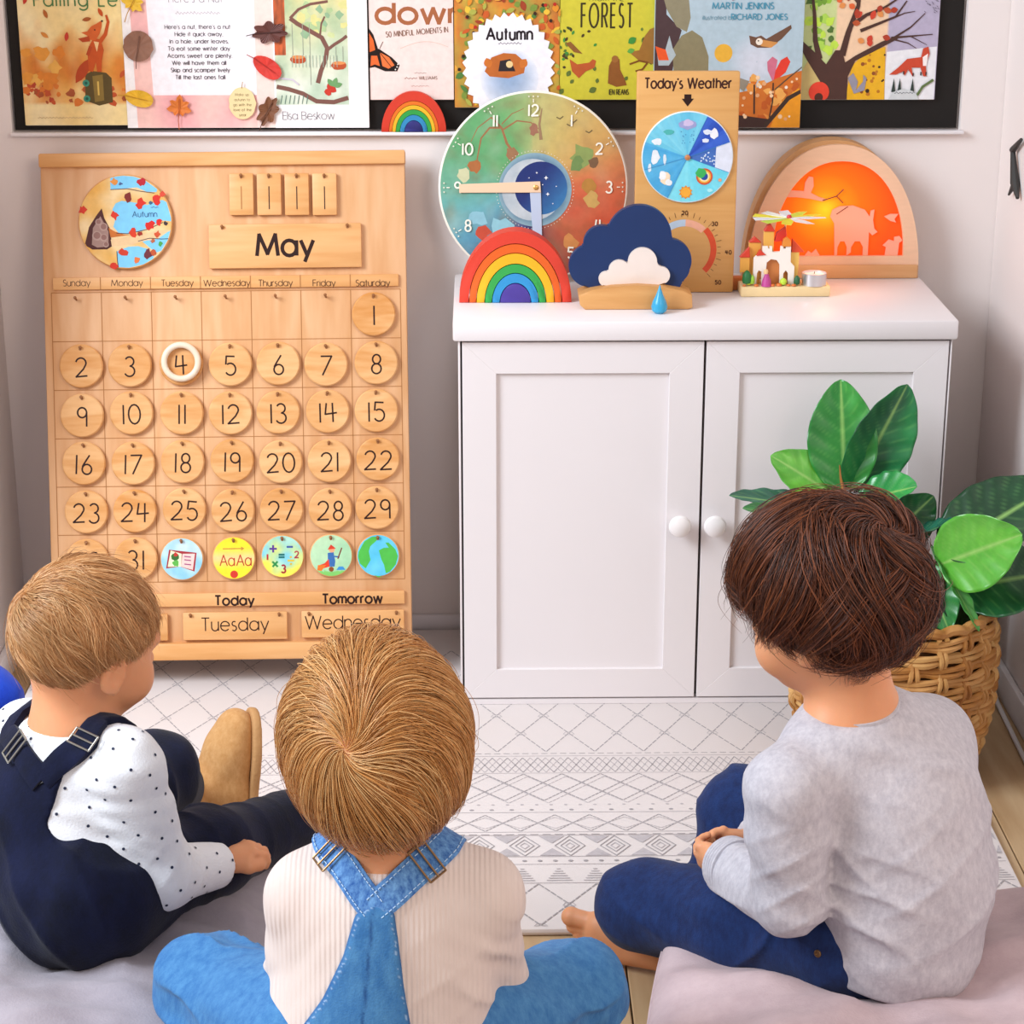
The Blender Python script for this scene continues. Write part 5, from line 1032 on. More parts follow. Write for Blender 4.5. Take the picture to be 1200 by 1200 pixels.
# ------------------------------------------------------------------ smooth solids for bodies, clothes and cushions
import openvdb
class Vol:
    def __init__(s, lo, hi, h):
        s.h = h; s.lo = np.array(lo, float); s.n = np.ceil((np.array(hi)-s.lo)/h).astype(int)+1
        s.d = np.full(s.n, .06, np.float32)
        s.ax = [s.lo[i]+h*np.arange(s.n[i]) for i in range(3)]
    def copy(s, off=0):
        v = Vol.__new__(Vol); v.h, v.lo, v.n, v.ax = s.h, s.lo, s.n, s.ax; v.d = s.d-np.float32(off); return v
    def sl(s, lo, hi, m):
        i0 = np.maximum(0, np.floor((np.array(lo)-m-s.lo)/s.h).astype(int)); i1 = np.minimum(s.n, np.ceil((np.array(hi)+m-s.lo)/s.h).astype(int)+1)
        S = tuple(slice(max(0, a), max(0, b)) for a, b in zip(i0, i1))
        X, Y, Z = [s.ax[i][S[i]].astype(np.float32) for i in range(3)]
        return S, X[:, None, None], Y[None, :, None], Z[None, None, :]
    def mix(s, S, q, k, mode='add'):
        a = s.d[S]
        if a.size == 0: return
        if mode == 'add':
            h = np.maximum(k-np.abs(a-q), 0)/k if k > 0 else 0; s.d[S] = np.minimum(a, q)-h*h*k*.25
        else:
            h = np.maximum(k-np.abs(a+q), 0)/k if k > 0 else 0; s.d[S] = np.maximum(a, -q)+h*h*k*.25
    def rc(s, a, b, ra, rb, k=.02, mode='add'):
        a = np.array(a, float); b = np.array(b, float); R = max(ra, rb); S, X, Y, Z = s.sl(np.minimum(a, b)-R, np.maximum(a, b)+R, k+4*s.h)
        ab = b-a; L2 = max(ab@ab, 1e-9); px, py, pz = X-a[0], Y-a[1], Z-a[2]
        t = np.clip((px*ab[0]+py*ab[1]+pz*ab[2])/L2, 0, 1)
        q = np.sqrt((px-t*ab[0])**2+(py-t*ab[1])**2+(pz-t*ab[2])**2)-(ra+(rb-ra)*t); s.mix(S, q.astype(np.float32), k, mode); return s
    def chain(s, pts, rs, k=.02):
        for i in range(len(pts)-1): s.rc(pts[i], pts[i+1], rs[i], rs[i+1], k)
        return s
    def ell(s, c, r, R=None, k=.02, mode='add'):
        c = np.array(c, float); r = np.array(r, float); m = r.max(); S, X, Y, Z = s.sl(c-m, c+m, k+4*s.h)
        p = [X-c[0], Y-c[1], Z-c[2]]
        if R is not None: R = np.array(R); p = [p[0]*R[0, i]+p[1]*R[1, i]+p[2]*R[2, i] for i in range(3)]
        k0 = np.sqrt((p[0]/r[0])**2+(p[1]/r[1])**2+(p[2]/r[2])**2); k1 = np.sqrt((p[0]/r[0]**2)**2+(p[1]/r[1]**2)**2+(p[2]/r[2]**2)**2)
        q = k0*(k0-1)/np.maximum(k1, 1e-6); s.mix(S, q.astype(np.float32), k, mode); return s
    def warp(s, fn, band=.02):
        """push the surface by fn(x, y, z) metres"""
        m = np.abs(s.d) < band; ix = np.nonzero(m); s.d[ix] -= fn(s.ax[0][ix[0]], s.ax[1][ix[1]], s.ax[2][ix[2]]).astype(np.float32); return s
    def cutfn(s, fn, band=None, k=.004):
        """keep only where fn < 0"""
        m = s.d < (.012 if band is None else band); ix = np.nonzero(m); q = fn(s.ax[0][ix[0]], s.ax[1][ix[1]], s.ax[2][ix[2]]).astype(np.float32); a = s.d[ix]
        h = np.maximum(k-np.abs(a-q), 0)/k; s.d[ix] = np.maximum(a, q)+h*h*k*.25; return s
    def minus(s, o, off=0):
        s.d = np.maximum(s.d, -(o.d-np.float32(off))); return s
    def sample(s, P):
        q = (np.array(P)-s.lo)/s.h; i = np.clip(np.floor(q).astype(int), 0, s.n-2); f = q-i; o = 0
        for dx in (0, 1):
            for dy in (0, 1):
                for dz in (0, 1): o = o+s.d[i[:, 0]+dx, i[:, 1]+dy, i[:, 2]+dz]*(f[:, 0] if dx else 1-f[:, 0])*(f[:, 1] if dy else 1-f[:, 1])*(f[:, 2] if dz else 1-f[:, 2])
        return o
    def polys(s):
        g = openvdb.FloatGrid(); g.background = .06; g.copyFromArray(np.clip(s.d, -.06, .06).astype(np.float64) if False else s.d)
        P, Q = g.convertToQuads(0.0); P = P.astype(np.float64)*s.h+s.lo; Q = Q.astype(np.int32)
        a, b, c, d = [P[Q[:, i]] for i in range(4)]; vol = np.einsum('ij,ij->i', a, np.cross(b, c)).sum()+np.einsum('ij,ij->i', a, np.cross(c, d)).sum()
        if vol < 0: Q = Q[:, ::-1]
        # relax the stair steps a little
        for _ in range(2):
            acc = np.zeros_like(P); cnt = np.zeros(len(P))
            for i in range(4):
                j = (i+1) % 4; np.add.at(acc, Q[:, i], P[Q[:, j]]); np.add.at(cnt, Q[:, i], 1); np.add.at(acc, Q[:, j], P[Q[:, i]]); np.add.at(cnt, Q[:, j], 1)
            P = P*.5+.5*acc/np.maximum(cnt, 1)[:, None]
        return P, Q
    def mesh(s, name, m, parent=None, kind=None, origin=None, colfn=None, extra=()):
        P, Q = s.polys()
        for v in extra:
            p2, q2 = v.polys(); Q = np.vstack([Q, q2+len(P)]); P = np.vstack([P, p2])
        Q = np.ascontiguousarray(Q)
        org = np.zeros(3) if origin is None else np.array(origin)
        me = bpy.data.meshes.new(name); me.vertices.add(len(P)); me.vertices.foreach_set('co', (P-org).astype(np.float32).ravel())
        me.loops.add(len(Q)*4); me.loops.foreach_set('vertex_index', Q.ravel()); me.polygons.add(len(Q)); me.polygons.foreach_set('loop_start', np.arange(len(Q), dtype=np.int32)*4)
        me.update(calc_edges=True); me.validate(); me.polygons.foreach_set('use_smooth', [True]*len(me.polygons)); me.materials.append(m)
        if colfn is not None:
            at = me.color_attributes.new('Col', 'FLOAT_COLOR', 'POINT'); at.data.foreach_set('color', colfn(P).astype(np.float32).ravel())
        o = bpy.data.objects.new(name, me); COL.objects.link(o)
        if parent is not None: o.parent = parent
        return o
def V3(*a): return np.array(a, float)
def frame(yaw, pitch=0, roll=0):
    """local x = right, y = face direction, z = up; yaw turns left, pitch looks down"""
    return np.array((Matrix.Rotation(yaw, 3, 'Z') @ Matrix.Rotation(-pitch, 3, 'X') @ Matrix.Rotation(roll, 3, 'Y')))
def head(v, c, R, s=1.0):
    L = lambda x, y, z: c+R@V3(x, y, z)*s
    E = lambda x, y, z, rx, ry, rz, k=.02, mode='add', RR=None: v.ell(L(x, y, z), (rx*s, ry*s, rz*s), R if RR is None else RR, k, mode)
    E(0, -.012, .022, .072, .088, .076); E(0, .034, -.030, .058, .054, .066, .03); E(0, .055, -.078, .026, .022, .018, .03)
    for sx in (-1, 1):
        E(sx*.034, .058, -.044, .026, .023, .026, .02); E(sx*.030, .082, -.004, .017, .012, .010, .012, 'cut')
        Ea = R @ np.array(Matrix.Rotation(-sx*.35, 3, 'Z')) @ np.array(Matrix.Rotation(-.2, 3, 'X'))
        E(sx*.077, -.006, -.020, .0065, .017, .027, .006, 'add', Ea); E(sx*.082, -.002, -.016, .004, .009, .016, .004, 'cut', Ea); E(sx*.074, .002, -.042, .005, .007, .008, .006)
    v.rc(L(0, .086, -.006), L(0, .098, -.028), .006*s, .0095*s, .014); E(.008, .092, -.033, .006, .006, .005, .008); E(-.008, .092, -.033, .006, .006, .005, .008)
    E(0, .084, -.050, .016, .010, .004, .006); E(0, .083, -.059, .014, .010, .005, .006); E(0, .100, -.0545, .014, .006, .0012, .002, 'cut')
    E(0, .075, .014, .045, .012, .010, .02)
def eyes(o, c, R, s, parent):
    EW = mat('eye_white', 'EFEBE6', .15); EI = mat('eye_iris', '4A3426', .15)
    for sx in (-1, 1):
        b = MB().lathe([(0, -.0105*s)]+[(.0105*s*math.cos(a), .0105*s*math.sin(a)) for a in np.linspace(-1.4, 1.4, 9)]+[(0, .0105*s)], 14)
        p = c+R@V3(sx*.030, .0655, -.004)*s; e = b.out('eye', EW, parent); e.location = p-np.array(o)
        b = MB().lathe([(0, 0), (.005*s, 0), (.0045*s, .0012), (0, .0018)], 12); R4 = Matrix([list(r) for r in R]).to_4x4()
        q = b.out('iris', EI, e, M=T(Vector(R@V3(0, .0098, 0)*s)) @ R4 @ Rx(-math.pi/2))
def foot(v, heel, toe, up, s=1.0, side=1):
    heel, toe, up = map(np.array, (heel, toe, up)); f = toe-heel; L_ = np.linalg.norm(f); f = f/L_; r = np.cross(f, up); r /= np.linalg.norm(r)*side
    P = lambda a, b, c: heel+f*a*L_+r*b+up*c
    v.ell(P(.10, 0, 0), (.024*s,)*3, None, .015); v.rc(P(.15, 0, .012), P(.72, .002, .0), .023*s, .017*s, .02); v.rc(P(.3, .012, -.004), P(.74, .020, -.006), .016*s, .013*s, .02); v.rc(P(.3, -.008, .0), P(.74, -.016, -.004), .018*s, .014*s, .02)
    for i, (b, ln, rr) in enumerate(((-.019, 1.0, .0095), (-.004, .99, .0068), (.0065, .95, .0062), (.0155, .90, .0058), (.0240, .84, .0052))):
        v.rc(P(.74, b*.9, -.004), P(ln-.06, b, -.004), rr*s*.95, rr*s, .004); v.ell(P(ln-.05, b, -.004), (rr*s*1.08,)*3, None, .002)
def hand(v, wrist, dirn, palmn, s=1.0, curl=.5, side=1, spread=1.0, thumb=None):
    """dirn: wrist to knuckles, palmn: away from the back of the hand, side=1 thumb towards cross(dirn, palmn)"""
    d = np.array(dirn, float); d /= np.linalg.norm(d); n = np.array(palmn, float); n -= d*(n@d); n /= np.linalg.norm(n); t = np.cross(d, n)*side; w = np.array(wrist, float)
    P = lambda a, b, c=0: w+(d*a+t*b+n*c)*s
    v.rc(P(-.02, 0), P(.012, 0), .0165*s, .0165*s, .01); RR = np.array([t, d, n]).T
    v.ell(P(.030, 0, .001), (.0245*s, .027*s, .0125*s), RR, .012)
    v.rc(P(.012, .010), P(.030, .020, .004), .012*s, .010*s, .012)
    for i, (b, ln, r) in enumerate(((.0195, .036, .0066), (.0066, .040, .0068), (-.0063, .037, .0065), (-.0185, .029, .0057))):
        p = P(.046-abs(b-.004)*.25, b); a = .25+curl*.35; dd = d+t*(b*4*spread*(1-curl)); segs = (.46, .30, .24); q = p
        for j, f in enumerate(segs):
            an = a+curl*(.95 if j else .35)*(j+.4); di = dd*math.cos(an)+n*math.sin(an); di /= np.linalg.norm(di); q2 = q+di*ln*f*s
            v.rc(q, q2, r*s*(1-.07*j), r*s*(1-.07*(j+1)), .0018); q = q2
        v.ell(p-n*.002*s, (r*s*1.12,)*3, None, .003)
    th = [P(.010, .016, .004), P(.026, .030, .010), P(.040, .033, .016), P(.050, .027, .020)] if thumb is None else [P(*q) for q in thumb]
    v.chain(th, [.0095*s, .0085*s, .0078*s, .0066*s], .006)
def finehand(wrist, *a, **k):
    w = np.array(wrist); v = Vol(tuple(w-.105), tuple(w+.105), .0017); hand(v, w, *a, **k); return v
def crease(c, r, d, freq, amp, ph=0, wob=.35):
    """sharp-edged cloth creases across direction d, fading out at distance r"""
    c = np.array(c); d = np.array(d, float); d /= np.linalg.norm(d); e = np.cross(d, (.3, .5, .8)); e /= np.linalg.norm(e)
    def f(x, y, z):
        q = (x-c[0])*d[0]+(y-c[1])*d[1]+(z-c[2])*d[2]; t = (x-c[0])*e[0]+(y-c[1])*e[1]+(z-c[2])*e[2]
        w_ = np.sin(t*38+ph*2)*wob+np.sin(t*17+q*30+ph)*wob*1.3
        return amp*((1-np.abs(np.sin(q*freq*.5+w_+ph)))**2.2-.3)*(.55+.45*np.sin(t*29+ph*5))*np.exp(-((x-c[0])**2+(y-c[1])**2+(z-c[2])**2)/(r*r))
    return f
# ------------------------------------------------------------------ hair
def hairmat(name, c, rough=.35, rr=.2, sp=.4):
    m = bpy.data.materials.new(name); m.use_nodes = True; nt = m.node_tree; b = nt.nodes['Principled BSDF']; N = nt.nodes.new; L = nt.links.new
    hi = N('ShaderNodeHairInfo'); cr = N('ShaderNodeValToRGB'); el = cr.color_ramp.elements; el[0].color = lin(c[0]); el[1].color = lin(c[2]); e = el.new(.5); e.color = lin(c[1])
    L(hi.outputs['Random'], cr.inputs[0]); at = N('ShaderNodeAttribute'); at.attribute_name = 'tone'
    hs = N('ShaderNodeHueSaturation'); mr = N('ShaderNodeMapRange'); mr.inputs[3].default_value = 1-rr; mr.inputs[4].default_value = 1+rr*.7; L(at.outputs['Fac'], mr.inputs[0]); L(mr.outputs[0], hs.inputs['Value']); L(cr.outputs[0], hs.inputs['Color'])
    L(hs.outputs[0], b.inputs['Base Color']); b.inputs['Roughness'].default_value = rough; b.inputs['Specular IOR Level'].default_value = sp
    return m
def hair(parent, org, c, R, rad, whorl, n, hem, cols, seed=1, ln=.30, rad_strand=.00042, lift=.010, layer=.010, swirl=.5, clump=.6, nclump=160, wave=(0, 0), grav=.6, face=None, ends=.004, stepmul=1, part=None, puff=None, name='hair', rough=.35, wild=.05, shape=None, curl=0, fly=0):
    rng = np.random.default_rng(seed); rad = np.array(rad)
    def roots(k):
        out = np.zeros((0, 3))
        while len(out) < k:
            q = rng.normal(size=(k*2, 3)); q /= np.linalg.norm(q, axis=1)[:, None]; out = np.vstack([out, q[hem(q, 0.0)]])
        return out[:k]
    G = roots(nclump); A = np.vstack([G, roots(n)]); W = np.array(whorl, float); W /= np.linalg.norm(W)
    M_ = len(A); STEPS = 18; pos = np.zeros((M_, STEPS, 3)); u = A.copy(); L_ = ln*rng.uniform(.85, 1.1, M_); st = L_/STEPS/rad.mean()
    near = np.concatenate([np.argmin(((A[k:k+2000, None, :]-G[None])**2).sum(2), axis=1) for k in range(0, M_, 2000)])
    ck = rng.normal(0, 1, nclump)*curl; ck2 = rng.uniform(0, 6.28, nclump); cl = rng.uniform(0, 1, nclump)
    fl = rng.random(M_) < fly; fa = rng.random(M_)
    lay = .45*rng.uniform(0, 1, M_)+.55*cl[near]; alive = np.ones(M_, bool); end_noise = rng.normal(0, 1, M_); cut = np.zeros(M_, int)+STEPS
    wv = rng.uniform(0, 6.28, M_)
    for i in range(STEPS):
        t = i/(STEPS-1); o = (lift*math.sin(min(1, t*1.6)*math.pi/2)+layer*lay*min(1, t*3+.1))
        if fly: o = o+np.where(fl, t*t*.020*fa, 0)
        if puff is not None: o = o*puff(u)
        pos[:, i] = u*(rad+o[:, None] if hasattr(o, 'shape') else rad+o)
        f = u-W; f -= u*np.sum(f*u, 1)[:, None]; l = np.linalg.norm(f, axis=1)[:, None]; dist = np.arccos(np.clip(u@W, -1, 1))[:, None]; f /= np.maximum(l, 1e-3)
        sw = np.cross(u, f)*swirl*np.exp(-dist*1.6)
        g = np.array([[0, 0, -1.]])-u*(-u[:, 2:3]); d = f+sw+g*grav*np.clip(dist, 0, 1.5)
        if part is not None: d = part(u, d)
        if curl: d = d/np.maximum(np.linalg.norm(d, axis=1)[:, None], 1e-6); d = d+np.cross(u, d)*(ck[near]*np.sin(t*4+ck2[near])+.35*ck[near])[:, None]
        d += rng.normal(0, wild, d.shape); d -= u*np.sum(d*u, 1)[:, None]; d /= np.maximum(np.linalg.norm(d, axis=1)[:, None], 1e-6)
        nu = u+d*st[:, None]; nu /= np.linalg.norm(nu, axis=1)[:, None]
        ok = hem(nu, end_noise*ends*10) | (hem(nu, .35) & (i < 3)); newdead = alive & ~ok; cut[newdead] = i+1; alive &= ok; u = np.where(alive[:, None], nu, u)
    # clump to guides
    ts = np.linspace(0, 1, STEPS)[None, :, None]
    gp = pos[near]; pos = pos+(gp-pos)*(ts**1.3)*clump*rng.uniform(.5, 1, (M_, 1, 1))*(1-.8*fl[:, None, None])
    if wave[0]:
        ph = wv[near][:, None]+rng.normal(0, .35, (M_, 1)); tt = np.linspace(0, 1, STEPS)[None]
        T_ = np.gradient(pos, axis=1); T_ /= np.maximum(np.linalg.norm(T_, axis=2)[..., None], 1e-6); nn = pos/np.linalg.norm(pos, axis=2)[..., None]; sd = np.cross(T_, nn)
        am = wave[0]*(.25+tt)*(.6+.8*rng.random((M_, 1))[near % M_]); pos += sd*(am*np.sin(tt*wave[1]+ph))[..., None]+nn*(am*.6*np.cos(tt*wave[1]*.9+ph*1.7)+am*.4)[..., None]
    pos = pos[nclump:]; cut = cut[nclump:]; near = near[nclump:]
    keep = cut >= 3; pos, cut, near = pos[keep], cut[keep], near[keep]
    K = 12; tt = np.linspace(0, 1, K)[None]*(cut[:, None]-1); i0 = np.minimum(np.floor(tt).astype(int), STEPS-2); fr = (tt-i0)[..., None]; r_ = np.arange(len(pos))[:, None]
    P = pos[r_, i0]*(1-fr)+pos[r_, i0+1]*fr
    if shape is not None: P = shape(P)
    P = P@R.T+np.array(c)-np.array(org)
    cu = bpy.data.hair_curves.new(name); cu.add_curves([K]*len(P))
    cu.attributes['position'].data.foreach_set('vector', P.astype(np.float32).ravel()) if 'position' in cu.attributes else cu.position_data.foreach_set('vector', P.astype(np.float32).ravel())
    ra = cu.attributes.get('radius') or cu.attributes.new('radius', 'FLOAT', 'POINT')
    ra.data.foreach_set('value', (rad_strand*np.tile(1-.75*np.linspace(0, 1, K)**3, len(P))).astype(np.float32))
    tn = cu.attributes.new('tone', 'FLOAT', 'CURVE'); tv = rng.random(nclump); tn.data.foreach_set('value', np.clip(tv[near]*.7+.3*rng.random(len(P)), 0, 1).astype(np.float32))
    m = hairmat(name+'_strands', cols, rough); cu.materials.append(m)
    # under-cap
    cap = mat(name+'_roots', cols[0], .95, .0)
    b = MB(); bmesh.ops.create_icosphere(b.bm, subdivisions=4, radius=1)
    dead = [v for v in b.bm.verts if not hem(np.array([v.co[:]])/np.linalg.norm(v.co[:]), .06)[0]]
    bmesh.ops.delete(b.bm, geom=dead, context='VERTS')
    for v in b.bm.verts:
        q = np.array(v.co[:]); q /= np.linalg.norm(q); q = q*(rad+.001+(lift*.85+layer*.25)*sum(hem(q[None], -k_)[0] for k_ in (.12, .2, .3, .4, .5))/5*.8*min(1, max(0, (math.acos(max(-1, min(1, float(q@W))))-.15)/.75))); q = R@(shape(q[None])[0]*.97 if shape is not None else q)+np.array(c)-np.array(org); v.co = Vector(q)
    o = b.out('hair', cap, parent); s_ = bpy.data.objects.new('hair_strands', cu); COL.objects.link(s_); s_.parent = o; s_['kind'] = 'stuff'
    return o
# fabric
def knit(name, col, rough=.85, kind='fleece', col2=None, scale=1, attr=False):
    m = mat(name, col, rough, .15, sheen=.08); nt = m.node_tree; b = nt.nodes['Principled BSDF']; N = nt.nodes.new; L = nt.links.new
    b.inputs['Sheen Roughness'].default_value = .5
    tc = N('ShaderNodeTexCoord'); bp = N('ShaderNodeBump'); bp.inputs['Distance'].default_value = .0015
    if kind == 'rib':
        w = N('ShaderNodeTexWave'); w.bands_direction = 'X'; w.inputs['Scale'].default_value = 62; w.inputs['Distortion'].default_value = .6; w.inputs['Detail'].default_value = 1; L(tc.outputs['Object'], w.inputs[0]); L(w.outputs['Fac'], bp.inputs['Height']); bp.inputs['Strength'].default_value = .45
    else:
        n = N('ShaderNodeTexNoise'); n.inputs['Scale'].default_value = {'fleece': 260, 'denim': 500, 'cotton': 350, 'cord': 300}[kind]; n.inputs['Detail'].default_value = 6; L(tc.outputs['Object'], n.inputs[0]); L(n.outputs[0], bp.inputs['Height']); bp.inputs['Strength'].default_value = .35
    L(bp.outputs[0], b.inputs['Normal'])
    if col2 is not None:
        n2 = N('ShaderNodeTexNoise'); n2.inputs['Scale'].default_value = {'fleece': 130, 'denim': 90, 'cotton': 12, 'cord': 20, 'rib': 10}[kind]*scale; n2.inputs['Detail'].default_value = 8; n2.inputs['Roughness'].default_value = .7
        mp = N('ShaderNodeMapping'); mp.inputs['Scale'].default_value = (1, 1, .5) if kind == 'denim' else (1, 1, .6); L(tc.outputs['Object'], mp.inputs[0]); L(mp.outputs[0], n2.inputs[0])
        mr = N('ShaderNodeMapRange'); mr.inputs[1].default_value = .35; mr.inputs[2].default_value = .65; L(n2.outputs[0], mr.inputs[0])
        mx = N('ShaderNodeMix'); mx.data_type = 'RGBA'; mx.inputs[6].default_value = lin(col); mx.inputs[7].default_value = lin(col2); L(mr.outputs[0], mx.inputs[0])
        if attr:
            at = N('ShaderNodeAttribute'); at.attribute_name = 'Col'; m2 = N('ShaderNodeMix'); m2.data_type = 'RGBA'; m2.blend_type = 'MIX'; L(at.outputs['Alpha'], m2.inputs[0]); L(mx.outputs[2], m2.inputs[6]); L(at.outputs['Color'], m2.inputs[7]); L(m2.outputs[2], b.inputs['Base Color'])
        else: L(mx.outputs[2], b.inputs['Base Color'])
    return m
SKIN = mat('skin', 'D8966C', .5, .4, sss=.25, var=.05, vscale=30, bump=.05, bscale=500)
def fold(freq, amp, d, ph=0, warp=3):
    """soft cloth folds running across direction d"""
    d = np.array(d, float); d /= np.linalg.norm(d)
    def f(x, y, z):
        q = x*d[0]+y*d[1]+z*d[2]; w_ = np.sin(x*17+ph)*np.cos(z*23-ph*2)+np.sin(y*21+z*13+ph)
        return amp*(np.sin(q*freq+w_*warp*.5+ph)*.6+.4*np.sin(q*freq*1.9+w_*warp+ph*3))
    return f
def near_fold(c, r, freq, amp, d, ph=0):
    g = fold(freq, amp, d, ph); c = np.array(c)
    return lambda x, y, z: g(x, y, z)*np.exp(-((x-c[0])**2+(y-c[1])**2+(z-c[2])**2)/(r*r))
def bodyframe(yaw):
    f = V3(-math.sin(yaw), math.cos(yaw), 0); r = V3(math.cos(yaw), math.sin(yaw), 0); return f, r, V3(0, 0, 1)
def strip_on(vol, path, w_, th=.004, off=.001, n=None, normal=None, name='strap', m=None, parent=None, org=(0, 0, 0), m2=None):
    """a flat strap laid over a clothed surface along a 3-D path"""
    P = [np.array(p, float) for p in path]; out = []
    for i in range(len(P)-1):
        for j in range(6): out.append(P[i]+(P[i+1]-P[i])*j/6)
    out.append(P[-1]); P = np.array(out)
    def grad(p):
        e = .006; g = np.array([vol.sample([p+V3(*(e if k == a else 0 for k in range(3)))])[0]-vol.sample([p-V3(*(e if k == a else 0 for k in range(3)))])[0] for a in range(3)]); return g/(np.linalg.norm(g)+1e-9)
    b = bmesh.new(); rows = []
    for i, p in enumerate(P):
        t = P[min(i+1, len(P)-1)]-P[max(i-1, 0)]; t /= np.linalg.norm(t)
        g = grad(p); s_ = np.cross(t, g); s_ /= np.linalg.norm(s_); row = []
        for a in np.linspace(-1, 1, 7):
            q = p+s_*a*w_/2
            for _ in range(6): gg = grad(q); q = q-gg*(vol.sample([q])[0]-off)
            gg = grad(q); row.append((q, gg))
        rows.append(row)
    top = [[b.verts.new(Vector(q+g*th*(1 if 0 < k < 6 else .75)-np.array(org))) for k, (q, g) in enumerate(r)] for r in rows]; bot = [[b.verts.new(Vector(q-g*.002-np.array(org))) for q, g in r] for r in rows]
    for i in range(len(rows)-1):
        for k in range(6): b.faces.new((top[i][k], top[i][k+1], top[i+1][k+1], top[i+1][k])); b.faces.new((bot[i][k], bot[i+1][k], bot[i+1][k+1], bot[i][k+1]))
        b.faces.new((top[i][0], top[i+1][0], bot[i+1][0], bot[i][0])); b.faces.new((top[i][6], bot[i][6], bot[i+1][6], top[i+1][6]))
    b.faces.new([top[0][k] for k in range(7)]+[bot[0][k] for k in range(6, -1, -1)]); b.faces.new([top[-1][k] for k in range(6, -1, -1)]+[bot[-1][k] for k in range(7)])
    mb = MB(); mb.bm.free(); mb.bm = b; return mb.out(name, m, parent, ang=60), rows
def stitches(rows, idx, m, parent, org, th=.0046, r=.0006, name='stitching', inset=.82, cnt=None):
    b = MB()
    for side in idx:
        Q = []
        for r_ in rows:
            (q0, g0), (q1, g1) = r_[0], r_[6]; t_ = (side*inset+1)/2; q = q0*(1-t_)+q1*t_; g = (g0+g1)/2; mid, gm = r_[3]
            w_ = 1-abs(side); q = q*(1)+0; k = int(round(t_*6)); qq, gg = r_[k]; Q.append(tuple(qq*.5+q*.5+gg*th-np.array(org)))
        for i in range(len(Q)-1):
            a, c_ = Vector(Q[i]), Vector(Q[i+1]); L_ = (c_-a).length; ns = max(1, int(L_/.006))
            for j in range(ns): b.tube([a+(c_-a)*((j+.12)/ns), a+(c_-a)*((j+.78)/ns)], r, 4)
    return b.out(name, m, parent)
def buckle(p, t, g, w_, h_, m, parent, org, r=.0012, bar=True, name='buckle'):
    t = t/np.linalg.norm(t); g = g-t*(g@t); g /= np.linalg.norm(g); s_ = np.cross(t, g); p = np.array(p)-np.array(org)
    C = [p+s_*a*w_/2+t*b_*h_/2 for a, b_ in ((-1, -1), (1, -1), (1, 1), (-1, 1), (-1, -1))]
    b = MB(); 
    for a, c_ in zip(C, C[1:]): b.tube([a, c_], r, 8)
    if bar: b.tube([p-s_*w_/2, p+s_*w_/2], r, 8)
    for c_ in C[:4]: b.lathe([(0, -r), (r, 0), (0, r)], 8, T(Vector(c_)))
    return b.out(name, m, parent)
METAL = mat('buckle_metal', 'A8A49C', .3, metal=.9); BRASS = mat('buckle_brass', '8A6A4A', .35, metal=.8)
# ------------------------------------------------------------------ floor cushions
def cushion(label, c, a, b_, H, rot, col, col2, dents, seed, group='floor cushions under the children'):
    e = empty('floor_cushion', M=T(c) @ Rz(rot)); tag(e, label, 'cushion', group)
    m = knit('cushion_cloth_'+col, col, .85, 'cotton', col2); n = 110; V = []; Fc = []
    sn = seed*3.7
    def hgt(u, v):
        e_ = (max(0, 1-abs(u)**3.2)*max(0, 1-abs(v)**3.2))**.5
        r = max(abs(u), abs(v)); an = math.atan2(v, u)
        w_ = 1.45*(.006*math.sin(an*21+sn+4*nz(u, v, 2, seed))*max(0, (r-.4))*1.6+.020*nz(u, v, 1.6, seed)-.022*abs(nz(u*1.6, v*.8, 2.6, seed+1))-.013*abs(nz(u*.8, v*1.5, 5.2, seed+2))+.005*math.sin((u*.8+v)*17+5*nz(u, v, 1.5, seed+2))*(.5+nz(u, v, 2, seed+5)))
        return e_, w_
    iv = (Rz(-rot)).to_3x3()
    for side in (1, -1):
        o = len(V)
        for j in range(n+1):
            for i in range(n+1):
                u, v = math.sin((i/n-.5)*math.pi), math.sin((j/n-.5)*math.pi); e_, w_ = hgt(u, v); sq = 1-.07*(u*u*v*v)
                x, y = u*a*sq*(1-.04*(1-abs(v))*0), v*b_*sq; z = H/2+side*(H/2*e_)+(w_*e_ if side > 0 else 0)
                if side > 0:
                    for (dx, dy, dr, dz) in dents:
                        q = iv @ Vector((dx-c[0], dy-c[1], 0)); z -= dz*math.exp(-((x-q.x)**2+(y-q.y)**2)/(dr*dr))*e_
                V.append((x, y, max(z, .001)))
        for j in range(n):
            for i in range(n):
                q = o+j*(n+1)+i; f = (q, q+1, q+n+2, q+n+1); Fc.append(f if side > 0 else f[::-1])
    mesh('cover', V, Fc, m, e, True)
    P_ = []
    for k in range(160):
        t = 2*math.pi*k/160; u, v = math.copysign(abs(math.cos(t))**.5, math.cos(t)), math.copysign(abs(math.sin(t))**.5, math.sin(t)); mx_ = max(abs(u), abs(v)); u, v = u/mx_, v/mx_; sq = 1-.07*(u*u*v*v); P_.append((u*a*sq, v*b_*sq, H/2))
    MB().tube(P_+[P_[0]], .0028, 6, caps=False).out('seam_piping', m, e)
    return e
cushion('large grey-lilac floor cushion under the toddler in navy dungarees', (-.64, -1.415, .0125), .42, .42, .20, .05, 'A79FA7', '979099', [(-.5, -1.42, .12, .02), (-.30, -1.05, .12, .05), (-.55, -1.62, .18, -.035)], 1)
cushion('grey floor cushion mostly hidden beneath the blond middle child', (-.035, -1.95, .001), .20, .25, .19, 0, 'A79FA7', '979099', [(-.12, -1.80, .12, .02)], 2)
cushion('large dusty pink floor cushion under the boy in grey sweatshirt', (.60, -1.61, .001), .42, .42, .19, -.12, 'C2ADB0', 'B19CA0', [(.47, -1.42, .12, .075), (.30, -1.33, .08, .04), (.45, -1.66, .2, -.02)], 3)
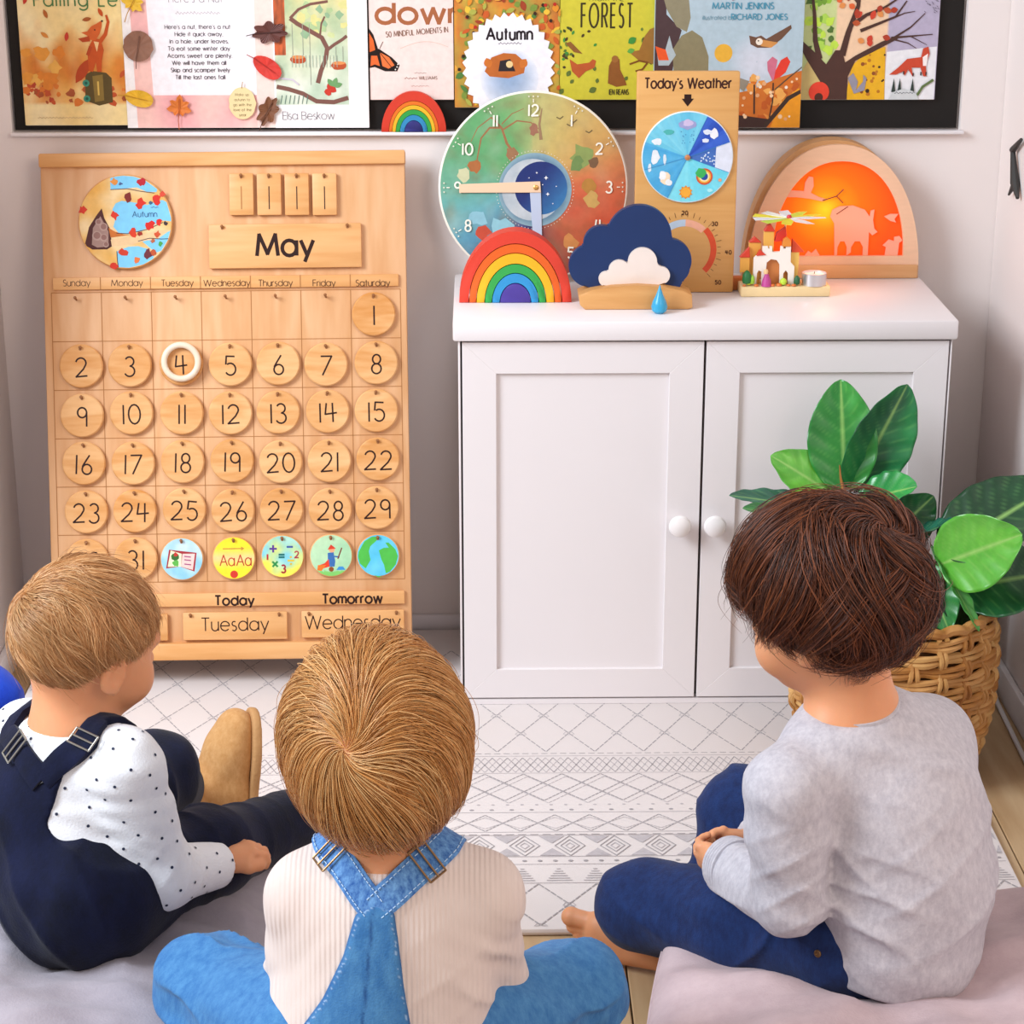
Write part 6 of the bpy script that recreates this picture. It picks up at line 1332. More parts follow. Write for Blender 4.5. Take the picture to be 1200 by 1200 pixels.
# a bright blue cushion corner beyond the toddler
b = Vol((-1.25, -1.35, 0), (-.62, -.75, .45), .008)
b.rc(V3(-1.02, -1.02, .10), V3(-.96, -1.02, .16), .09, .09, .04).rc(J(-90, 860, -1.0), J(-25, 828, -1.0), .085, .06, .04).rc(J(-25, 828, -1.0), J(26, 822, -1.0), .06, .014, .03).rc(J(-80, 960, -1.0), J(-20, 930, -1.0), .09, .07, .04)
b.warp(fold(60, .003, (1, 0, .6), 1))
o = b.mesh('blue_bean_bag', knit('blue_cloth', '1A3FC4', .7, 'cotton', '2456D8')); tag(o, 'bright blue bean bag at the left edge behind the toddler', 'bean bag')
def pxy(x, y, z):
    dx, dy, dz = x-CAMP[0], y-CAMP[1], z-CAMP[2]; w_ = dx*_f[0]+dy*_f[1]+dz*_f[2]
    return 600+FPX*(dx*_r[0]+dy*_r[1])/w_, 600-FPX*(dx*_u[0]+dy*_u[1]+dz*_u[2])/w_
def polysd(px, py, poly):
    d = np.full(px.shape, 1e9); ins = np.zeros(px.shape, bool); n = len(poly)
    for i in range(n):
        ax, ay = poly[i]; bx, by = poly[(i+1) % n]; ex, ey = bx-ax, by-ay; t = np.clip(((px-ax)*ex+(py-ay)*ey)/(ex*ex+ey*ey), 0, 1)
        d = np.minimum(d, (px-ax-t*ex)**2+(py-ay-t*ey)**2); c = ((ay > py) != (by > py)) & (px < (bx-ax)*(py-ay)/((by-ay) or 1e-9)+ax); ins ^= c
    return np.where(ins, -1, 1)*np.sqrt(d)
def plane_cut(p, n): 
    p, n = np.array(p), np.array(n, float); n /= np.linalg.norm(n); return lambda x, y, z: (x-p[0])*n[0]+(y-p[1])*n[1]+(z-p[2])*n[2]
def ringlimit(p, n, r):
    """plane cut that only acts within r of the point"""
    g = plane_cut(p, n); return lambda x, y, z: np.where((x-p[0])**2+(y-p[1])**2+(z-p[2])**2 < r*r, g(x, y, z), -1.0)
def dots_on(v, m, parent, org, spacing, r, keep=None, seed=2, name='polka_dots'):
    me = v; co = np.zeros(len(me.vertices)*3); me.vertices.foreach_get('co', co); co = co.reshape(-1, 3); no = np.zeros_like(co).ravel(); me.vertices.foreach_get('normal', no); no = no.reshape(-1, 3)
    rng = np.random.default_rng(seed); ix = rng.permutation(len(co)); pk = np.zeros((0, 3)); sel = []
    for i in ix[:16000]:
        if len(pk) == 0 or ((pk-co[i])**2).sum(1).min() > spacing**2: pk = np.vstack([pk, co[i]]); sel.append(i)
    V, Fc = [], []
    for i in sel:
        n = Vector(no[i]); a = n.orthogonal().normalized(); c = n.cross(a); o = len(V)
        for k in range(8): t = 2*math.pi*k/8; V.append(tuple(Vector(co[i])+n*.0009+(a*math.cos(t)+c*math.sin(t))*r))
        Fc.append(list(range(o, o+8)))
    o = mesh(name, V, Fc, m, parent); o['kind'] = 'stuff'; return o
def hemfn(back, side, front, earcut=0):
    def f(q, slack=0.0):
        y = q[:, 1]/np.maximum(np.hypot(q[:, 0], q[:, 1]), 1e-6); lim = np.where(y < 0, side+(back-side)*np.clip(-y*1.4, 0, 1), side+(front-side)*np.clip(y*1.35, 0, 1)**1.2)
        if earcut: lim = lim+earcut*np.exp(-((y-.02)/.25)**2)
        return q[:, 2] > lim-slack
    return f
def drop(k):
    return None
# ------------------------------------------------------------------ toddler in navy dungarees (left)
def kid_left():
    h = .003; hc = J(103, 749, -1.35); R = frame(math.radians(-48), math.radians(14), math.radians(4)); s = .90
    org = V3(-.50, -1.37, .13)
    nb = J(84, 862, -1.375); chest = J(72, 932, -1.375); belly = J(84, 995, -1.38); pel = JZ(94, 1042, .255)
    f, r, u = bodyframe(math.radians(-42))
    shR = J(146, 900, -1.425); elR = J(190, 1026, -1.415); wrR = J(256, 1013, -1.34)
    shL = nb-r*.085+V3(0, 0, -.03); elL = shL+f*.03-r*.02+V3(0, 0, -.12); wrL = elL+f*.09+r*.03+V3(0, 0, -.03)
    hipR, knR, anR = JZ(118, 1045, .25), JZ(242, 1000, .228), JZ(352, 960, .185)
    hipL, knL, anL = JZ(66, 1015, .26), JZ(180, 908, .25), JZ(211, 930, .082)
    v = Vol((-.80, -1.62, .0), (-.12, -.72, .70), h)
    head(v, hc, R, s); v.rc(hc+R@V3(0, -.022, -.05), nb+V3(0, 0, -.01), .036, .040, .03)
    v.chain([nb, chest, belly, pel], [.045, .07, .078, .07], .03); v.rc(nb, shR, .035, .030); v.rc(nb, shL, .035, .030)
    v.chain([shR, elR, wrR], [.032, .027, .020]); v.chain([shL, elL, wrL], [.032, .027, .020])
    v.chain([hipR, knR, anR], [.055, .040, .028]); v.chain([hipL, knL, anL], [.055, .040, .028])
    d = J(300, 990, -1.315)-wrR; hv = finehand(wrR+d*.12, d, (.25, .15, -1), .84, .72, -1, 1.2, thumb=[(.010, .014, .004), (.026, .028, .010), (.042, .026, .016), (.052, .016, .018)]); hw = finehand(wrL, f, (0, 0, -1), .8, .6, 1)
    p = v.mesh('person', SKIN, None, origin=org, extra=(hv, hw)); p.location = org; tag(p, 'toddler with short fair hair in navy dungarees and dotted top, looking right', 'person')
    eyes(org, hc, R, s, p)
    # dotted top
    t = Vol((-.80, -1.62, .1), (-.15, -1.10, .52), h)
    t.chain([nb+V3(0, 0, -.022), chest, belly, pel], [.052, .084, .092, .085], .04); t.rc(nb+V3(0, 0, -.022), shR, .045, .040, .035); t.rc(nb+V3(0, 0, -.022), shL, .045, .040, .035)
    torso = t.copy(); t.chain([shR, elR, wrR], [.043, .037, .0285], .022); t.chain([shL, elL, wrL], [.043, .037, .028], .03)
    base = t.copy()
    t.warp(crease(elR+V3(-.01, 0, .02), .06, wrR-elR+V3(0, 0, -.05), 240, .005, 1)); t.warp(crease(shR+V3(-.04, 0, -.06), .07, (.6, 0, 1), 170, .005, 2)); t.warp(near_fold(shR, .07, 110, .0022, (0, .3, 1), 2)); t.warp(fold(70, .0012, (.5, .2, 1), 4)); t.warp(near_fold(chest+r*.07, .07, 120, .002, (.3, 0, 1), 1))
    nd = (hc+R@V3(0, -.02, -.05))-nb; nd /= np.linalg.norm(nd)
    t.rc(nb-nd*.04, nb+nd*.10, .0435, .046, .003, 'cut'); t.cutfn(ringlimit(nb+nd*.022, nd, .075)); t.cutfn(ringlimit(wrR+(wrR-elR)*.02, wrR-elR, .05)); t.cutfn(ringlimit(wrL, wrL-elL, .045))
    TOP = knit('white_dotted_jersey', 'EAECF0', .8, 'cotton', 'E2E4EA')
    o = t.mesh('dotted_top', TOP, p, origin=org); dots_on(o.data, mat('navy_print', '1A2440', .7), o, org, .0215, .0019)
    PINK = mat('pink_cuff', 'C06A78', .8)
    cb = MB(); q = []
    ax1 = np.cross(nd, (1, 0, 0)); ax1 /= np.linalg.norm(ax1); ax2 = np.cross(nd, ax1)
    for k in range(33): a = 2*math.pi*k/32; q.append(nb+nd*.013+(ax1*math.cos(a)+ax2*math.sin(a))*.0445-org)
    cb.tube(q, .0022, 6, caps=False).out('neckband', PINK, o)
    # dungarees
    g = torso.copy(.0055); lim = Vol((-.80, -1.62, .1), (-.15, -1.10, .52), h)
    back = [(-200, 890), (-30, 880), (-2, 868), (14, 870), (40, 918), (60, 915), (74, 908), (63, 935), (58, 965), (66, 990), (88, 1014), (115, 1024), (150, 1022), (260, 1022), (260, 1250), (-200, 1250)]
    def keep(x, y, z):
        px, py = pxy(x, y, z); a = polysd(px, py, back)/1000.
        # in front of the body: a bib up to the chest
        fr = (x-chest[0])*f[0]+(y-chest[1])*f[1]; side = np.abs((x-chest[0])*r[0]+(y-chest[1])*r[1]); bib = np.maximum(z-(nb[2]-.06), side-.055); low = z-(belly[2]+.01)
        return np.where(fr > .02, np.minimum(bib, low), a)
    g.cutfn(keep); 
    arm = Vol((-.80, -1.62, .1), (-.15, -1.10, .52), h); arm.chain([shR+(elR-shR)*.15, elR, wrR], [.050, .042, .036], .02); arm.chain([shL, elL, wrL], [.044, .040, .034], .02); g.minus(arm)
    G2 = Vol((-.80, -1.62, .0), (-.12, -.72, .52), h); i0 = np.round((g.lo-G2.lo)/h).astype(int); G2.d[i0[0]:i0[0]+g.n[0], i0[1]:i0[1]+g.n[1], i0[2]:i0[2]+g.n[2]] = g.d[:G2.n[0]-i0[0], :G2.n[1]-i0[1], :G2.n[2]-i0[2]]
    G2.chain([pel+V3(0, 0, .01), hipR, knR, anR], [.082, .068, .052, .042], .03); G2.chain([pel, hipL, knL, anL+(knL-anL)*.34], [.082, .066, .054, .046], .03)
    G2.warp(crease(knR, .12, anR-knR, 130, .012, 2)); G2.warp(crease(hipR, .12, (1, -.3, .6), 110, .012, 1)); G2.warp(near_fold(knL, .08, 100, .003, (1, .5, .5), 4)); G2.warp(near_fold(hipR, .12, 70, .004, (1, -.4, .3), 1)); G2.warp(fold(45, .0015, (1, .3, .5), 2))
    G2.cutfn(ringlimit(anL+(knL-anL)*.24, anL-knL, .07))
    NV = knit('navy_corduroy', '0F1533', .85, 'cord', '080C1E'); dg = G2.mesh('dungarees', NV, p, origin=org)
    # straps with buckles
    mid = J(40, 915, -1.47)
    s1 = [mid, J(68, 888, -1.455), J(97, 866, -1.44), J(118, 858, -1.40), nb+r*.055+f*.045+V3(0, 0, -.03)]
    st_, rw = strip_on(base, s1, .030, .0075, .001, name='strap', m=NV, parent=dg, org=org)
    s2 = [mid, J(20, 890, -1.45), J(8, 868, -1.42), J(5, 856, -1.38), nb-r*.045+f*.055+V3(0, 0, -.03)]
    st2, rw2 = strip_on(base, s2, .028, .0075, .001, name='strap', m=NV, parent=dg, org=org)
    for rws, k in ((rw, 12), (rw2, 11)):
        c_, gg = rws[k][3]; tt = rws[k+1][3][0]-rws[k-1][3][0]; buckle(c_+gg*.0095, tt, gg, .035, .019, METAL, dg, org, .0013)
    # boots and sock
    BT = knit('tan_suede', 'C99A66', .9, 'fleece', 'B98752'); SOLE = mat('boot_sole', 'B88A58', .8, bump=.4, bscale=200); FL = knit('boot_fleece', 'DCC9A8', .95, 'fleece')
    def boot(an, heel_dir, toe_dir, sole_n, name, lab, nm='boot'):
        e = empty('boot', tuple(an)); e.parent = p; e.matrix_local = T(Vector(an-org)); hd, td, sn = [np.array(q, float)/np.linalg.norm(q) for q in (heel_dir, toe_dir, sole_n)]
        td = td-sn*(td@sn); td /= np.linalg.norm(td); wd = np.cross(sn, td)
        V_ = Vol(tuple(an-.17), tuple(an+.17), .0028); P = lambda a, b_, c: an+sn*a*1.06+td*b_*1.1+wd*c   # a: shaft axis towards sole, b: to the toe
        V_.rc(P(-.002, 0, 0), P(.06, .002, 0), .041, .040, .01); V_.rc(P(.060, -.004, 0), P(.062, .06, 0), .038, .036, .02); V_.rc(P(.060, .05, 0), P(.068, .088, 0), .036, .030, .02)
        V_.warp(fold(80, .0012, sn, 1)); V_.cutfn(plane_cut(P(.088, 0, 0), sn)); V_.cutfn(plane_cut(P(-.006, 0, 0), -sn)); V_.rc(P(-.03, 0, 0), P(.02, 0, 0), .034, .033, .003, 'cut')
        V_.mesh('upper', BT, e, origin=an)
        S_ = Vol(tuple(an-.16), tuple(an+.16), .0028); S_.rc(P(.088, -.008, 0), P(.088, .06, 0), .040, .041, .01); S_.rc(P(.088, .05, 0), P(.088, .086, 0), .040, .034, .02); S_.cutfn(plane_cut(P(.0985, 0, 0), sn), k=.003); S_.cutfn(plane_cut(P(.0855, 0, 0), -sn), k=.003); S_.mesh('sole', SOLE, e, origin=an)
        b = MB(); b.tube([P(.042, .0405*math.cos(q), .0405*math.sin(q))-an for q in np.linspace(0, 2*math.pi, 33)], .0016, 6, caps=False); b.tube([P(-.006, .0375*math.cos(q), .0375*math.sin(q))-an for q in np.linspace(0, 2*math.pi, 33)], .005, 8, caps=False); b.tube([P(.042+.04*k/8, .041*math.cos(-.3+0*k)+.003, -.041*math.sin(.9)) - an for k in range(9)], .0012, 6)
        b.out('seam', FL, e); tag(e, lab)
        return e
    ua = anL-knL; ua = V3(.93, .30, -.12); boot(anL+V3(.004, 0, 0), ua, (-.12, .05, 1), ua, 'boot', 'tan suede boot pointing its toe upwards')
    sk = Vol(tuple(anL-.09), tuple(anL+.09), .0028); sk.rc(anL+(knL-anL)*.22, anL-ua*.02, .032, .036, .01); sk.rc(anL-ua*.03, anL+ua*.02, .038, .032, .01); sk.warp(fold(120, .0022, ua, 1)); sk.mesh('sock', knit('pale_blue_sock', '9CC4E0', .9, 'fleece', 'B4D4E8'), p, origin=org)
    # hair
    HC = ('A06A3C', 'C08A56', 'D9B080')
    hair(p, org, hc+R@V3(0, -.012, .022)*s, R, (.0735*s, .0895*s, .0775*s), (-.45, -.80, .45), 24000, hemfn(-.92, -.55, .15, .28), HC, 3, .075, .00030, .005, .007, 1.3, .5, 260, (.0016, 5), .55, ends=.012, name='toddler_hair', wild=.16, curl=.35, fly=.02)
kid_left()
# ------------------------------------------------------------------ blond child in denim straps (middle)
def kid_middle():
    h = .003; hc = J(438, 872, -1.760); R = frame(math.radians(6), math.radians(6), 0); s = .96; org = V3(-.12, -1.78, .20)
    nb = J(450, 992, -1.755); chest = J(455, 1070, -1.765); belly = J(457, 1160, -1.770); pel = V3(-.116, -1.775, .262)
    shR, elR, wrR = J(563, 1050, -1.760), J(572, 1146, -1.695), J(545, 1150, -1.570)
    shL, elL, wrL = J(362, 1048, -1.760), J(353, 1150, -1.710), J(385, 1160, -1.580)
    knL, knR = J(243, 1156, -1.610), J(672, 1164, -1.610); hipL, hipR = pel+V3(-.05, 0, 0), pel+V3(.05, 0, 0)
    anL, anR = V3(-.06, -1.52, .10), V3(-.16, -1.50, .11)
    v = Vol((-.46, -1.92, .0), (.20, -1.36, .76), h); head(v, hc, R, s); v.rc(hc+R@V3(0, -.022, -.05), nb, .038, .042, .03)
    v.chain([nb, chest, belly, pel], [.045, .066, .07, .07], .03); v.rc(nb, shR, .035, .032); v.rc(nb, shL, .035, .032)
    v.chain([shR, elR, wrR], [.030, .026, .019]); v.chain([shL, elL, wrL], [.030, .026, .019]); v.chain([hipL, knL, anL], [.05, .042, .028]); v.chain([hipR, knR, anR], [.05, .042, .028])
    foot(v, anL+V3(.01, 0, -.01), anL+V3(.13, .05, -.02), (0, .3, 1), .9, 1); foot(v, anR+V3(-.01, 0, -.01), anR+V3(-.13, .06, -.02), (0, .3, 1), .9, -1)
    hv = finehand(wrR, V3(-.5, .8, -.2), (-.2, 0, -1), .85, .5, -1); hw = finehand(wrL, V3(.5, .8, -.2), (.2, 0, -1), .85, .5, 1)
    p = v.mesh('person', SKIN, None, origin=org, extra=(hv, hw)); p.location = org; tag(p, 'child with a blond bob, cream ribbed top and denim dungarees, seen from behind', 'person'); eyes(org, hc, R, s, p)
    lo, hi = (-.30, -1.91, .18), (.10, -1.48, .60)
    t = Vol(lo, hi, h); t.chain([nb+V3(0, 0, -.012), nb+V3(0, .0, -.03)], [.050, .060], .03); t.ell(chest, (.100, .070, .085), None, .03); t.ell((chest+belly)/2, (.098, .074, .09), None, .04); t.ell(belly, (.098, .080, .09), None, .04); t.ell(pel+V3(0, 0, .03), (.10, .085, .08), None, .04)
    t.rc(nb+V3(0, 0, -.022), shR, .042, .039, .03); t.rc(nb+V3(0, 0, -.022), shL, .042, .039, .03); torso = t.copy()
    t.chain([shR, elR, wrR], [.041, .0365, .028], .02); t.chain([shL, elL, wrL], [.041, .0365, .028], .02); base = t.copy()
    t.warp(near_fold(shR+V3(0, 0, -.05), .06, 120, .003, (1, 0, .8), 2)); t.warp(crease(elR, .06, (0.3, .4, 1), 200, .007, 1)); t.warp(crease(shR+V3(-.02, -.03, -.06), .06, (1, 0, .7), 190, .006, 3)); t.warp(crease(chest+V3(.03, -.05, -.05), .06, (-.5, 0, 1), 150, .003, 3)); t.warp(near_fold(shL+V3(.01, 0, -.05), .06, 120, .0028, (-1, 0, .8), 3)); t.warp(near_fold(elL, .05, 150, .003, (0, .4, 1), 1)); t.warp(fold(40, .0013, (.3, .2, 1), 4))
    t.cutfn(ringlimit(nb+V3(0, 0, .006), (0, -.1, 1), .08)); t.cutfn(ringlimit(wrR, wrR-elR, .045)); t.cutfn(ringlimit(wrL, wrL-elL, .045))
    sh = t.mesh('ribbed_top', knit('cream_rib', 'D6C7C0', .85, 'rib', 'CDBCB5'), p, origin=org)
    # sleeve seams
    # denim
    DN = knit('light_denim', '33689F', .8, 'denim', '4A80B0'); DNs = knit('washed_denim', '2A5596', .8, 'denim', '6A9ACC', 1.6)
    g = torso.copy(.005); poly = [(437, 1056), (416, 1072), (402, 1120), (378, 1170), (345, 1215), (270, 1235), (250, 1400), (640, 1400), (620, 1235), (560, 1225), (482, 1205), (474, 1160), (468, 1110), (462, 1068)]
    def keep(x, y, z):
        px, py = pxy(x, y, z); a = polysd(px, py, poly)/1130.; bib = np.maximum(z-(nb[2]-.075), np.abs(x-chest[0])-.06); low = z-(pel[2]+.055); return np.where(y > chest[1]+.01, np.minimum(bib, low), a)
    g.cutfn(keep); arm = Vol(lo, hi, h); arm.chain([shR+(elR-shR)*.2, elR, wrR], [.046, .042, .034], .02); arm.chain([shL+(elL-shL)*.2, elL, wrL], [.046, .042, .034], .02); g.minus(arm)
    def stc(P):
        px, py = pxy(P[:, 0], P[:, 1], P[:, 2]); a = -polysd(px, py, poly); c = np.zeros((len(P), 4)); seamd = np.abs(px-(438-(py-1056)*.09)); dash = np.sin(py*1.15+px*.6) > -.2; lightm = (np.abs(a-4.2) < 1.0) & dash; c[:, :3] = np.where(lightm[:, None], np.array(lin('9CBBDC')[:3]), np.array(lin('17386E')[:3])); onb = P[:, 1] < chest[1]+.01
        e1 = np.exp(-((a-1.0)/1.4)**2)*.5; seam = np.exp(-(seamd/1.5)**2)*.75; c[:, 3] = np.where(onb & (py < 1232), np.where(lightm, .8, np.maximum(e1, seam)), 0); return c
    dg = g.mesh('dungarees', knit('light_denim_panel', '33689F', .8, 'denim', '4A80B0', 1, True), p, origin=org, colfn=stc)
    J2 = Vol((-.46, -1.92, .0), (.20, -1.36, .44), h); J2.ell(pel, (.112, .10, .085), None, .03)
    J2.chain([hipL, knL, anL+(knL-anL)*.15], [.085, .053, .045], .03); J2.chain([hipR, knR, anR+(knR-anR)*.2], [.085, .053, .045], .03)
    J2.warp(crease(knR+V3(-.05, -.03, .02), .085, (.5, -.4, 1), 170, .018, 2)); J2.warp(crease(knL+V3(.05, -.03, .02), .085, (-.5, -.4, 1), 170, .018, 5)); J2.warp(crease(knR+V3(.02, -.04, -.02), .06, (-.3, 0, 1), 150, .010, 1)); J2.warp(crease(knL+V3(-.02, -.04, -.02), .06, (.3, 0, 1), 150, .010, 3)); J2.warp(fold(50, .0018, (1, .4, .7), 1)); J2.cutfn(lambda x, y, z: z-.335)
    J2.mesh('trouser_legs', DN, dg, origin=org)
    strL, rwL = strip_on(base, [J(437, 1066, -1.840), J(416, 1040, -1.830), J(398, 1012, -1.810), J(385, 988, -1.770), J(384, 975, -1.730), nb+V3(-.05, .06, -.05)], .030, .0035, .001, name='strap', m=DNs, parent=dg, org=org)
    strR, rwR = strip_on(base, [J(437, 1066, -1.840), J(465, 1042, -1.830), J(495, 1014, -1.810), J(520, 992, -1.770), J(530, 978, -1.730), nb+V3(.055, .06, -.05)], .031, .0035, .001, name='strap', m=DNs, parent=dg, org=org)
    ST = mat('pale_thread', 'A9C4E0', .7)
    stitches(rwL, (-1, 1), ST, strL, org, .0042); stitches(rwR, (-1, 1), ST, strR, org, .0042)
    for rws, k in ((rwL, 15), (rwR, 13)):
        c_, gg = rws[k][3]; tt = rws[k+1][3][0]-rws[k-1][3][0]; buckle(c_+gg*.0058, tt, gg, .036, .021, BRASS, dg, org, .0011)
    HC = ('A8703A', 'C68C4E', 'E4BC84')
    def bobshape(P):
        z = P[..., 2]; q = np.clip(-z/.08, -1, 1.3); return np.stack([P[..., 0]*(1+.07*q), P[..., 1]*(1+.04*q), np.where(z < 0, z*1.26, z)], -1)
    hair(p, org, hc+R@V3(0, -.010, .020), R, (.0705, .086, .0770), (-.44, -.88, .08), 32000, hemfn(-.93, -.86, -.30), HC, 5, .24, .00032, .015, .012, 1.0, .45, 420, (.0028, 5), .9, ends=.008, name='blond_bob', wild=.05, curl=.22, fly=.02, shape=bobshape)
kid_middle()
# ------------------------------------------------------------------ boy in grey sweatshirt (right)
def kid_right():
    h = .003; hc = J(974, 704, -1.42); R = frame(math.radians(52), math.radians(14), math.radians(-3)); s = 1.03; org = V3(.45, -1.43, .12)
    nb = J(1000, 838, -1.415); chest = J(1032, 925, -1.41); belly = J(1050, 1035, -1.425); pel = J(1050, 1082, -1.44)
    f, r, u = bodyframe(math.radians(44))
    shL, elL, wrL = J(922, 924, -1.482), J(926, 1054, -1.482), J(852, 1012, -1.345)
    shR = J(1088, 866, -1.34); elR = J(1000, 1000, -1.20); wrR = J(876, 990, -1.265)
    hipL, knL, anL = JZ(1000, 1098, .185), JZ(752, 1060, .120), JZ(900, 1105, .065)
    hipR, knR, anR = JZ(1060, 1070, .185), JZ(872, 950, .215), JZ(822, 1112, .045)
    v = Vol((.06, -1.62, .0), (.66, -1.02, .78), h); head(v, hc, R, s); v.rc(hc+R@V3(0, -.024, -.05), nb, .037, .040, .03)
    v.chain([nb, chest, belly, pel], [.05, .075, .08, .075], .03); v.rc(nb, shR, .04, .036); v.rc(nb, shL, .04, .036)
    v.chain([shL, elL, wrL], [.034, .029, .021]); v.chain([shR, elR, wrR], [.034, .029, .021]); v.chain([hipL, knL, anL], [.05, .04, .03]); v.chain([hipR, knR, anR+V3(0, 0, .01)], [.05, .04, .028])
    v.rc(anR+V3(0, 0, .01), JZ(815, 1118, .035), .029, .027, .02)
    foot(v, JZ(900, 1112, .035), JZ(1040, 1080, .035), (0, .5, 1), 1.0, -1)
    hv = finehand(wrL+(wrL-elL)*.02, J(805, 1000, -1.285)-wrL, (.45, .8, .15), .95, .72, 1, 1, thumb=[(.008, .014, .004), (.022, .028, .006), (.036, .030, .012), (.046, .022, .016)])
    hw = finehand(wrR, J(822, 974, -1.262)-wrR, (-.25, -.75, -.6), .92, .55, -1, 1, thumb=[(.008, .014, .004), (.022, .028, .002), (.040, .030, .006), (.054, .024, .010)])
    fvol = Vol((.04, -1.32, .0), (.34, -1.02, .12), .0019); foot(fvol, JZ(826, 1118, .042), JZ(662, 1084, .040), (.05, 1, .12), 1.28, 1); fvol.rc(anR+V3(0, 0, .01), JZ(818, 1116, .045), .030, .030, .02)
    p = v.mesh('person', SKIN, None, origin=org, extra=(hv, hw, fvol)); p.location = org; tag(p, 'boy with tousled dark brown hair in grey sweatshirt and dark jeans, barefoot', 'person'); eyes(org, hc, R, s, p)
    lo, hi = (.16, -1.64, .08), (.66, -1.10, .62)
    t = Vol(lo, hi, h); t.rc(nb+V3(0, 0, -.028), chest, .058, .088, .04)
    Rb = frame(math.radians(44)); t.ell(chest+V3(.004, 0, 0), (.098, .085, .11), Rb, .04); t.ell((chest+belly)/2+V3(.014, 0, 0), (.104, .094, .11), Rb, .05); t.ell(belly+V3(.010, 0, 0), (.108, .098, .088), Rb, .05); t.rc(belly, pel+V3(0, .005, -.02), .098, .100, .03)
    t.rc(nb+V3(0, 0, -.03), shR, .05, .046, .04); t.rc(nb+V3(0, 0, -.03), shL, .05, .046, .04); t.chain([shR, elR, wrR], [.050, .045, .033], .025); t.rc(shL, shL+(elL-shL)*.35, .049, .047, .014); t.rc(shL+(elL-shL)*.3, (shL+elL)/2, .047, .046, .006); t.rc((shL+elL)/2, elL, .046, .044, .007); t.rc(elL, wrL, .044, .034, .007)
    t.warp(crease(elL+V3(-.03, .03, .01), .09, (-.5, .2, 1), 150, .012, 1)); t.warp(crease((shL+elL)/2+V3(.03, -.02, 0), .09, (.7, 0, 1), 110, .010, 2)); t.warp(crease(chest+V3(.0, -.08, -.03), .13, (.8, 0, 1), 65, .008, 3)); t.warp(crease(belly+V3(-.02, -.06, -.0), .12, (.35, 0, 1), 120, .007, 5)); t.warp(crease(belly+V3(.07, -.06, .02), .10, (-.6, 0, 1), 100, .006, 4)); t.warp(near_fold(shR, .1, 60, .004, (1, 0, .9), 4)); t.warp(fold(42, .0022, (.6, .2, 1), 6))
    nd = (hc+R@V3(0, -.024, -.05))-nb; nd /= np.linalg.norm(nd)
    t.rc(nb-nd*.03, nb+nd*.002, .056, .0515, .008); t.cutfn(ringlimit(nb+nd*.024, nd, .060)); t.rc(nb-nd*.04, nb+nd*.10, .045, .047, .003, 'cut'); t.cutfn(ringlimit(wrL+(wrL-elL)*.01, wrL-elL, .05)); t.cutfn(ringlimit(wrR+(wrR-elR)*.01, wrR-elR, .05)); t.cutfn(lambda x, y, z: (pel[2]-.060-.14*(x-pel[0]))-z+0*y)
    GR = knit('grey_marl_fleece', 'C4C0C6', .9, 'fleece', 'AEAAB2'); sw = t.mesh('sweatshirt', GR, p, origin=org)
    # ribbed collar
    ax1 = np.cross(nd, (1, 0, 0)); ax1 /= np.linalg.norm(ax1); ax2 = np.cross(nd, ax1); b = MB()
    for k, (dz, rr) in enumerate(((.011, .0530), (.0175, .0508), (.024, .0485))): b.tube([nb+nd*dz+(ax1*math.cos(q)+ax2*math.sin(q))*rr-org for q in np.linspace(0, 2*math.pi, 41)], .0036, 6, caps=False)
    b.out('collar', GR, sw)
    dw = wrL-elL; dw /= np.linalg.norm(dw); a1 = np.cross(dw, (0, 0, 1)); a1 /= np.linalg.norm(a1); a2 = np.cross(dw, a1); b = MB()
    for k in range(5): b.tube([wrL-dw*(.004+.006*k)+(a1*math.cos(q)+a2*math.sin(q))*(.0325+.0006*k)-org for q in np.linspace(0, 2*math.pi, 33)], .0034, 6, caps=False)
    b.out('cuff', GR, sw)
    # jeans
    lo, hi = (.06, -1.62, .0), (.66, -1.02, .36)
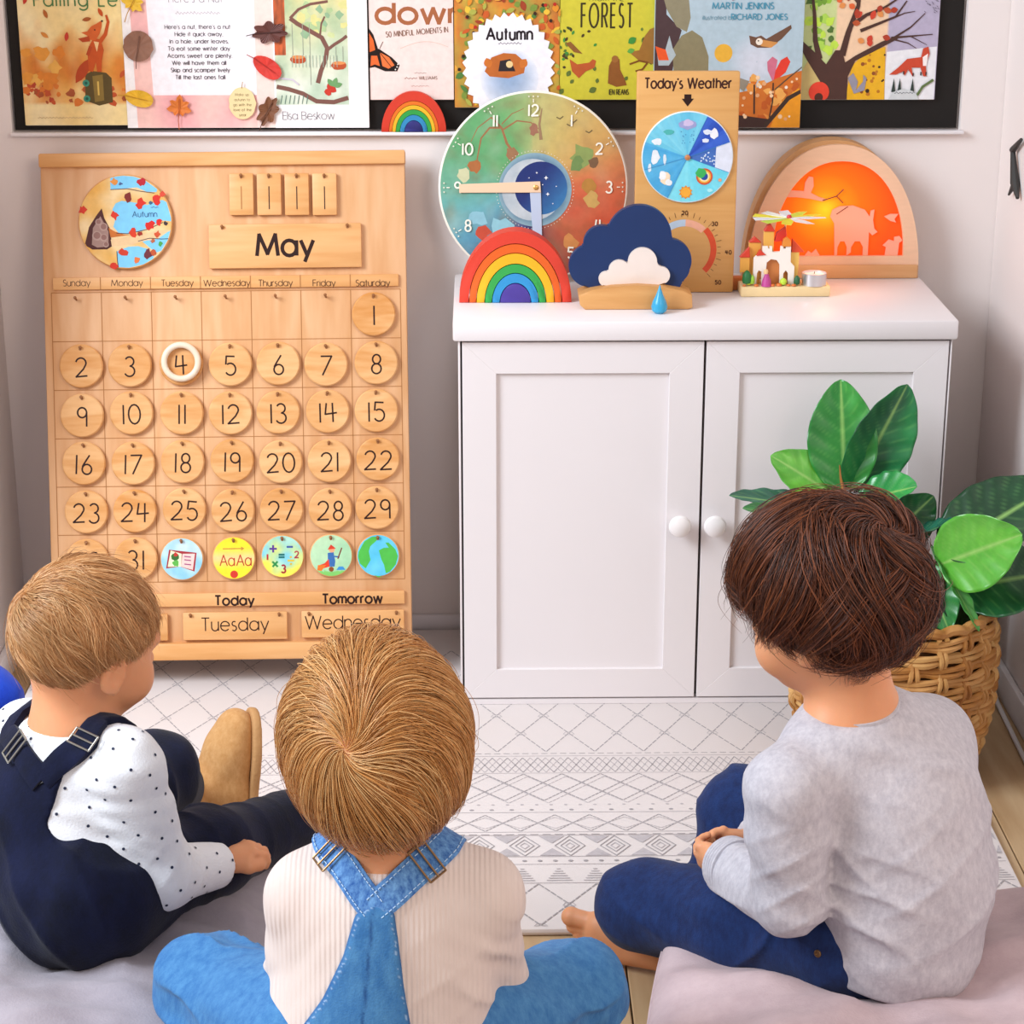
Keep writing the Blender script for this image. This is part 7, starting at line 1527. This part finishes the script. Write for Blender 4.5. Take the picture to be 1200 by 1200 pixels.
    g = Vol(lo, hi, h); g.rc(pel+V3(0, 0, -.01), pel+V3(0, 0, .04), .078, .074, .02); g.chain([pel, hipL, (hipL+knL)/2, knL, anL+(knL-anL)*.2], [.076, .072, .066, .054, .046], .025); g.chain([pel, hipR, knR, anR+(knR-anR)*.45], [.076, .068, .054, .048], .025)
    g.warp(crease(knL+V3(.05, 0, .02), .11, (.7, .1, 1), 120, .018, 2)); g.warp(crease(hipL+V3(-.03, 0, 0), .12, (1, 0, -.6), 95, .015, 3)); g.warp(crease(knR+V3(.04, 0, 0), .1, (.7, .3, .6), 110, .014, 3)); g.warp(fold(48, .002, (1, .3, .6), 1)); g.cutfn(ringlimit(anL+(knL-anL)*.14, anL-knL, .06)); g.cutfn(ringlimit(anR+(knR-anR)*.4, anR-knR, .07))
    jn = g.mesh('jeans', knit('dark_denim', '16244C', .8, 'denim', '1C3262'), p, origin=org)
    # side seam, pocket rivet
    q = J(950, 1122, -1.50); 
    for _ in range(12):
        e_ = .004; gr = np.array([g.sample([q+V3(*(e_ if k == a else 0 for k in range(3)))])[0]-g.sample([q-V3(*(e_ if k == a else 0 for k in range(3)))])[0] for a in range(3)]); gr /= np.linalg.norm(gr)+1e-9; q = q-gr*g.sample([q])[0]
    Mq = T(Vector(q-org)) @ Vector(gr).to_track_quat('Z', 'Y').to_matrix().to_4x4()
    MB().lathe([(.0022, -.001), (.0046, -.001), (.0046, .0012), (.0038, .0018), (.0026, .0018), (.0022, .0008)], 20, Mq).out('rivet', BRASS, jn)
    HC = ('2A120A', '4C2412', '854826')
    hair(p, org, hc+R@V3(0, -.012, .024)*s, R, (.0735*s, .0895*s, .0790*s), (.15, -.70, .62), 28000, hemfn(-.90, -.66, .0, .16), HC, 7, .19, .00038, .008, .024, 1.2, .84, 150, (.011, 7.5), .55, ends=.02, name='tousled_brown_hair', wild=.06, rough=.42, curl=1.1, fly=.03, puff=lambda u_: 1+.2*np.exp(-((u_[:, 0]+.1)**2+(u_[:, 1]-.8)**2+(u_[:, 2]-.5)**2)/.16))
kid_right()
